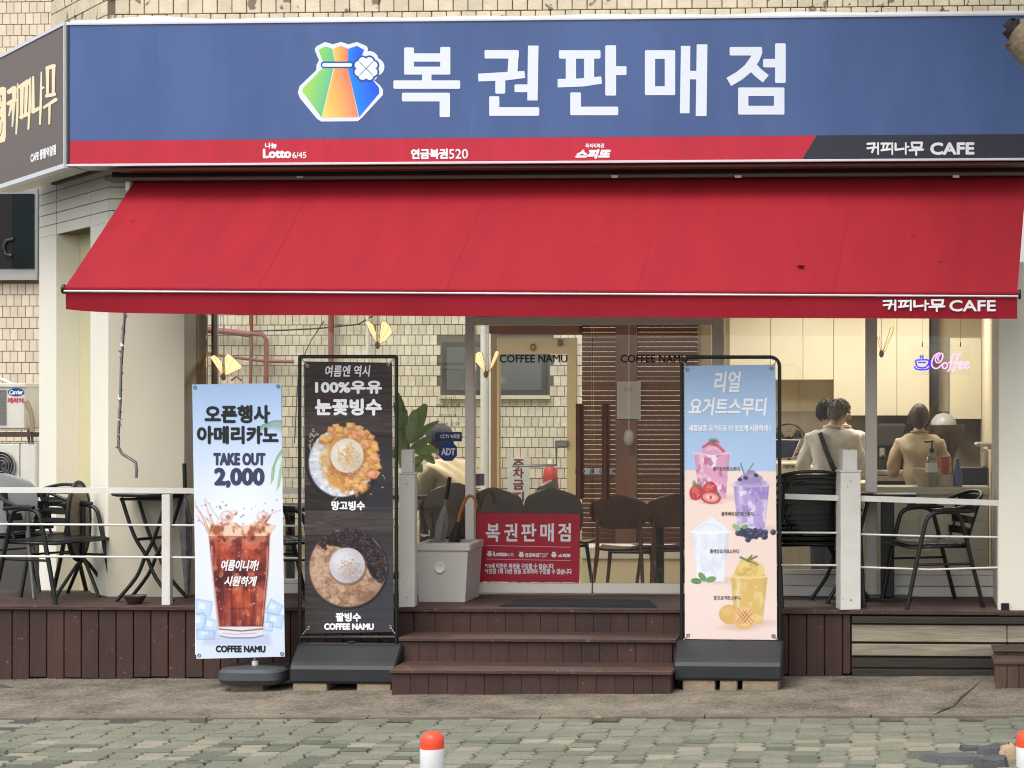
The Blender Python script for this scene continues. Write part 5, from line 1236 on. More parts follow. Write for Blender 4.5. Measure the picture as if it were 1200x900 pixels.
neon([[(345, 280), (335, 250), (370, 205), (385, 235), (365, 285), (330, 300), (310, 270), (330, 215), (352, 200), (300, 230), (272, 300), (285, 345), (325, 358), (365, 330), (385, 305)],
      [(400, 300), (380, 325), (390, 355), (415, 355), (432, 330), (420, 305), (400, 300)], [(425, 385), (445, 375), (465, 310), (480, 235), (500, 208), (508, 215)],
      [(478, 385), (498, 375), (518, 310), (535, 235), (555, 208), (568, 212)], [(440, 300), (550, 300)],
      [(545, 330), (580, 315), (578, 295), (555, 300), (545, 335), (560, 358), (590, 345)], [(600, 330), (640, 315), (638, 295), (612, 300), (602, 335), (618, 358), (648, 340)]], 'neon_pink', .0042, 'script_tube')
neon([[(112, 275), (240, 275), (228, 330), (200, 350), (150, 350), (122, 330), (112, 275)], [(238, 285), (262, 290), (255, 318), (230, 325)], [(100, 335), (115, 362), (175, 372), (240, 362), (250, 340)], [(160, 260), (165, 225)], [(185, 260), (183, 225)], [(135, 298), (215, 298)]], 'neon_blue', .0052, 'cup_tube')
# ---- ceiling panel lights (lit)
for i, (x, y, l_) in enumerate(((ax(1075, 3.3), 3.3, 'kitchen'), (ax(930, 3.2), 3.2, 'till'), (ax(640, 2.6), 2.6, 'door'), (ax(420, 2.6), 2.6, 'left window'))):
    t = thing('ceiling_light', f'lit square ceiling panel light above the {l_}', 'lamp', (x, y, 2.75), 0, 'ceiling lights')
    MB().box(x-.22, x+.22, y-.22, y+.22, 2.735, 2.749).build('housing', M['pvc'], t); MB().box(x-.2, x+.2, y-.2, y+.2, 2.731, 2.7345).build('diffuser', M['panel_light'], t)
    ld = bpy.data.lights.new('panel', 'AREA'); ld.size = .4; ld.energy = (13, 13, 24, 24)[i]; ld.color = (1, .95, .86)
    lo = bpy.data.objects.new('panel_lamp', ld); COL.objects.link(lo); lo.location = (0, 0, -.03); lo.parent = t

# ================================================================== left background
YL = 7.0
nbh = thing('neighbour_building', 'beige tiled neighbouring building with a dark window at the far left', 'building', (ax(0, YL), YL, 0))
MB().box(ax(-260, YL), ax(70, YL), YL, YL+.3, -.1, 6.5).build('wall', mat('grout_far', rgb(150, 124, 96), .9), nbh)
s = scale_at(20, YL); tw_, th_ = 9.2/s, 13.2/s
wx0, wx1, wz0, wz1 = ax(-90, YL), ax(46, YL), az(322, 20, YL), az(222, 20, YL)
tl = MB(); j = 0; z = .3; cand = []
while z < 6.4:
    x = ax(-140, YL)+(j % 2)*tw_*.5
    while x < ax(64, YL):
        if not (x+tw_ > wx0 and x < wx1 and z+th_ > wz0 and z < wz1): cand.append((x, z))
        x += tw_
    z += th_; j += 1
tmesh = MB().box(.0035, tw_-.0035, -.010, .001, .004, th_-.004).mesh('wall_tile', M['tile_far'])
def seen(x, z):
    q = Vector((x+tw_/2, YL, z))-CAM; t = q.dot(FWD); return -5 < PX0+F*q.dot(RGT)/t < 60 and -10 < HZ-F*q.z/t < 510
n = 0
for (x, z) in cand:
    if seen(x, z) and n < 299: inst('wall_tile', tmesh, (x, YL+random.uniform(-.001, .001), z), nbh); n += 1
    else: tl.box(x+.0035, x+tw_-.0035, YL-.010, YL+.001, z+.004, z+th_-.004)
tag(tl.build('tile_field', M['tile_far'], nbh), kind='stuff')
w = MB().box(wx0, wx1, YL-.04, YL-.002, wz0, wz1).build('window', mat('pale_window_frame', rgb(140, 142, 140), .5), nbh)
MB().box(wx0+.05, ax(17, YL), YL-.046, YL-.041, wz0+.06, wz1-.05).build('pane', mat('pane_grey', rgb(38, 36, 36), .12, spec=.15), w)
MB().box(ax(17.5, YL), wx1-.03, YL-.050, YL-.043, wz0+.06, wz1-.05).build('pane', M['win_dark'], w)
MB().box(wx0, wx1+.02, YL-.10, YL-.041, wz0-.06, wz0-.002).build('window_sill', mat('sill_grey', rgb(160, 158, 152), .6), nbh)
lampm = MB().tube([at(u, v, YL-.06) for u, v in ((14, 300), (6, 298), (4, 288), (8, 282), (16, 280))], .02, 6); lampm.build('window_emblem', M['win_frame'], nbh)
# outdoor air-conditioning units
def ac_unit(label, px0, px1, py0, py1, Y, logo):
    r = thing('outdoor_ac_unit', label, 'air conditioner', (ax(px1, Y), Y, az(py1, px1, Y)), 0, 'outdoor air-conditioning units')
    x0, x1, z0, z1 = ax(px0, Y), ax(px1, Y), az(py1, px1, Y), az(py0, px1, Y)
    MB().box(x0, x1, Y, Y+.32, z0, z1, .012).build('case', M['ac'], r)
    xg = ax(7.5, Y) if logo else ax(23, Y)
    if logo:
        for k in range(16):
            zz = z0+.05+k*(z1-z0-.1)/15; MB().box(x0+.02, xg, Y-.012, Y-.002, zz-.006, zz+.006).build('grille_slat', M['steel'], r)
        MB().box(x0-.01, x1+.012, Y-.015, Y+.34, z1-.02, z1+.014, .004).build('lid', M['ac'], r)
        c = at(19, 459.5, Y); k = 1/scale_at(19, Y)
        el = [(c.x+10*k*math.cos(2*PI*i/28), Y-.001, c.z+4.8*k*math.sin(2*PI*i/28)) for i in range(28)]
        lg = MB().prism(el[::-1], (0, -.002, 0)).build('badge', M['st_blue'], r)
        write_px('lettering', 'Carrier', M['ink_white'], (10.8, 456.8, 27.2, 462.3), Y-.0045, lg, .0015, .25)
        write_px('lettering', '캐리어', mat('ink_red', rgb(190, 60, 80), .5), (9, 466, 27.5, 472.5), Y-.003, r, .003)
    else:
        c = at(2, 546, Y); R = 17/scale_at(2, Y)
        MB().lathe([(R, 0), (R, .02)], (0, 0, 0), 32).xform(Matrix.Translation((c.x, Y-.001, c.z)) @ Matrix.Rotation(PI/2, 4, 'X')).build('fan_opening', M['black'], r)
        for rr_ in (1.0, .8, .6, .4):
            MB().tube([(c.x+R*rr_*math.cos(2*PI*i/28), Y-.026, c.z+R*rr_*math.sin(2*PI*i/28)) for i in range(28)], .008 if rr_ == 1 else .003, 6, True).build('guard_ring', M['steel'], r)
        for i in range(4):
            a = 2*PI*i/4+.4; MB().prism([(c.x, Y-.023, c.z), (c.x+R*.85*math.cos(a), Y-.023, c.z+R*.85*math.sin(a)), (c.x+R*.8*math.cos(a+.7), Y-.023, c.z+R*.8*math.sin(a+.7))], (0, .001, 0)).build('blade', M['ac_dark'], r)
        MB().box(xg, xg+.006, Y-.003, Y+.01, z0, z1).build('panel_joint', M['ac_dark'], r)
    return r
YAC = 4.6
ac_unit('white air conditioner unit with a blue oval badge at the left edge', -60, 29.5, 451, 503, YAC, True)
ac_unit('weathered air conditioner unit with round fan below the badged one', -60, 42, 520, 612, YAC, False)
MB().box(ax(-60, YAC), ax(40, YAC), YAC+.02, YAC+.3, 0, az(613, 10, YAC)).build('dark_gap_stand', M['ac_dark'], bpy.data.objects['outdoor_ac_unit.001'])  # dark stand added to fill the black gap under the lower unit
st = thing('unit_bracket', 'rusty dark steel bracket between the two outdoor units', 'bracket', (ax(10, YAC), YAC, az(516, 10, YAC)))
MB().box(ax(-60, YAC), ax(38, YAC), YAC-.02, YAC+.30, az(512, 10, YAC), az(507, 10, YAC)).build('shelf', mat('rust', rgb(78, 62, 50), .9, var=.2, vscale=20), st)
for u in (33, 37): MB().tube([at(u, 503, YAC), at(u+1, 519, YAC)], .012, 6).build('strut', M['ac_dark'], st)
MB().tube([at(u, v, YAC-.02) for u, v in ((31, 470), (35, 480), (38, 492), (38, 506))], .022, 8).build('hose', mat('hose', rgb(150, 130, 106), .8), st)
MB().tube([at(-20, 434, YAC+.5), at(42, 464, YAC+.5)], .016, 8).build('stay_bar', M['pvc'], st)

# ================================================================== furniture on the deck
def armchair(label, loc, rz, group):
    r = thing('metal_armchair', label, 'chair', loc, rz, group); OFF[r.as_pointer()] = (0, 0, 0)
    bk = M['black']
    for sx in (-1, 1):
        x = sx*.265
        MB().tube(spline([(x, -.30, 0), (x, -.225, .30), (x, -.165, .55), (x, -.135, .63), (x, -.07, .655), (x, .02, .65), (x, .07, .62), (x, .095, .55), (x*1.0, .15, .30), (x, .21, 0)], 4), .0145, 8).build('side_frame', bk, r, True)
        MB().tube([(x*.99, -.22, .655), (x, -.07, .668), (x, .03, .664)], [.011, .019, .015], 8).build('armrest', bk, r, True)
        MB().tube([(x*.97, -.235, .30), (x*.97, .14, .30)], .009, 6).build('side_stretcher', bk, r, True)
    MB().tube(spline([(-.262, -.02, .655), (-.255, -.18, .69), (-.21, -.30, .745), (-.10, -.345, .775), (0, -.355, .78), (.10, -.345, .775), (.21, -.30, .745), (.255, -.18, .69), (.262, -.02, .655)], 4), .0125, 8).build('back_hoop', bk, r, True)
    for k in range(4):
        z = .735-.075*k; w = .205-.004*k; y = -.325+.024*k
        mb = MB().grid(lambda u, v: ((u-.5)*2*w, y+.05*(2*u-1)**2*.5, z-.025+.05*v), 8, 1).grid(lambda u, v: ((.5-u)*2*w, y-.008+.05*(2*u-1)**2*.5, z-.025+.05*v), 8, 1); mb.build('back_slat', bk, r, True)
    for sx in (-1, 1): MB().tube([(sx*.165, -.325, .76), (sx*.17, -.225, .44)], .010, 6).build('back_upright', bk, r, True)
    for k in range(6): MB().box(-.235, .235, -.215+k*.068, -.215+k*.068+.055, .425, .437, .003).build('seat_slat', bk, r, True)
    MB().tube([(-.25, -.21, .418), (-.25, .19, .418), (.25, .19, .418), (.25, -.21, .418)], .011, 8, True).build('seat_frame', bk, r, True)
    return r
G_ = 'black metal armchairs on the deck'
sA = scale_at(70, .35)
a1 = armchair('black metal slat armchair standing alone on the left part of the deck', (ax(70, .36), .36, DZ), math.radians(-90-18), G_)
a2 = clone(a1, (ax(1084, .33), .33, DZ), math.radians(90+18), 'black metal slat armchair alone on the right part of the deck')
for k, lab in enumerate(('bottom chair of the black armchair stack right of the smoothie banner', 'second chair from the bottom of the black armchair stack', 'middle chair of the five stacked black armchairs', 'second chair from the top of the black armchair stack', 'topmost chair of the black armchair stack right of the smoothie banner')):
    clone(a1, (ax(955, .42)-.018*k, .44-.022*k, DZ+.035*k), math.radians(12), lab, 'stacked black armchairs')
for o_ in [a1, a2]+[q for q in bpy.data.objects if q.get('group') == 'stacked black armchairs']: o_.scale = (1, 1, .93)
a3 = clone(a1, (ax(28, .78), .78, DZ), math.radians(150), 'black metal armchair behind the pale shell chair at the far left'); a3.scale = (1, 1, .93)
a4 = clone(a1, (ax(330, .40), .40, DZ), math.radians(-60), 'black metal armchair seen in the gap between the two left banners'); a4.scale = (1, 1, .93)
def shell_pale():
    return shell_chair('shell_chair', 'pale grey plastic shell chair with metal legs at the far left of the deck', 'chair', (ax(6, .55), .55, DZ), .35, mat('shell_grey', rgb(176, 178, 180), .4), M['steel'], .44)
shell_pale()
def bistro(label, px, Y, R, h, fold=False, rz=0.0):
    r = thing('bistro_table', label, 'table', (ax(px, Y), Y, DZ), rz, 'black bistro tables on the deck'); OFF[r.as_pointer()] = (0, 0, 0)
    bk = M['black']
    if not fold:
        MB().lathe([(R-.01, -.012), (R, -.008), (R+.003, 0), (R, .008), (R-.01, .012)], (0, 0, h), 32).build('tabletop', bk, r, True)
        for s in (-1, 1):
            MB().tube(spline([(s*R*.62, .12*s, h-.02), (s*R*.30, .11*s, h*.62), (0, .09*s, h*.42), (-s*R*.25, .09*s, h*.22), (-s*R*.75, .11*s, .0)], 4), .013, 8).build('leg', bk, r, True)
            MB().tube(spline([(s*R*.62, -.14*s, h-.02), (s*R*.30, -.13*s, h*.62), (0, -.11*s, h*.42), (-s*R*.25, -.11*s, h*.22), (-s*R*.75, -.13*s, .0)], 4), .013, 8).build('leg', bk, r, True)
        MB().tube([(-R*.2, -.13, h*.58), (R*.2, .13, h*.58)], .010, 6).build('cross_bar', bk, r, True)
        MB().tube([(-R*.62, -.14, h-.03), (R*.62, -.14, h-.03)], .010, 6).build('top_bar', bk, r, True); MB().tube([(-R*.62, .14, h-.03), (R*.62, .14, h-.03)], .010, 6).build('top_bar', bk, r, True)
    else:                                                        # top tipped upright, seen almost edge-on
        ring = [(R*.17*math.cos(2*PI*k/32), .10*math.cos(2*PI*k/32), h+R*1.0*math.sin(2*PI*k/32)) for k in range(32)]
        MB().tube(ring, .016, 8, True).build('tabletop_rim', bk, r, True)
        MB().add([(x*.98, y*.98, h+(z-h)*.98) for x, y, z in ring]+[(x*.98+.008, y*.98-.008, h+(z-h)*.98) for x, y, z in ring], [tuple(range(32)), tuple(range(32, 64))[::-1]]).build('tabletop', mat('rattan', rgb(130, 118, 100), .7, var=.4, vscale=60), r, True)
        MB().tube([(.03, 0, .22), (.03, 0, h+.1)], .018, 8).build('column', bk, r, True)
        for a in range(4):
            t = PI/4+a*PI/2; MB().tube([(.03, 0, .25), (.03+.05*math.cos(t), .05*math.sin(t), .20), (.03+.20*math.cos(t), .20*math.sin(t), .0)], .012, 8).build('foot', bk, r, True)
    return r
bistro('round black bistro table with crossed legs by the left pier', 178, .36, .25, .70)
bistro('black folding table with its round top tipped upright behind the armchair', 92, .62, .26, .50, True, .15)
bistro('low black bistro table half hidden behind the stacked chairs on the right', 985, .55, .22, .70, rz=.5)
sq = thing('square_table', 'small square black table behind the right armchair', 'table', (ax(1040, .62), .62, DZ)); OFF[sq.as_pointer()] = (0, 0, 0)
MB().box(-.19, .19, -.13, .13, .68, .70, .004).build('tabletop', M['black'], sq, True); MB().box(-.045, .045, -.045, .045, .02, .679, .004).build('column', M['black'], sq, True); MB().box(-.16, .16, -.13, .13, 0, .02, .004).build('base', M['black'], sq, True)
bo = thing('metal_bowl', 'shallow grey metal bowl on the deck under the bistro table', 'bowl', (ax(158, .12), .12, DZ))
MB().lathe([(.040, .001), (.045, .003), (.075, .05), (.078, .052), (.072, .048), (.04, .008), (.001, .007)], (ax(158, .12), .12, DZ+.001), 24).build('bowl', mat('bowl_grey', rgb(104, 96, 90), .4, metal=.4), bo)
# umbrellas
def umbrella(label, p_top, p_bot, Y, m_cl, hook=None, rmax=.035):
    r = thing('umbrella', label, 'umbrella', tuple(p_bot), 0, 'umbrellas')
    t, b = Vector(p_top), Vector(p_bot); L = lambda k: b.lerp(t, k)
    mb = MB().tube([L(0), L(.03), L(.25), L(.55), L(.70), L(.735)], [.008, .016, rmax*.8, rmax, rmax*.6, .012], 10); mb.build('folded_canopy', m_cl, r)
    for a in range(5):
        w = Vector((rmax*.9*math.cos(a*1.25), rmax*.9*math.sin(a*1.25), 0)); MB().tube([L(.06), L(.3)+w*.8, L(.58)+w, L(.70)+w*.5], [.004, .010, .012, .004], 6).build('canopy_fold', m_cl, r)
    if hook: MB().tube(spline([L(.72), L(.82)]+[Vector(q) for q in hook], 4), .011, 8).build('handle', hook_mat, r)
    else: MB().tube([L(.72), L(.80)], .006, 6).build('shaft', M['steel'], r); MB().tube([L(.80), t], .014, 8).build('handle', M['black'], r)
    return r
hook_mat = mat('cane_handle', rgb(168, 104, 48), .4)
M['umb_grey'] = mat('umbrella_grey', rgb(126, 124, 122), .6, var=.15, vscale=20); M['umb_black'] = mat('umbrella_black', rgb(34, 34, 36), .6, var=.2, vscale=20)
M['umb_camo'] = mat('umbrella_camo', rgb(118, 114, 116), .7, col2=rgb(82, 78, 82), cscale=14)
YU2 = .52
umbrella('grey umbrella with black grip leaning in the storage bin', at(527, 559, YU2), at(506, 690, YU2), YU2, M['umb_grey'])
umbrella('black umbrella with curved wooden cane handle in the storage bin', at(543, 583, YU2), at(521, 690, YU2), YU2, M['umb_black'], [at(546, 585, YU2), at(552, 581, YU2), at(557, 586, YU2), at(558, 596, YU2)])
umbrella('camouflage grey umbrella hanging beside the left railing post', at(216, 543, .30), at(219.5, 697, .30), .30, M['umb_camo'])
# storage bin
sb = thing('storage_bin', 'taupe plastic storage bin with a round button beside the left post', 'bin', (ax(522, .4), .4, DZ))
Yb0, Yb1 = .28, .66
pa_, pb_ = ax(488, Yb0), ax(546, Yb0); zt_ = az(637, 520, Yb0)
f0 = [(pa_+.012, Yb0+.01), (pb_-.008, Yb0+.01), (pb_+.0, Yb1), (pa_+.02, Yb1)]; f1 = [(pa_, Yb0), (pb_+.012, Yb0), (pb_+.02, Yb1+.01), (pa_+.012, Yb1+.01)]
MB().add([(x, y, DZ+.002) for x, y in f0]+[(x, y, zt_-.05) for x, y in f1], [(3, 2, 1, 0), (0, 1, 5, 4), (1, 2, 6, 5), (2, 3, 7, 6), (3, 0, 4, 7)]).build('bin_body', M['bin'], sb)
xm0, xm1 = pa_-.012, pb_+.03
for (a, b, c_, d_) in ((xm0, xm1, Yb0-.012, Yb0+.03), (xm0, xm1, Yb1-.02, Yb1+.02), (xm0, xm0+.03, Yb0+.03, Yb1-.02), (xm1-.03, xm1, Yb0+.03, Yb1-.02)):
    MB().box(a, b, c_, d_, zt_-.049, zt_, .006).build('rim', M['bin'], sb)
MB().box(xm0+.03, xm1-.03, Yb0+.13, Yb0+.16, zt_-.03, zt_-.005).build('lid_rib', M['bin'], sb)
MB().box(xm0+.031, xm1-.031, Yb0+.031, Yb1-.021, zt_-.075, zt_-.06).build('lid_tray', mat('bin_inside', rgb(120, 114, 106), .6), sb)
p = at(515.5, 665.5, Yb0)
MB().lathe([(.034, 0), (.036, .006), (.030, .010), (.026, .006), (.001, .006)], (0, 0, 0), 24).xform(Matrix.Translation((p.x, Yb0+.002, p.z)) @ Matrix.Rotation(PI/2, 4, 'X')).build('button', M['pvc'], sb)
# doormat
dm = thing('doormat', 'dark ribbed rubber doormat on the deck before the door', 'doormat', (ax(680, .3), .3, DZ))
p0, p1, p2, p3 = ax(585, .05), ax(770, .05), ax(762, .38), ax(607, .38)
MB().prism([(p0, .05, DZ+.001), (p1, .05, DZ+.001), (p2, .40, DZ+.001), (p3, .40, DZ+.001)], (0, 0, .010)).build('mat_sheet', M['mat_rubber'], dm)
rb = MB()
for k in range(30):
    y = .06+k*.011; u = (y-.05)/.35; rb.box(p0+(p3-p0)*u+.02, p1+(p2-p1)*u-.02, y, y+.005, DZ+.0105, DZ+.015)
tag(rb.build('ribs', M['mat_rubber'], dm), kind='stuff')
# rubber plant behind the dessert banner
pl = thing('rubber_plant', 'glossy green rubber plant in the window beside the dessert banner', 'plant', (ax(478, 1.15), 1.15, IF))
MB().lathe([(.11, 0), (.15, .28), (.155, .30), (.14, .30), (.13, .27), (.001, .27)], (ax(478, 1.15), 1.15, IF), 20).build('pot', M['black_plastic'], pl)
c = at(478, 540, 1.15)
MB().tube([(c.x, 1.15, IF+.28), (c.x+.01, 1.15, 1.1), (c.x, 1.16, 1.5), (c.x-.01, 1.15, az(480, 478, 1.15))], [.018, .014, .011, .006], 8).build('stem', mat('stem', rgb(92, 76, 54), .8), pl)
def leaf(base, tip, w, nrm):
    b, t = Vector(base), Vector(tip); d = t-b; n = Vector(nrm); sd = d.cross(n).normalized(); n = sd.cross(d).normalized()
    def f(u, v):
        ww = w*math.sin(PI*min(.97, u*.9+.06))**.75; x = (v-.5)*2
        return b+d*u+sd*ww*x+n*(-.12*d.length*u*u+abs(x)*ww*.35)
    MB().grid(f, 8, 4).build('leaf', M['plant_leaf'], pl)
spec = [((476, 522), (470, 486), 6.5), ((480, 518), (497, 473), 8.5), ((481, 520), (511, 492), 5), ((480, 527), (512, 527), 5.5), ((482, 522), (511, 542), 5.5), ((480, 530), (503, 513), 5), ((476, 530), (465, 505), 5), ((478, 536), (466, 545), 6), ((480, 540), (494, 552), 6), ((478, 545), (474, 572), 6), ((482, 515), (485, 480), 6), ((477, 512), (463, 470), 5), ((476, 540), (460, 525), 6), ((480, 548), (496, 535), 5), ((478, 555), (488, 575), 6), ((476, 500), (466, 462), 4), ((479, 508), (489, 486), 5)]
for i, (b, t, w) in enumerate(spec):
    yo = 1.15+random.uniform(-.10, .08); s_ = 1/scale_at(478, 1.15)
    leaf(at(*b, 1.15), at(*t, yo), w*s_*1.25, (random.uniform(-.6, .6), -1, random.uniform(.2, .9)))

# ================================================================== street furniture
def bollard(label, px, py_top, Y):
    x = ax(px, Y); zt = az(py_top, px, Y); g = gz(x)-.02; R = 14.3/scale_at(px, Y)
    r = thing('flexible_bollard', label, 'bollard', (x, Y, g), 0, 'orange and white bollards on the pavement')
    q = lambda k: g+(zt-g)*k
    MB().lathe([(R*1.9, 0), (R*1.9, .02), (R*1.3, .045), (R, .06)], (x, Y, g), 24).build('foot', M['orange'], r)
    MB().lathe([(R*.97, g*0+.06), (R*.97, zt-g-R*.9), (R*.93, zt-g-R*.55), (R*.75, zt-g-R*.22), (R*.42, zt-g-.03*R), (.001, zt-g)], (x, Y, g), 28).build('tube', M['orange'], r)
    H_ = zt-g
    for (a, b) in ((H_-R*1.38-R*1.66, H_-R*1.38), (H_*.25, H_*.25+R*1.8)):
        MB().lathe([(R*.99, a), (R*1.0, a+.002), (R*1.0, b-.002), (R*.99, b)], (x, Y, g), 28).build('reflective_band', M['reflective'], r)
    return r
bollard('orange and white bollard at the bottom edge left of the steps', 506.5, 857, -5.6)
bollard('orange and white bollard cut off at the right edge of the photo', 1205, 855, -5.6)
# street tree stub at the top right corner
tx, ty = ax(1262, -2.4), -2.4
tree = thing('street_tree', 'pale barked pruned tree with a sawn stub reaching in at the top right', 'tree', (tx, ty, gz(3)))
mb = MB().tube([(tx+.1, ty, -.05), (tx+.06, ty, .8), (tx+.03, ty, 2.0), (tx, ty, 3.2), (tx+.02, ty, 4.1)], [.24, .19, .17, .16, .15], 18)
mb.v = [(x+random.uniform(-.012, .012), y+random.uniform(-.012, .012), z) for x, y, z in mb.v]; mb.build('trunk', M['bark'], tree)
a = at(1250, 90, ty); b = at(1196, 43, ty); c = at(1188, 38, ty)
mb = MB().tube([a, a.lerp(b, .5)+Vector((0, -.02, .0)), b, c], [.12, .11, .095, .085], 14)
mb.v = [(x+random.uniform(-.008, .008), y+random.uniform(-.008, .008), z+random.uniform(-.008, .008)) for x, y, z in mb.v]; lb = mb.build('limb', M['bark'], tree)
mb = MB().ball((c.x, c.y, c.z), .05, .06, .055, 9, 7); mb.v = [(x+random.uniform(-.02, .02), y+random.uniform(-.02, .02), z+random.uniform(-.02, .02)) for x, y, z in mb.v]; mb.build('rotten_stub', M['bark_dark'], lb)
cr_ = MB(); CX = Vector((3.5, -1.9, 5.75))  # unseen leaf crown, added to shade the right side of the awning
for i in range(2300):
    while True:
        v = Vector((random.uniform(-1, 1), random.uniform(-1, 1), random.uniform(-1, 1)))
        if .25 < v.length < 1: break
    cl2 = Vector((round(v.x*2.2)/2.2, round(v.y*2.2)/2.2, round(v.z*2.2)/2.2)); v = v.lerp(cl2, .35)
    p = CX+Vector((v.x*1.9, v.y*1.7, v.z*1.35)); a = Vector((random.gauss(0, 1), random.gauss(0, 1), random.gauss(0, 1))).normalized(); b = a.orthogonal().normalized(); c = a.cross(b); s_ = random.uniform(.06, .11)
    cr_.add([p-b*s_, p+c*s_*.7, p+b*s_, p-c*s_*.7], [(0, 1, 2, 3)])
tag(cr_.build('shade_crown', M['leaf'], tree), kind='stuff')
for (a, b, c) in ((.0, -.9, 1.2), (.9, .3, 1.5), (-.8, .2, 1.3), (.2, .8, 1.6)):
    MB().tube([(tx+.02, ty, 4.05), (tx+a*.5, ty+b*.5, 4.05+c*.55), (tx+a*1.2, ty+b*1.1, 4.1+c*1.3)], [.11, .07, .02], 10).build('limb', M['bark'], tree)
lf = Vector(cloth(.772, .80)); MB().grid(lambda u, v: (lf.x+(u-.5)*.05, lf.y-.004+(v-.5)*.02*math.sin(PI*u), lf.z+.006+.008*abs(u-.5)), 6, 3)
tag(MB().grid(lambda u, v: (lf.x+(u-.5)*.055, lf.y-.006+(v-.5)*.03*math.sin(PI*u), lf.z+.010+.010*abs(u-.5)-(v-.5)*.02*math.sin(PI*u)), 6, 3).build('fallen_leaf', mat('brown_leaf', rgb(132, 72, 56), .8)), 'small brown leaf lying on the right part of the red awning', 'leaf')
# fallen leaves and litter on the ground
for i, (px, py) in enumerate(((620, 897), (237, 896), (415, 752+40), (700, 845), (330, 838))):
    Yq = CAM.y+CAMZ*F/(py-HZ)*.995; x = ax(px, Yq); a = random.uniform(0, 6)
    mb = MB().grid(lambda u, v: (x+.03*(u-.5)*math.cos(a)-.05*(v-.5)*math.sin(a)*math.sin(PI*u), Yq+.06*(u-.5)*math.sin(a)+.035*(v-.5)*math.cos(a)*math.sin(PI*u), gz(x)+.006+.012*abs(u-.5)), 6, 3)
    tag(mb.build('fallen_leaf', mat('dry_leaf', rgb(150, 120, 92), .8)), ['curled dry leaf on the paving right of the left bollard', 'dry leaf on the paving near the bottom left', 'dry leaf on the apron below the dessert banner', 'dry leaf on the paving below the steps', 'dry leaf by the kerb left of the left bollard'][i], 'leaf', 'dry leaves on the ground')

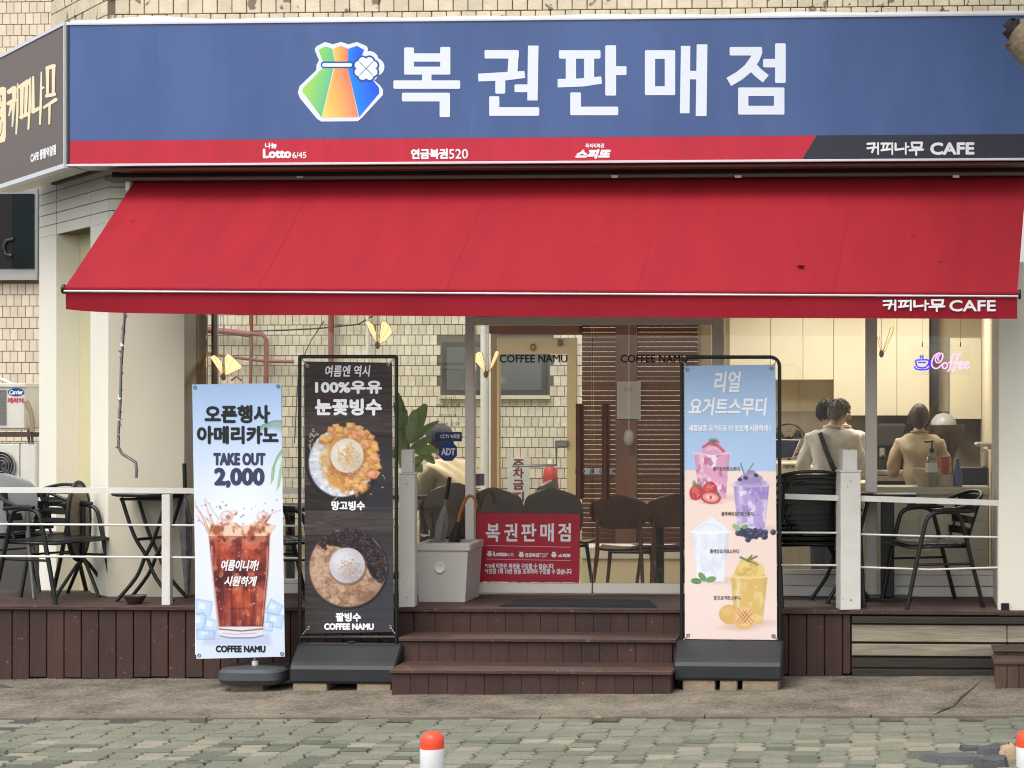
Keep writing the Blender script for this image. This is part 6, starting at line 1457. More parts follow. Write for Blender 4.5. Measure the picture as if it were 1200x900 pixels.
# ================================================================== printed banners
def srgb2lin(a):
    a = np.clip(a, 0, 255)/255.0
    return np.where(a <= .04045, a/12.92, ((a+.055)/1.055)**2.4)
class Print:
    """a printed sheet: a fine mesh whose corners carry the ink colours"""
    def __init__(s, quad, nu, nv, seed):
        s.q = quad; s.nu, s.nv = nu, nv; s.rng = np.random.default_rng(seed)
        u = np.linspace(0, 1, nu+1)[None, :]; v = np.linspace(0, 1, nv+1)[:, None]
        (ax_, ay_), (bx_, by_), (cx_, cy_), (dx_, dy_) = quad    # TL TR BR BL
        s.X = (ax_*(1-u)+bx_*u)*(1-v)+(dx_*(1-u)+cx_*u)*v; s.Y = (ay_*(1-u)+by_*u)*(1-v)+(dy_*(1-u)+cy_*u)*v
        s.C = np.zeros(s.X.shape+(3,)); s.U = np.broadcast_to(u, s.X.shape); s.V = np.broadcast_to(v, s.X.shape)
    def mix(s, m, col):
        m = np.clip(m, 0, 1)[..., None]; s.C = s.C*(1-m)+np.asarray(col, float)*m
    def noise(s, sx, sy=None, oct_=3):
        sy = sy or sx; out = np.zeros(s.X.shape); amp = 1; tot = 0
        for o in range(oct_):
            gx, gy = s.X/sx*2**o, s.Y/sy*2**o; gx = gx-gx.min(); gy = gy-gy.min()
            g = s.rng.random((int(gy.max())+3, int(gx.max())+3)); ix, iy = gx.astype(int), gy.astype(int); fx, fy = gx-ix, gy-iy
            fx = fx*fx*(3-2*fx); fy = fy*fy*(3-2*fy)
            out += amp*((g[iy, ix]*(1-fx)+g[iy, ix+1]*fx)*(1-fy)+(g[iy+1, ix]*(1-fx)+g[iy+1, ix+1]*fx)*fy); tot += amp; amp *= .5
        out /= tot; a, b = np.percentile(out, (3, 97)); return np.clip((out-a)/(b-a), 0, 1)
    def win(s, x0, y0, x1, y1):
        qx = [p[0] for p in s.q]; qy = [p[1] for p in s.q]; fx, fy = s.nu/(max(qx)-min(qx)), s.nv/(max(qy)-min(qy))
        return (slice(max(0, int((y0-min(qy))*fy)-8), max(1, int((y1-min(qy))*fy)+9)), slice(max(0, int((x0-min(qx))*fx)-14), max(1, int((x1-min(qx))*fx)+15)))
    def ell(s, cx, cy, rx, ry=None, rot=0, soft=.8):
        ry = ry or rx; c, n = math.cos(rot), math.sin(rot); R = max(rx, ry)*(1+soft/min(rx, ry)); w = s.win(cx-R, cy-R, cx+R, cy+R); out = np.zeros(s.X.shape)
        dx, dy = s.X[w]-cx, s.Y[w]-cy
        d = np.sqrt(((dx*c+dy*n)/rx)**2+((-dx*n+dy*c)/ry)**2); out[w] = np.clip((1-d)*min(rx, ry)/soft+.5, 0, 1); return out
    def poly(s, pts, soft=.8):
        xs, ys = [p[0] for p in pts], [p[1] for p in pts]; w = s.win(min(xs)-soft, min(ys)-soft, max(xs)+soft, max(ys)+soft); out = np.zeros(s.X.shape); X, Y = s.X[w], s.Y[w]
        ins = np.zeros(X.shape, bool); dist = np.full(X.shape, 1e9)
        for (xa, ya), (xb, yb) in zip(pts, pts[1:]+pts[:1]):
            cond = ((ya > Y) != (yb > Y)); dy = yb-ya if yb != ya else 1e-9
            ins ^= cond & (X < (xb-xa)*(Y-ya)/dy+xa)
            L2 = (xb-xa)**2+(yb-ya)**2 or 1e-9; t = np.clip(((X-xa)*(xb-xa)+(Y-ya)*(yb-ya))/L2, 0, 1)
            dist = np.minimum(dist, np.hypot(X-xa-t*(xb-xa), Y-ya-t*(yb-ya)))
        out[w] = np.clip(np.where(ins, dist, -dist)/soft+.5, 0, 1); return out
    def stroke(s, pts, w, soft=.7):
        n = len(pts); W = w if isinstance(w, (list, tuple)) else [w]*n; g = max(W)/2+soft; xs, ys = [p[0] for p in pts], [p[1] for p in pts]
        q = s.win(min(xs)-g, min(ys)-g, max(xs)+g, max(ys)+g); X, Y = s.X[q], s.Y[q]; d = np.full(X.shape, 1e9); out = np.zeros(s.X.shape)
        for i in range(n-1):
            (xa, ya), (xb, yb) = pts[i], pts[i+1]; L2 = (xb-xa)**2+(yb-ya)**2 or 1e-9
            t = np.clip(((X-xa)*(xb-xa)+(Y-ya)*(yb-ya))/L2, 0, 1); d = np.minimum(d, np.hypot(X-xa-t*(xb-xa), Y-ya-t*(yb-ya))-(W[i]+(W[i+1]-W[i])*t)/2)
        out[q] = np.clip(-d/soft+.5, 0, 1); return out
    def build(s, name, Y, parent, wave=.006, m=None):
        ny, nx = s.X.shape
        dx = RGT.x*((s.X-PX0)/F)+FWD.x; dy = RGT.y*((s.X-PX0)/F)+FWD.y; t = (Y-CAM.y)/dy
        off = OFF[parent.as_pointer()]
        P3 = np.stack([CAM.x+dx*t-off[0], np.full(s.X.shape, Y)+wave*(np.sin(s.V*5+s.U*2)*np.sin(s.U*3.1)+.5*np.sin(s.V*11-s.U*3)*np.sin(s.U*3.1))-off[1], CAM.z+(HZ-s.Y)/F*t-off[2]], -1).reshape(-1, 3)
        me = bpy.data.meshes.new(name); me.vertices.add(len(P3)); me.vertices.foreach_set('co', P3.ravel())
        i = np.arange(ny-1)[:, None]*nx+np.arange(nx-1)[None, :]; q = np.stack([i+nx, i+nx+1, i+1, i], -1).reshape(-1, 4)
        me.loops.add(q.size); me.loops.foreach_set('vertex_index', q.ravel()); me.polygons.add(len(q))
        me.polygons.foreach_set('loop_start', np.arange(0, q.size, 4)); me.polygons.foreach_set('use_smooth', np.ones(len(q), bool))
        me.update(); me.validate()
        a = me.color_attributes.new('ink', 'FLOAT_COLOR', 'POINT'); c = np.ones((len(P3), 4)); c[:, :3] = srgb2lin(s.C.reshape(-1, 3)); a.data.foreach_set('color', c.ravel())
        me.materials.append(m or M['print']); o = bpy.data.objects.new(name, me); COL.objects.link(o); o.parent = parent; OFF[o.as_pointer()] = off
        return o
def ripple(parent, quad, Y, wave=.006):
    """lettering follows the sheet's ripples"""
    a, c = at(*quad[0], Y), at(*quad[2], Y); off = OFF[parent.as_pointer()]
    for o in [q for q in bpy.data.objects if q.parent == parent and q.name.startswith('lettering')]:
        for v in o.data.vertices:
            U = (v.co.x+off[0]-a.x)/(c.x-a.x); V = (a.z-v.co.z-off[2])/(a.z-c.z)
            v.co.y += wave*(math.sin(V*5+U*2)*math.sin(U*3.1)+.5*math.sin(V*11-U*3)*math.sin(U*3.1))
DK = .90                                                         # ink density of the printed vinyl
def eyelet(px, py, Y, parent):
    p = at(px, py, Y); MB().tube([(p.x+.009*math.cos(2*PI*k/14), Y, p.z+.009*math.sin(2*PI*k/14)) for k in range(14)], .0035, 6, True).build('eyelet', M['steel'], parent)
def spring(a, b, Y, parent):
    MB().tube([at(*a, Y), at(*b, Y)], .004, 6).build('spring_hook', M['chrome'], parent)

# ---- iced coffee banner on a single foot
YBA = -.47
bA = thing('banner_stand', 'pale blue iced americano banner on a small dark foot at the left', 'banner', (ax(297, YBA), YBA, gz(-1.6)), 0, 'banner stands before the deck')
P = Print([(225.2, 450.5), (329.3, 449), (333.8, 769.5), (230.2, 772)], 170, 500, 3)
t = P.V
P.C[:] = np.array([172, 202, 242]); P.mix(np.clip((t-.03)/.36, 0, 1), (222, 230, 249)); P.mix(np.clip((t-.68)/.3, 0, 1)*.6, (200, 219, 246))
P.mix(P.ell(282, 640, 60, 90, 0, 40)*.55, (236, 240, 252))
for (spine, col) in (([(336, 494), (322, 493), (308, 498), (298, 505)], (112, 146, 112)), ([(336, 521), (328, 530), (322, 545), (320, 562)], (132, 176, 118)), ([(336, 530), (331, 548), (327, 570)], (150, 190, 140))):
    for i in range(26):
        k = i/25*(len(spine)-1); j = min(int(k), len(spine)-2); f = k-j; x = spine[j][0]*(1-f)+spine[j+1][0]*f; y = spine[j][1]*(1-f)+spine[j+1][1]*f
        L = 13*(1-.5*i/25); P.mix(P.stroke([(x, y), (x-L*.35, y+L*.55), (x-L*.45, y+L)], [1.5, 1.5, .3])*.55, col)
    P.mix(P.stroke(spine, 1.5)*.8, col)
rs = np.random.RandomState(5)
for (cx, cy, w, h, r) in ((238, 712, 17, 15, .15), (233, 728, 14, 16, -.2), (247, 733, 14, 13, .3), (241, 744, 18, 9, 0), (321, 713, 14, 14, .5), (322, 727, 16, 13, .2), (314, 734, 9, 9, .1)):
    q = lambda k: [(cx+k*(a*math.cos(r)-b*math.sin(r)), cy+k*(a*math.sin(r)+b*math.cos(r))) for a, b in ((-w*.6, -h*.6), (w*.6, -h*.55), (w*.6, h*.6), (-w*.55, h*.6))]
    P.mix(P.poly(q(1))*.55, (150, 186, 232)); P.mix(P.poly(q(.8))*.6, (196, 220, 248)); P.mix(P.poly([(x-1.5, y-2) for x, y in q(.4)])*.7, (232, 242, 255)); P.mix(P.stroke(q(1)+q(1)[:1], .9)*.5, (118, 158, 214))
gl = [(243.5, 624), (317.5, 624), (316, 668), (309.5, 735), (308, 746), (258, 746), (255, 735), (247.5, 668)]
P.mix(P.poly([(240, 742), (316, 742), (318, 756), (238, 756)], 6)*.35, (150, 158, 200))
P.mix(P.poly(gl), (206, 190, 196))
liq = [(245, 626), (316, 626), (314.5, 668), (308.3, 734), (256.3, 734), (249, 668)]
lm = P.poly(liq)
P.mix(lm, (132, 42, 38)); n1 = P.noise(16, 14, 4); n2 = P.noise(7, 9, 3); n3 = P.noise(4, 26, 2)
P.mix(lm*np.clip((655-P.Y)/22, 0, 1)*np.clip(.4+n2, 0, 1), (184, 84, 58)); P.mix(lm*np.clip((n1-.45)*4, 0, 1)*.7, (84, 26, 30))
P.mix(lm*np.exp(-((P.Y-(672+4*np.sin(P.X*.2)))/15)**2)*np.clip(.5+n1, 0, 1), (58, 20, 26)); P.mix(lm*np.clip((n3-.62)*5, 0, 1)*.55, (206, 110, 84)); P.mix(lm*np.clip((n2-.66)*7, 0, 1)*.55, (226, 150, 112))
for (a, b, c, d, k) in ((252, 634, 276, 656, .5), (283, 636, 310, 656, .45), (266, 691, 293, 714, .75), (262, 714, 284, 732, .35), (287, 712, 304, 732, .3), (256, 655, 272, 672, .3), (292, 652, 312, 676, .35), (297, 682, 309, 708, .35)):
    q = [(a+rs.uniform(-2, 2), b+rs.uniform(-2, 2)), (c+rs.uniform(-2, 2), b+rs.uniform(-2, 3)), (c+rs.uniform(-2, 2), d+rs.uniform(-2, 2)), (a+rs.uniform(-2, 2), d+rs.uniform(-2, 2))]
    P.mix(lm*P.poly(q, 3)*k*np.clip(.3+n2, 0, 1), (196, 78, 48)); P.mix(lm*P.stroke(q[:3], 1.3, 1.5)*k*.6*np.clip(n1*1.6-.3, 0, 1), (226, 142, 108)); P.mix(lm*P.stroke(q[2:]+q[:1], 2, 2)*k*.5, (72, 22, 26))
fx = (P.X-282)/np.clip(32-(P.Y-668)*.09, 20, 40); fl2 = np.sin(fx*13)*np.clip((P.Y-672)/10, 0, 1); P.mix(lm*np.clip(fl2-.2, 0, 1)*.38, (66, 20, 24)); P.mix(lm*np.clip(-fl2-.55, 0, 1)*.6, (206, 104, 76))
edge = np.clip(P.poly(liq, 6)*2-1, 0, 1); P.mix(lm*(1-edge)*.35, (70, 24, 30))
P.mix(P.stroke([(248, 640), (249, 668), (257, 733)], 1.3)*.7, (226, 176, 168)); P.mix(P.stroke([(314, 640), (313, 668), (306.5, 733)], 1.5)*.6, (214, 150, 140))
P.mix(P.poly([(256, 735), (309, 735), (307.5, 746.5), (258, 746.5)]), (222, 222, 232)); P.mix(P.stroke([(257, 737), (283, 739.5), (308, 737)], 1.6)*.8, (122, 52, 56)); P.mix(P.stroke([(258, 745), (270, 747.5), (296, 747.5), (308, 745)], 1.3)*.85, (96, 92, 110))
P.mix(P.stroke([(262, 742), (276, 743.5), (300, 742)], 1.2)*.6, (150, 146, 166))
sp = [(244, 628), (247, 616), (241, 606), (250, 613), (258, 616), (266, 612), (276, 612), (282, 616), (292, 615), (300, 612), (308, 607), (318, 604), (312, 613), (324, 616), (316, 628)]
P.mix(P.poly(sp)*.85, (196, 130, 92)); P.mix(P.poly(sp)*np.clip((n2-.5)*6, 0, 1)*.8, (240, 214, 196)); P.mix(P.poly(sp)*np.clip((.42-n2)*6, 0, 1)*.8, (142, 70, 48))
for pts, w in (([(244, 622), (238, 606), (230, 594), (228, 586)], [4, 2.5, 1.4, .8]), ([(250, 614), (244, 600), (240, 586)], [2.4, 1.4, .8]), ([(260, 614), (252, 602), (240, 584)], [1.6, 1, .8]), ([(310, 610), (318, 602), (330, 597)], [2, 1.2, .6]), ([(244, 620), (236, 612), (231, 604)], [2, 1.4, .8])):
    P.mix(P.stroke(pts, w)*.85, (190, 128, 104)); P.mix(P.stroke(pts, [max(.4, q*.4) for q in w])*.8, (242, 226, 224))
for (cx, cy, r) in ((266, 605, 8), (275, 601, 4), (308, 605, 7), (302, 611, 4), (258, 612, 4)):
    P.mix(P.ell(cx, cy, r, r*.85)*.75, (206, 164, 146)); P.mix(P.ell(cx-1, cy-1, r*.7, r*.55)*.85, (232, 226, 238)); P.mix(P.ell(cx+1.5, cy+1, r*.35)*.8, (168, 104, 82))
for i in range(60): P.mix(lm*P.ell(rs.uniform(246, 314), rs.uniform(630, 732), rs.uniform(.4, 1.0))*.7, (232, 176, 150))
for i in range(26): P.mix(P.ell(rs.uniform(228, 328), rs.uniform(586, 614), rs.uniform(.5, 1.3))*.8, (138, 110, 120))
P.C = P.C*.93+14
P.build('print_sheet', YBA, bA); Q_bA = P.q
WA = YBA-.0022
for nm, body, m_, box, bo_, sh in (('lettering', '오픈행사', 'ink_black', (239.5, 474.5, 316.5, 496), .0052, 0), ('lettering', '아메리카노', 'ink_black', (230.5, 499, 326.5, 520.5), .0052, 0), ('lettering', 'TAKE OUT', 'ink_navy', (249.5, 530.5, 311, 545.5), .005, 0), ('lettering', '2,000', 'ink_navy', (250.5, 548, 310, 572), .0075, 0),
        ('lettering', '여름이니까!', 'ink_white', (259.5, 656, 304, 669), .002, .3), ('lettering', '시원하게', 'ink_white', (263, 675, 302, 687), .002, .3), ('lettering', 'COFFEE NAMU', 'ink_black', (253, 756.5, 311, 764.5), .0028, 0)):
    write_px(nm, body, M[m_], box, WA, bA, bo_, sh)
ripple(bA, Q_bA, YBA)
MB().box(ax(226, YBA)+.01, ax(331, YBA)-.006, YBA+.011, YBA+.013, az(768, 280, YBA), az(452, 280, YBA)).build('backing', M['ink_white'], bA)
for e in ((228.5, 454), (326, 452.5), (330.5, 766), (233.5, 768)): eyelet(*e, WA+.001, bA)
xb = ax(297, YBA); zg = gz(xb)
MB().tube([(xb, YBA+.03, az(786, 297, YBA)), (xb, YBA+.03, az(455, 280, YBA))], .012, 10).build('pole', M['steel'], bA)
for (u, v) in ((228, 453), (326, 452), (331, 767), (233, 769)):
    q = at(u, v, YBA+.01); MB().tube([(xb, YBA+.03, az(610, 280, YBA)), (q.x, YBA+.012, q.z)], .004, 6).build('cross_strut', M['black'], bA)
MB().tube([(xb, YBA+.03, az(786, 297, YBA)-.0), (xb, YBA+.03, az(775, 297, YBA))], .02, 12).build('socket', M['ac'], bA)
x0, x1 = ax(258, YBA), ax(335, YBA); zb0, zb1 = az(800, 297, YBA), az(780, 297, YBA)
ft = MB(); n = 18
def foot_ring(k, zz): 
    out = []
    for i in range(n):
        a = 2*PI*i/n; cx = abs(math.cos(a))**.45*(1 if math.cos(a) > 0 else -1); sy = abs(math.sin(a))**.45*(1 if math.sin(a) > 0 else -1)
        out.append(((x0+x1)/2+cx*(x1-x0)/2*k, YBA+.06+sy*.19*k, zz))
    return out
rings = [foot_ring(.90, zb0), foot_ring(1.0, zb0+.03), foot_ring(.98, zb0+.075), foot_ring(.88, zb1-.012), foot_ring(.2, zb1)]
for a_, b_ in zip(rings, rings[1:]): ft.add(a_+b_, [(i, (i+1) % n, n+(i+1) % n, n+i) for i in range(n)], True)
ft.add(rings[-1], [tuple(range(n))]); ft.add(rings[0], [tuple(range(n))[::-1]]); ft.build('water_foot', M['grey_plastic'], bA)
def brick(px0, px1, py0, py1, Y, label, d=.11):
    x0, x1 = ax(px0, Y), ax(px1, Y); zt = az(py0, px0, Y); x = (x0+x1)/2
    o = MB().box(x0-x, x1-x, 0, d, -.01, zt-gz(x), .006).build('support_brick', M['brick']); o.location = (x, Y, gz(x)); return tag(o, label, 'brick', 'bricks under the banner feet')
brick(270, 308, 800.5, 811, YBA-.05, 'mossy grey brick under the foot of the iced coffee banner', .16)

# ---- framed banners
def framed(label, quad, fr, base, bricks, Y, rounded):
    """fr: photo box of the tube frame (x0, y0, x1, y1); base: photo box of the water-filled foot"""
    r = thing('banner_stand', label, 'banner', (ax((fr[0]+fr[2])/2, Y), Y, gz(0)), 0, 'banner stands before the deck')
    x0, y0, x1, y1 = fr; rc = 11 if rounded else 1.2
    pts = [(x0, y1+12)]+[(x0+rc-rc*math.cos(a), y0+rc-rc*math.sin(a)) for a in np.linspace(0, PI/2, 8)]+[(x1-rc+rc*math.sin(a), y0+rc-rc*math.cos(a)) for a in np.linspace(0, PI/2, 8)]+[(x1, y1+12)]
    MB().tube([at(u, v, Y+.02) for u, v in pts], .0115, 10).build('frame_tube', M['black'], r)
    MB().tube([at(x0, y1, Y+.02), at(x1, y1, Y+.02)], .0105, 10).build('bottom_bar', M['black'], r)
    b0, bt, b1, bb = base; X0, X1 = ax(b0, Y-.12), ax(b1, Y-.12); zb, zt = az(bb, b0, Y-.12), az(bt, b0, Y-.12)
    prof = [(-.195, 0), (-.20, .015), (-.196, .085), (-.185, .108), (-.16, .128), (-.05, zt-zb-.012), (-.03, zt-zb), (.03, zt-zb), (.05, zt-zb-.012), (.16, .128), (.19, .09), (.19, 0)]
    k = (zt-zb)/.21; prof = [(a, min(b, zt-zb)) for a, b in prof]; mb = MB(); ns = [(X0, .93), (X0+.012, 1.0), (X1-.012, 1.0), (X1, .93)]
    rr_ = [[(x, Y+.02+a*s_, zb+(zt-zb)*.4+(b-(zt-zb)*.4)*s_) for a, b in prof] for x, s_ in ns]; n = len(prof)
    for a_, b_ in zip(rr_, rr_[1:]): mb.add(a_+b_, [(i, n+i, n+(i+1) % n, (i+1) % n) for i in range(n)])
    mb.add(rr_[0], [tuple(range(n))]); mb.add(rr_[-1], [tuple(range(n))[::-1]]); mb.build('water_foot', M['black_plastic'], r)
    MB().tube([((X0+X1)/2, Y+.02, zt-.005), ((X0+X1)/2, Y+.02, zt+.012)], .02, 12).build('filler_cap', M['black_plastic'], r)
    for i, (a, b, c, d, lab) in enumerate(bricks): brick(a, b, c, d, Y-.17, lab, .3)
    return r
YBB = -.36
bB = framed('dark wood-patterned shaved ice dessert banner in a black frame', None, (351.3, 418, 464.5, 747), (342, 757, 466.5, 799),
    [(343, 383, 799.5, 810.5, 'brown brick under the left end of the dessert banner foot'), (418, 458, 799.5, 810.5, 'brown brick under the right end of the dessert banner foot')], YBB, False)
P = Print([(356.3, 423.5), (459.5, 425), (461.3, 740.5), (357.3, 742.5)], 170, 500, 11)
pk = np.floor((P.Y-424)/29+.15*np.floor((P.X-357)/60)); base = 58+14*np.sin(pk*12.9)*np.cos(pk*3.1); gr_ = P.noise(40, 2.2, 4)*.6+.2; gr2 = P.noise(10, 1.2, 2)
v_ = base*(.72+.55*gr_)*(.85+.3*gr2)
P.C = np.stack([v_*1.05, v_*.90, v_*.86], -1)
jn = np.abs(((P.Y-424)/29) % 1-.0); P.mix((np.minimum(jn, 1-jn) < .02)*.6, (26, 20, 20))
slate = np.clip((P.Y-590)/60, 0, 1)*.75; P.mix(slate*np.clip((P.X-380+P.Y*.05)/60, .2, 1), (60, 62, 70)); P.mix(P.poly([(436, 520), (462, 515), (462, 600), (430, 600)], 14)*.8, (48, 50, 58))
# mango bowl
rs = np.random.RandomState(8); cx, cy = 404, 541
P.mix(P.ell(cx-2, cy+3, 44, 44, 0, 1.2), (34, 34, 38)); P.mix(P.ell(cx-3, cy+1, 41, 41)*.9, (52, 52, 58))
ice = P.ell(cx-4, cy+1, 38, 40, 0, 2); nn = P.noise(4.3, 3.7, 3); P.mix(ice, (218, 224, 238)); P.mix(ice*np.clip((nn-.45)*3, 0, 1), (244, 246, 252)); P.mix(ice*np.clip((.35-nn)*3, 0, 1)*.5, (172, 182, 208))
sc_ = P.ell(cx+5, cy-4, 34, 38, .3, 4)*np.clip(.35+1.3*P.noise(12, 14, 3), 0, 1); P.mix(sc_, (216, 158, 82))
P.mix(P.ell(cx+8, cy+8, 28, 30, 0, 8)*np.clip((P.noise(5, 7, 3)-.35)*3, 0, 1), (196, 128, 70))
def cube(x, y, s_, a, c):
    q = lambda k, ox=0, oy=0: [(x+ox+k*s_*math.cos(a+i*PI/2+PI/4), y+oy+k*s_*math.sin(a+i*PI/2+PI/4)*.92) for i in range(4)]
    P.mix(P.poly(q(1.08, .6, .9), 2)*.5, (150, 90, 50)); P.mix(P.poly(q(1), 1.4), c); P.mix(P.poly(q(.72, -.8, -1.0))*.55, [min(255, v*1.16+8) for v in c]); P.mix(P.poly([q(1)[0], q(1)[1], (x, y+s_*.2)])*.45, [v*.8 for v in c])
for i in range(78):
    a = rs.uniform(-2.55, 1.55); rad = rs.uniform(24, 38); cube(cx+2+rad*math.cos(a), cy-3+rad*1.05*math.sin(a), rs.uniform(4.2, 6.4), rs.uniform(0, 1.5), (rs.uniform(218, 240), rs.uniform(150, 182), rs.uniform(84, 122)))
for i in range(40):
    x, y = cx+rs.normal(-4, 16), cy+rs.normal(8, 18); P.mix(P.stroke([(x, y), (x+rs.uniform(-4, 4), y+rs.uniform(2, 7))], rs.uniform(.8, 2))*.7, (224, 158, 72))
sx_, sy_ = 406.5, 534
P.mix(P.ell(sx_+1, sy_+3, 21, 21)*.6, (150, 96, 56)); P.mix(P.ell(sx_, sy_, 19.5, 20), (232, 222, 206)); P.mix(P.ell(sx_+7, sy_+8, 14, 12, .5, 10)*.5, (190, 168, 148)); P.mix(P.ell(sx_-6, sy_-6, 9, 8, 0, 8)*.7, (250, 246, 238))
for i in range(6):
    x_ = sx_+rs.uniform(-13, 10); P.mix(P.ell(sx_, sy_, 19, 19)*P.stroke([(x_, sy_-rs.uniform(2, 16)), (x_+rs.uniform(-4, 4), sy_+rs.uniform(-3, 3)), (x_+rs.uniform(-6, 6), sy_+rs.uniform(6, 17))], [rs.uniform(1, 3), rs.uniform(1.5, 4), 1.0], 2)*.55, (222, 172, 104))
for i in range(230):
    a = rs.uniform(0, 6.28); rd_ = rs.uniform(0, 1)**.5; x, y = (sx_+2+13*rd_*math.cos(a), sy_+1+11*rd_*math.sin(a)) if i < 120 else (cx+rs.normal(-2, 17), cy+rs.normal(14, 14))
    P.mix(P.ell(x, y, rs.uniform(.5, 1.4), rs.uniform(.4, .8), rs.uniform(0, 3))*.85, [(226, 186, 142), (206, 150, 100), (244, 220, 186)][i % 3])
for i in range(40): P.mix(P.ell(362+rs.uniform(0, 12), 512+rs.uniform(-10, 24), rs.uniform(.5, 1.6), .7, rs.uniform(0, 3))*.8, (222, 206, 190))
# bean-powder bowl
cx, cy = 407.5, 665.5
P.mix(P.ell(cx+1, cy+1, 47, 47.5, 0, 1.2), (36, 35, 37)); P.mix(P.ell(cx, cy, 45.8, 46.2), (112, 98, 88)); bowl = P.ell(cx, cy, 44.3, 44.8)
P.mix(bowl, (176, 138, 112)); n1 = P.noise(9, 8, 4); n2 = P.noise(2.4, 2.2, 2); P.mix(bowl*np.clip((n1-.5)*5, 0, 1)*.8, (206, 172, 146)); P.mix(bowl*np.clip((.45-n1)*5, 0, 1)*.6, (136, 96, 76)); P.mix(bowl*np.clip((n2-.6)*3, 0, 1)*.4, (222, 192, 166)); P.mix(bowl*np.clip((.4-n2)*3, 0, 1)*.4, (128, 92, 72)); u_ = np.hypot(P.X-cx, P.Y-cy); P.mix(bowl*np.clip((np.sin(u_*.55+n1*6)-.3), 0, 1)*.35, (214, 182, 154))
P.mix(bowl*np.clip((P.X-cx)/40, 0, 1)*np.clip((P.Y-cy)/30, 0, 1)*.5, (128, 90, 76))
bean = P.poly([(372, 636), (384, 626), (408, 620), (432, 626), (449, 646), (452, 668), (447, 684), (436, 676), (428, 660), (420, 648), (404, 642), (392, 640)], 2); P.mix(bean, (38, 30, 34))
for i in range(330):
    a = rs.uniform(-2.45, .42); rad = rs.uniform(19, 44); x, y = cx+rad*math.cos(a), cy+rad*1.02*math.sin(a)
    if (a < -1.9 and rad < 33) or (a > -.2 and rad < 27+20*(a+.2)): continue
    r_ = rs.uniform(0, 3.1); P.mix(P.ell(x, y, 2.7, 1.9, r_), [(58, 42, 44), (44, 34, 40), (72, 54, 54), (32, 28, 36)][i % 4]); P.mix(P.ell(x-.7, y-.7, .9, .5, r_)*.7, (132, 120, 124))
P.mix(P.ell(cx+.5, cy-1, 22.5, 22)*.6, (110, 80, 66)); sm_ = P.ell(cx-.5, cy-3, 21, 20.8); P.mix(sm_, (206, 204, 212)); P.mix(sm_*P.ell(cx-7, cy-9, 12, 11, 0, 10)*.8, (234, 234, 242)); P.mix(sm_*P.ell(cx+9, cy+9, 14, 11, 0, 12)*.5, (158, 150, 158))
for i in range(190): P.mix(sm_*P.ell(cx+rs.normal(3, 7), cy-1+rs.normal(2, 7), rs.uniform(.5, 1.3), rs.uniform(.4, .9), rs.uniform(0, 3))*.7, [(196, 170, 150), (170, 138, 116), (224, 208, 194)][i % 3])
P.C = P.C*.92+5
P.build('print_sheet', YBB, bB); Q_bB = P.q
WB = YBB-.0022
for body, box, bo_, sh in (('여름엔 역시', (381, 428, 434, 441.5), .0014, .15), ('100%우유', (369, 446, 447.5, 461.5), .0045, 0), ('눈꽃빙수', (369, 467, 447.5, 487), .0052, 0), ('망고빙수', (388.5, 587, 428, 598), .0028, 0), ('팥빙수', (393.5, 718, 423, 728.5), .0028, 0), ('COFFEE NAMU', (380, 730.5, 438, 738.2), .003, 0)):
    write_px('lettering', body, M['ink_white'], box, WB, bB, bo_, sh)
ripple(bB, Q_bB, YBB)
MB().box(ax(357.5, YBB)+.004, ax(459, YBB)-.004, YBB+.011, YBB+.013, az(739, 400, YBB), az(427, 400, YBB)).build('backing', M['ink_white'], bB)
for e, f in (((360.5, 429), (354, 421)), ((455, 427.5), (462, 420)), ((361.5, 736), (354, 744)), ((457.5, 735), (463, 743))): eyelet(*e, WB+.001, bB); spring(e, f, WB+.002, bB)

YBC = -.40
bC = framed('yogurt smoothie banner, blue over peach, in a black rounded frame', None, (799, 418.5, 913.5, 752), (790, 753, 917, 795.5),
    [(800, 838, 796, 806.5, 'brown brick at the left under the smoothie banner foot'), (843.5, 864, 796, 806.5, 'short brown brick in the middle under the smoothie banner foot'), (870, 912, 796, 806.5, 'brown brick at the right under the smoothie banner foot')], YBC, True)
P = Print([(802, 428.7), (908.7, 427.2), (910.6, 750), (802.6, 748.6)], 170, 500, 21)
P.C[:] = np.array([160, 196, 240]); P.mix(P.V*.9, (168, 198, 238)); fl_ = np.clip((P.Y-(550.5+.012*(P.X-800)))/1.2, 0, 1); P.mix(fl_, (243, 216, 204)); P.mix(fl_*np.clip((P.Y-600)/150, 0, 1)*.7, (246, 224, 219)); P.mix(fl_*P.noise(60, 40, 2)*.3, (240, 204, 192))
def cup(tl, tr, bl, br, yt, yb, col, c2, c3, marb=.5, seed=0):
    q = [(tl, yt), (tr, yt), (br, yb), (bl, yb)]; m = P.poly(q, 1)
    P.mix(P.ell((bl+br)/2+8, yb-1, (br-bl)*.8, 4, 0, 4)*.35, (196, 150, 140))
    P.mix(m, col); n1 = P.noise(11, 13, 4); n2 = P.noise(6, 8, 3); P.mix(m*np.clip((n1-marb)*7, 0, 1)*.9, c2); P.mix(m*np.clip((n2-.62)*7, 0, 1)*.8, c3)
    u = np.clip((P.X-tl)/(tr-tl), 0, 1); P.mix(m*np.clip((.14-u)/.14, 0, 1)*.4, [v*.8 for v in col]); P.mix(m*np.clip((u-.84)/.16, 0, 1)*.5, [v*.78 for v in col]); P.mix(m*np.exp(-((u-.2)/.05)**2)*.35, (255, 255, 255))
    P.mix(P.ell((tl+tr)/2, yt, (tr-tl)/2+2, 2.4)*.85, [min(255, v*1.06+8) for v in col]); P.mix(P.stroke([(tl-2, yt), ((tl+tr)/2, yt+2.3), (tr+2, yt)], .8)*.6, (250, 246, 250))
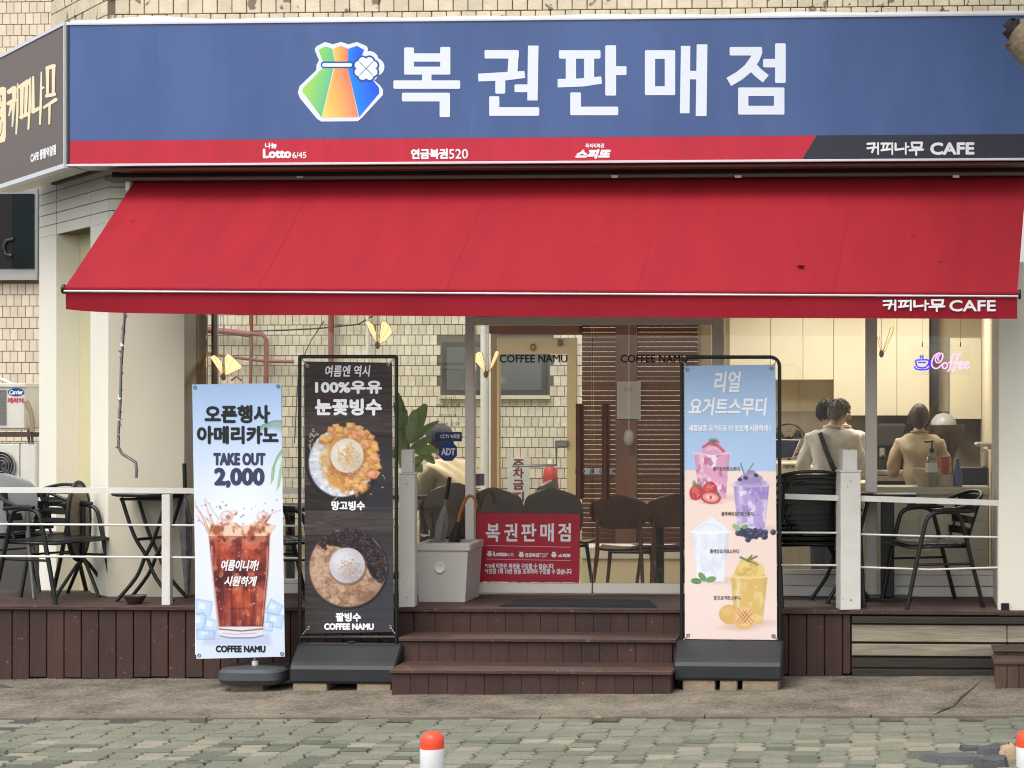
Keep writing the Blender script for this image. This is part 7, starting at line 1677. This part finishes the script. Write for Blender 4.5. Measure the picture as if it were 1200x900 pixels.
cup(813.5, 855, 819.5, 850.5, 531, 584, (222, 150, 190), (238, 226, 242), (182, 92, 146), .52)
for (x, y, rx, ry, c) in ((836, 528, 14, 5, (218, 150, 188)), (834, 523, 11, 5, (226, 164, 198)), (836, 519, 7, 4, (206, 110, 140))): P.mix(P.ell(x, y, rx, ry), c)
P.mix(P.stroke([(824, 524), (832, 519), (842, 523), (848, 529)], 3)*.8, (190, 64, 92)); P.mix(P.stroke([(828, 528), (836, 524), (845, 530)], 1.5)*.7, (236, 196, 216))
for a in (-2.6, -1.9, -1.3, -.6, .0): P.mix(P.stroke([(835.5, 518), (835.5+6*math.cos(a), 517+4*math.sin(a))], [2.6, .8]), (92, 122, 84))
def berry(x, y, rx, ry, rot, cut=False):
    P.mix(P.ell(x+1, y+ry*.8, rx, 2, 0, 2)*.4, (170, 110, 104)); P.mix(P.ell(x, y, rx, ry, rot), (196, 46, 60)); P.mix(P.ell(x-rx*.3, y-ry*.3, rx*.5, ry*.5, rot, 4)*.5, (232, 98, 104))
    if cut: P.mix(P.ell(x, y, rx*.78, ry*.72, rot)*.9, (240, 150, 146)); P.mix(P.ell(x, y, rx*.42, ry*.35, rot, 2)*.9, (250, 214, 206)); P.mix(P.ell(x, y, rx*.15, ry*.3, rot), (206, 70, 76))
    else:
        for i in range(16): P.mix(P.ell(x+rs.uniform(-.6, .6)*rx, y+rs.uniform(-.6, .6)*ry, .55)*.8, (246, 200, 120))
berry(816, 577, 8, 9.5, .4); berry(832, 574, 8.5, 10, .1); berry(833, 583, 12, 7.5, .12, True)
for x, y in ((813, 567), (816, 566), (820, 568), (842, 577)): P.mix(P.stroke([(x, y+2), (x+rs.uniform(-4, 4), y-3)], [2.6, .8]), (88, 128, 76))
cup(859.5, 901.5, 865, 896, 568.5, 621, (172, 148, 214), (218, 212, 240), (146, 112, 196), .5)
for (x, y, rx, ry, c) in ((880, 566, 19, 5, (176, 158, 212)), (880, 561, 14, 6, (160, 142, 198)), (879, 555, 8, 5, (184, 168, 216))): P.mix(P.ell(x, y, rx, ry), c)
for i in range(9): P.mix(P.stroke([(868+i*3, 568), (872+i*2, 558), (878+i*.6, 552)], .9)*.6, (104, 84, 146))
for x, y in ((867, 562), (886, 557), (874, 560)): P.mix(P.ell(x, y, 2.6, 2.2), (54, 46, 82))
P.mix(P.stroke([(872, 556), (868, 543)], 1.4), (92, 126, 78)); P.mix(P.stroke([(877, 552), (883, 543)], 1.4), (104, 142, 84))
for i in range(34):
    x, y = 881+rs.normal(0, 9), 625+rs.normal(0, 3.2); 
    if i > 28: x, y = 897+rs.uniform(-4, 6), 628+rs.uniform(-1.5, 1.5)
    P.mix(P.ell(x, y, 3.4), (46, 50, 84)); P.mix(P.ell(x-.9, y-1, 1.5, 1.2, 0, 1.5)*.6, (128, 140, 178)); P.mix(P.ell(x+.3, y-.2, .8)*.8, (28, 28, 50))
P.mix(P.ell(863, 618, 5.5, 3.2, .7), (148, 184, 110)); P.mix(P.ell(873, 617, 4, 2.4, -.3), (120, 160, 92))
cup(810.5, 854.5, 817.5, 849, 623, 681, (224, 230, 246), (234, 238, 250), (214, 222, 242), .45)
P.mix(P.poly([(810, 623), (822, 613), (829, 609), (833, 604.5), (839, 609), (848, 615), (855, 623)], 1.2), (230, 235, 248)); P.mix(P.stroke([(818, 619), (828, 614), (838, 616), (846, 620)], 2)*.5, (206, 214, 236))
for (x, y, r_, c) in ((816, 681, .1, (84, 132, 76)), (823, 676, .9, (96, 146, 84)), (833, 679, -.25, (104, 152, 88))): P.mix(P.ell(x, y, 6.2, 3.4, r_), c); P.mix(P.stroke([(x-5*math.cos(r_), y-5*math.sin(r_)), (x+5*math.cos(r_), y+5*math.sin(r_))], .7)*.7, (150, 186, 126))
cup(856.5, 899.5, 861.5, 893.5, 675.5, 731, (226, 186, 96), (232, 196, 112), (238, 208, 134), .5)
P.mix(P.poly([(859, 675), (863, 665), (868, 657), (875, 653), (882, 656), (890, 660), (895, 663), (896, 675)], 1.2), (230, 190, 98)); nn = P.noise(6, 5, 3); P.mix(P.poly([(860, 675), (868, 657), (875, 653), (895, 663), (896, 675)])*np.clip((nn-.5)*5, 0, 1)*.7, (244, 214, 134)); P.mix(P.poly([(860, 675), (868, 657), (875, 653), (895, 663), (896, 675)])*np.clip((.42-nn)*5, 0, 1)*.6, (206, 156, 66))
for pts in ([(868, 653), (876, 657), (889, 662)], [(876, 657), (887, 652)], [(876, 657), (881, 651)]): P.mix(P.stroke(pts, [2.8, 2.2, .9][:len(pts)]), (110, 124, 66))
P.mix(P.ell(867, 735, 22, 4, 0, 4)*.4, (206, 150, 120)); P.mix(P.ell(855, 720, 12.5, 11.5, .3), (226, 176, 88)); P.mix(P.ell(852, 716, 6, 5, 0, 6)*.5, (244, 206, 128)); P.mix(P.ell(872, 724, 13.2, 13.6, -.2), (236, 182, 104)); P.mix(P.ell(873, 723, 11, 11.5, -.2), (242, 196, 126))
mg = P.ell(873, 723, 11, 11.5, -.2)
for k in (-6, 0, 6):
    P.mix(mg*P.stroke([(873+k-8, 723-9+k*.3), (873+k+8, 723+9+k*.3)], 1.1)*.85, (190, 112, 62)); P.mix(mg*P.stroke([(873+k-8, 723+9-k*.3), (873+k+8, 723-9-k*.3)], 1.1)*.85, (190, 112, 62))
g_ = P.C.mean(-1, keepdims=True); P.C = (g_+(P.C-g_)*.86)*.90+18
P.build('print_sheet', YBC, bC); Q_bC = P.q
WC = YBC-.0022
for body, m_, box, bo_, sh in (('리얼', 'ink_white', (836.5, 435, 868.5, 460), .0028, .18), ('요거트스무디', 'ink_white', (807, 466, 899, 487), .0028, .15), ('새콤달콤 요거트로 더 맛있게 시원하게 !', 'ink_white', (807, 498, 903, 505.5), .0012, 0),
        ('딸기요거트스무디', 'ink_grey', (835.5, 547, 866.5, 551.8), .0006, 0), ('블루베리요거트스무디', 'ink_grey', (845.5, 599.6, 883, 604.6), .0006, 0), ('플레인요거트스무디', 'ink_grey', (832, 643.5, 866, 648.3), .0006, 0), ('망고요거트스무디', 'ink_grey', (836.5, 698, 867.5, 703), .0006, 0)):
    write_px('lettering', body, M[m_], box, WC, bC, bo_, sh)
ripple(bC, Q_bC, YBC)
MB().box(ax(803.5, YBC)+.004, ax(908, YBC)-.004, YBC+.011, YBC+.013, az(747, 850, YBC), az(430, 850, YBC)).build('backing', M['ink_white'], bC)
for e, f in (((805.5, 433), (801, 424)), ((904, 431.5), (910, 423)), ((806.5, 744.5), (801, 750)), ((906.5, 745), (911.5, 750))): eyelet(*e, WC+.001, bC); spring(e, f, WC+.002, bC)
# writing on the red notice, built from the same strokes as the big sign
sxy = ((165, 150), (1020, 345)); X0, X1, Y0, Y1 = 461, 920.7, 50.8, 137.2
def to_notice(q): a = npx(165+(q[0]-X0)/(X1-X0)*855, 150+(q[1]-Y0)/(Y1-Y0)*190+(q[0]-X0)/(X1-X0)*6); return a
for pl in LET: polys_to_mb([[to_notice(q) for q in poly] for poly in pl], plane_fn(YN-.001)).build('letter', M['ink_white'], nb)
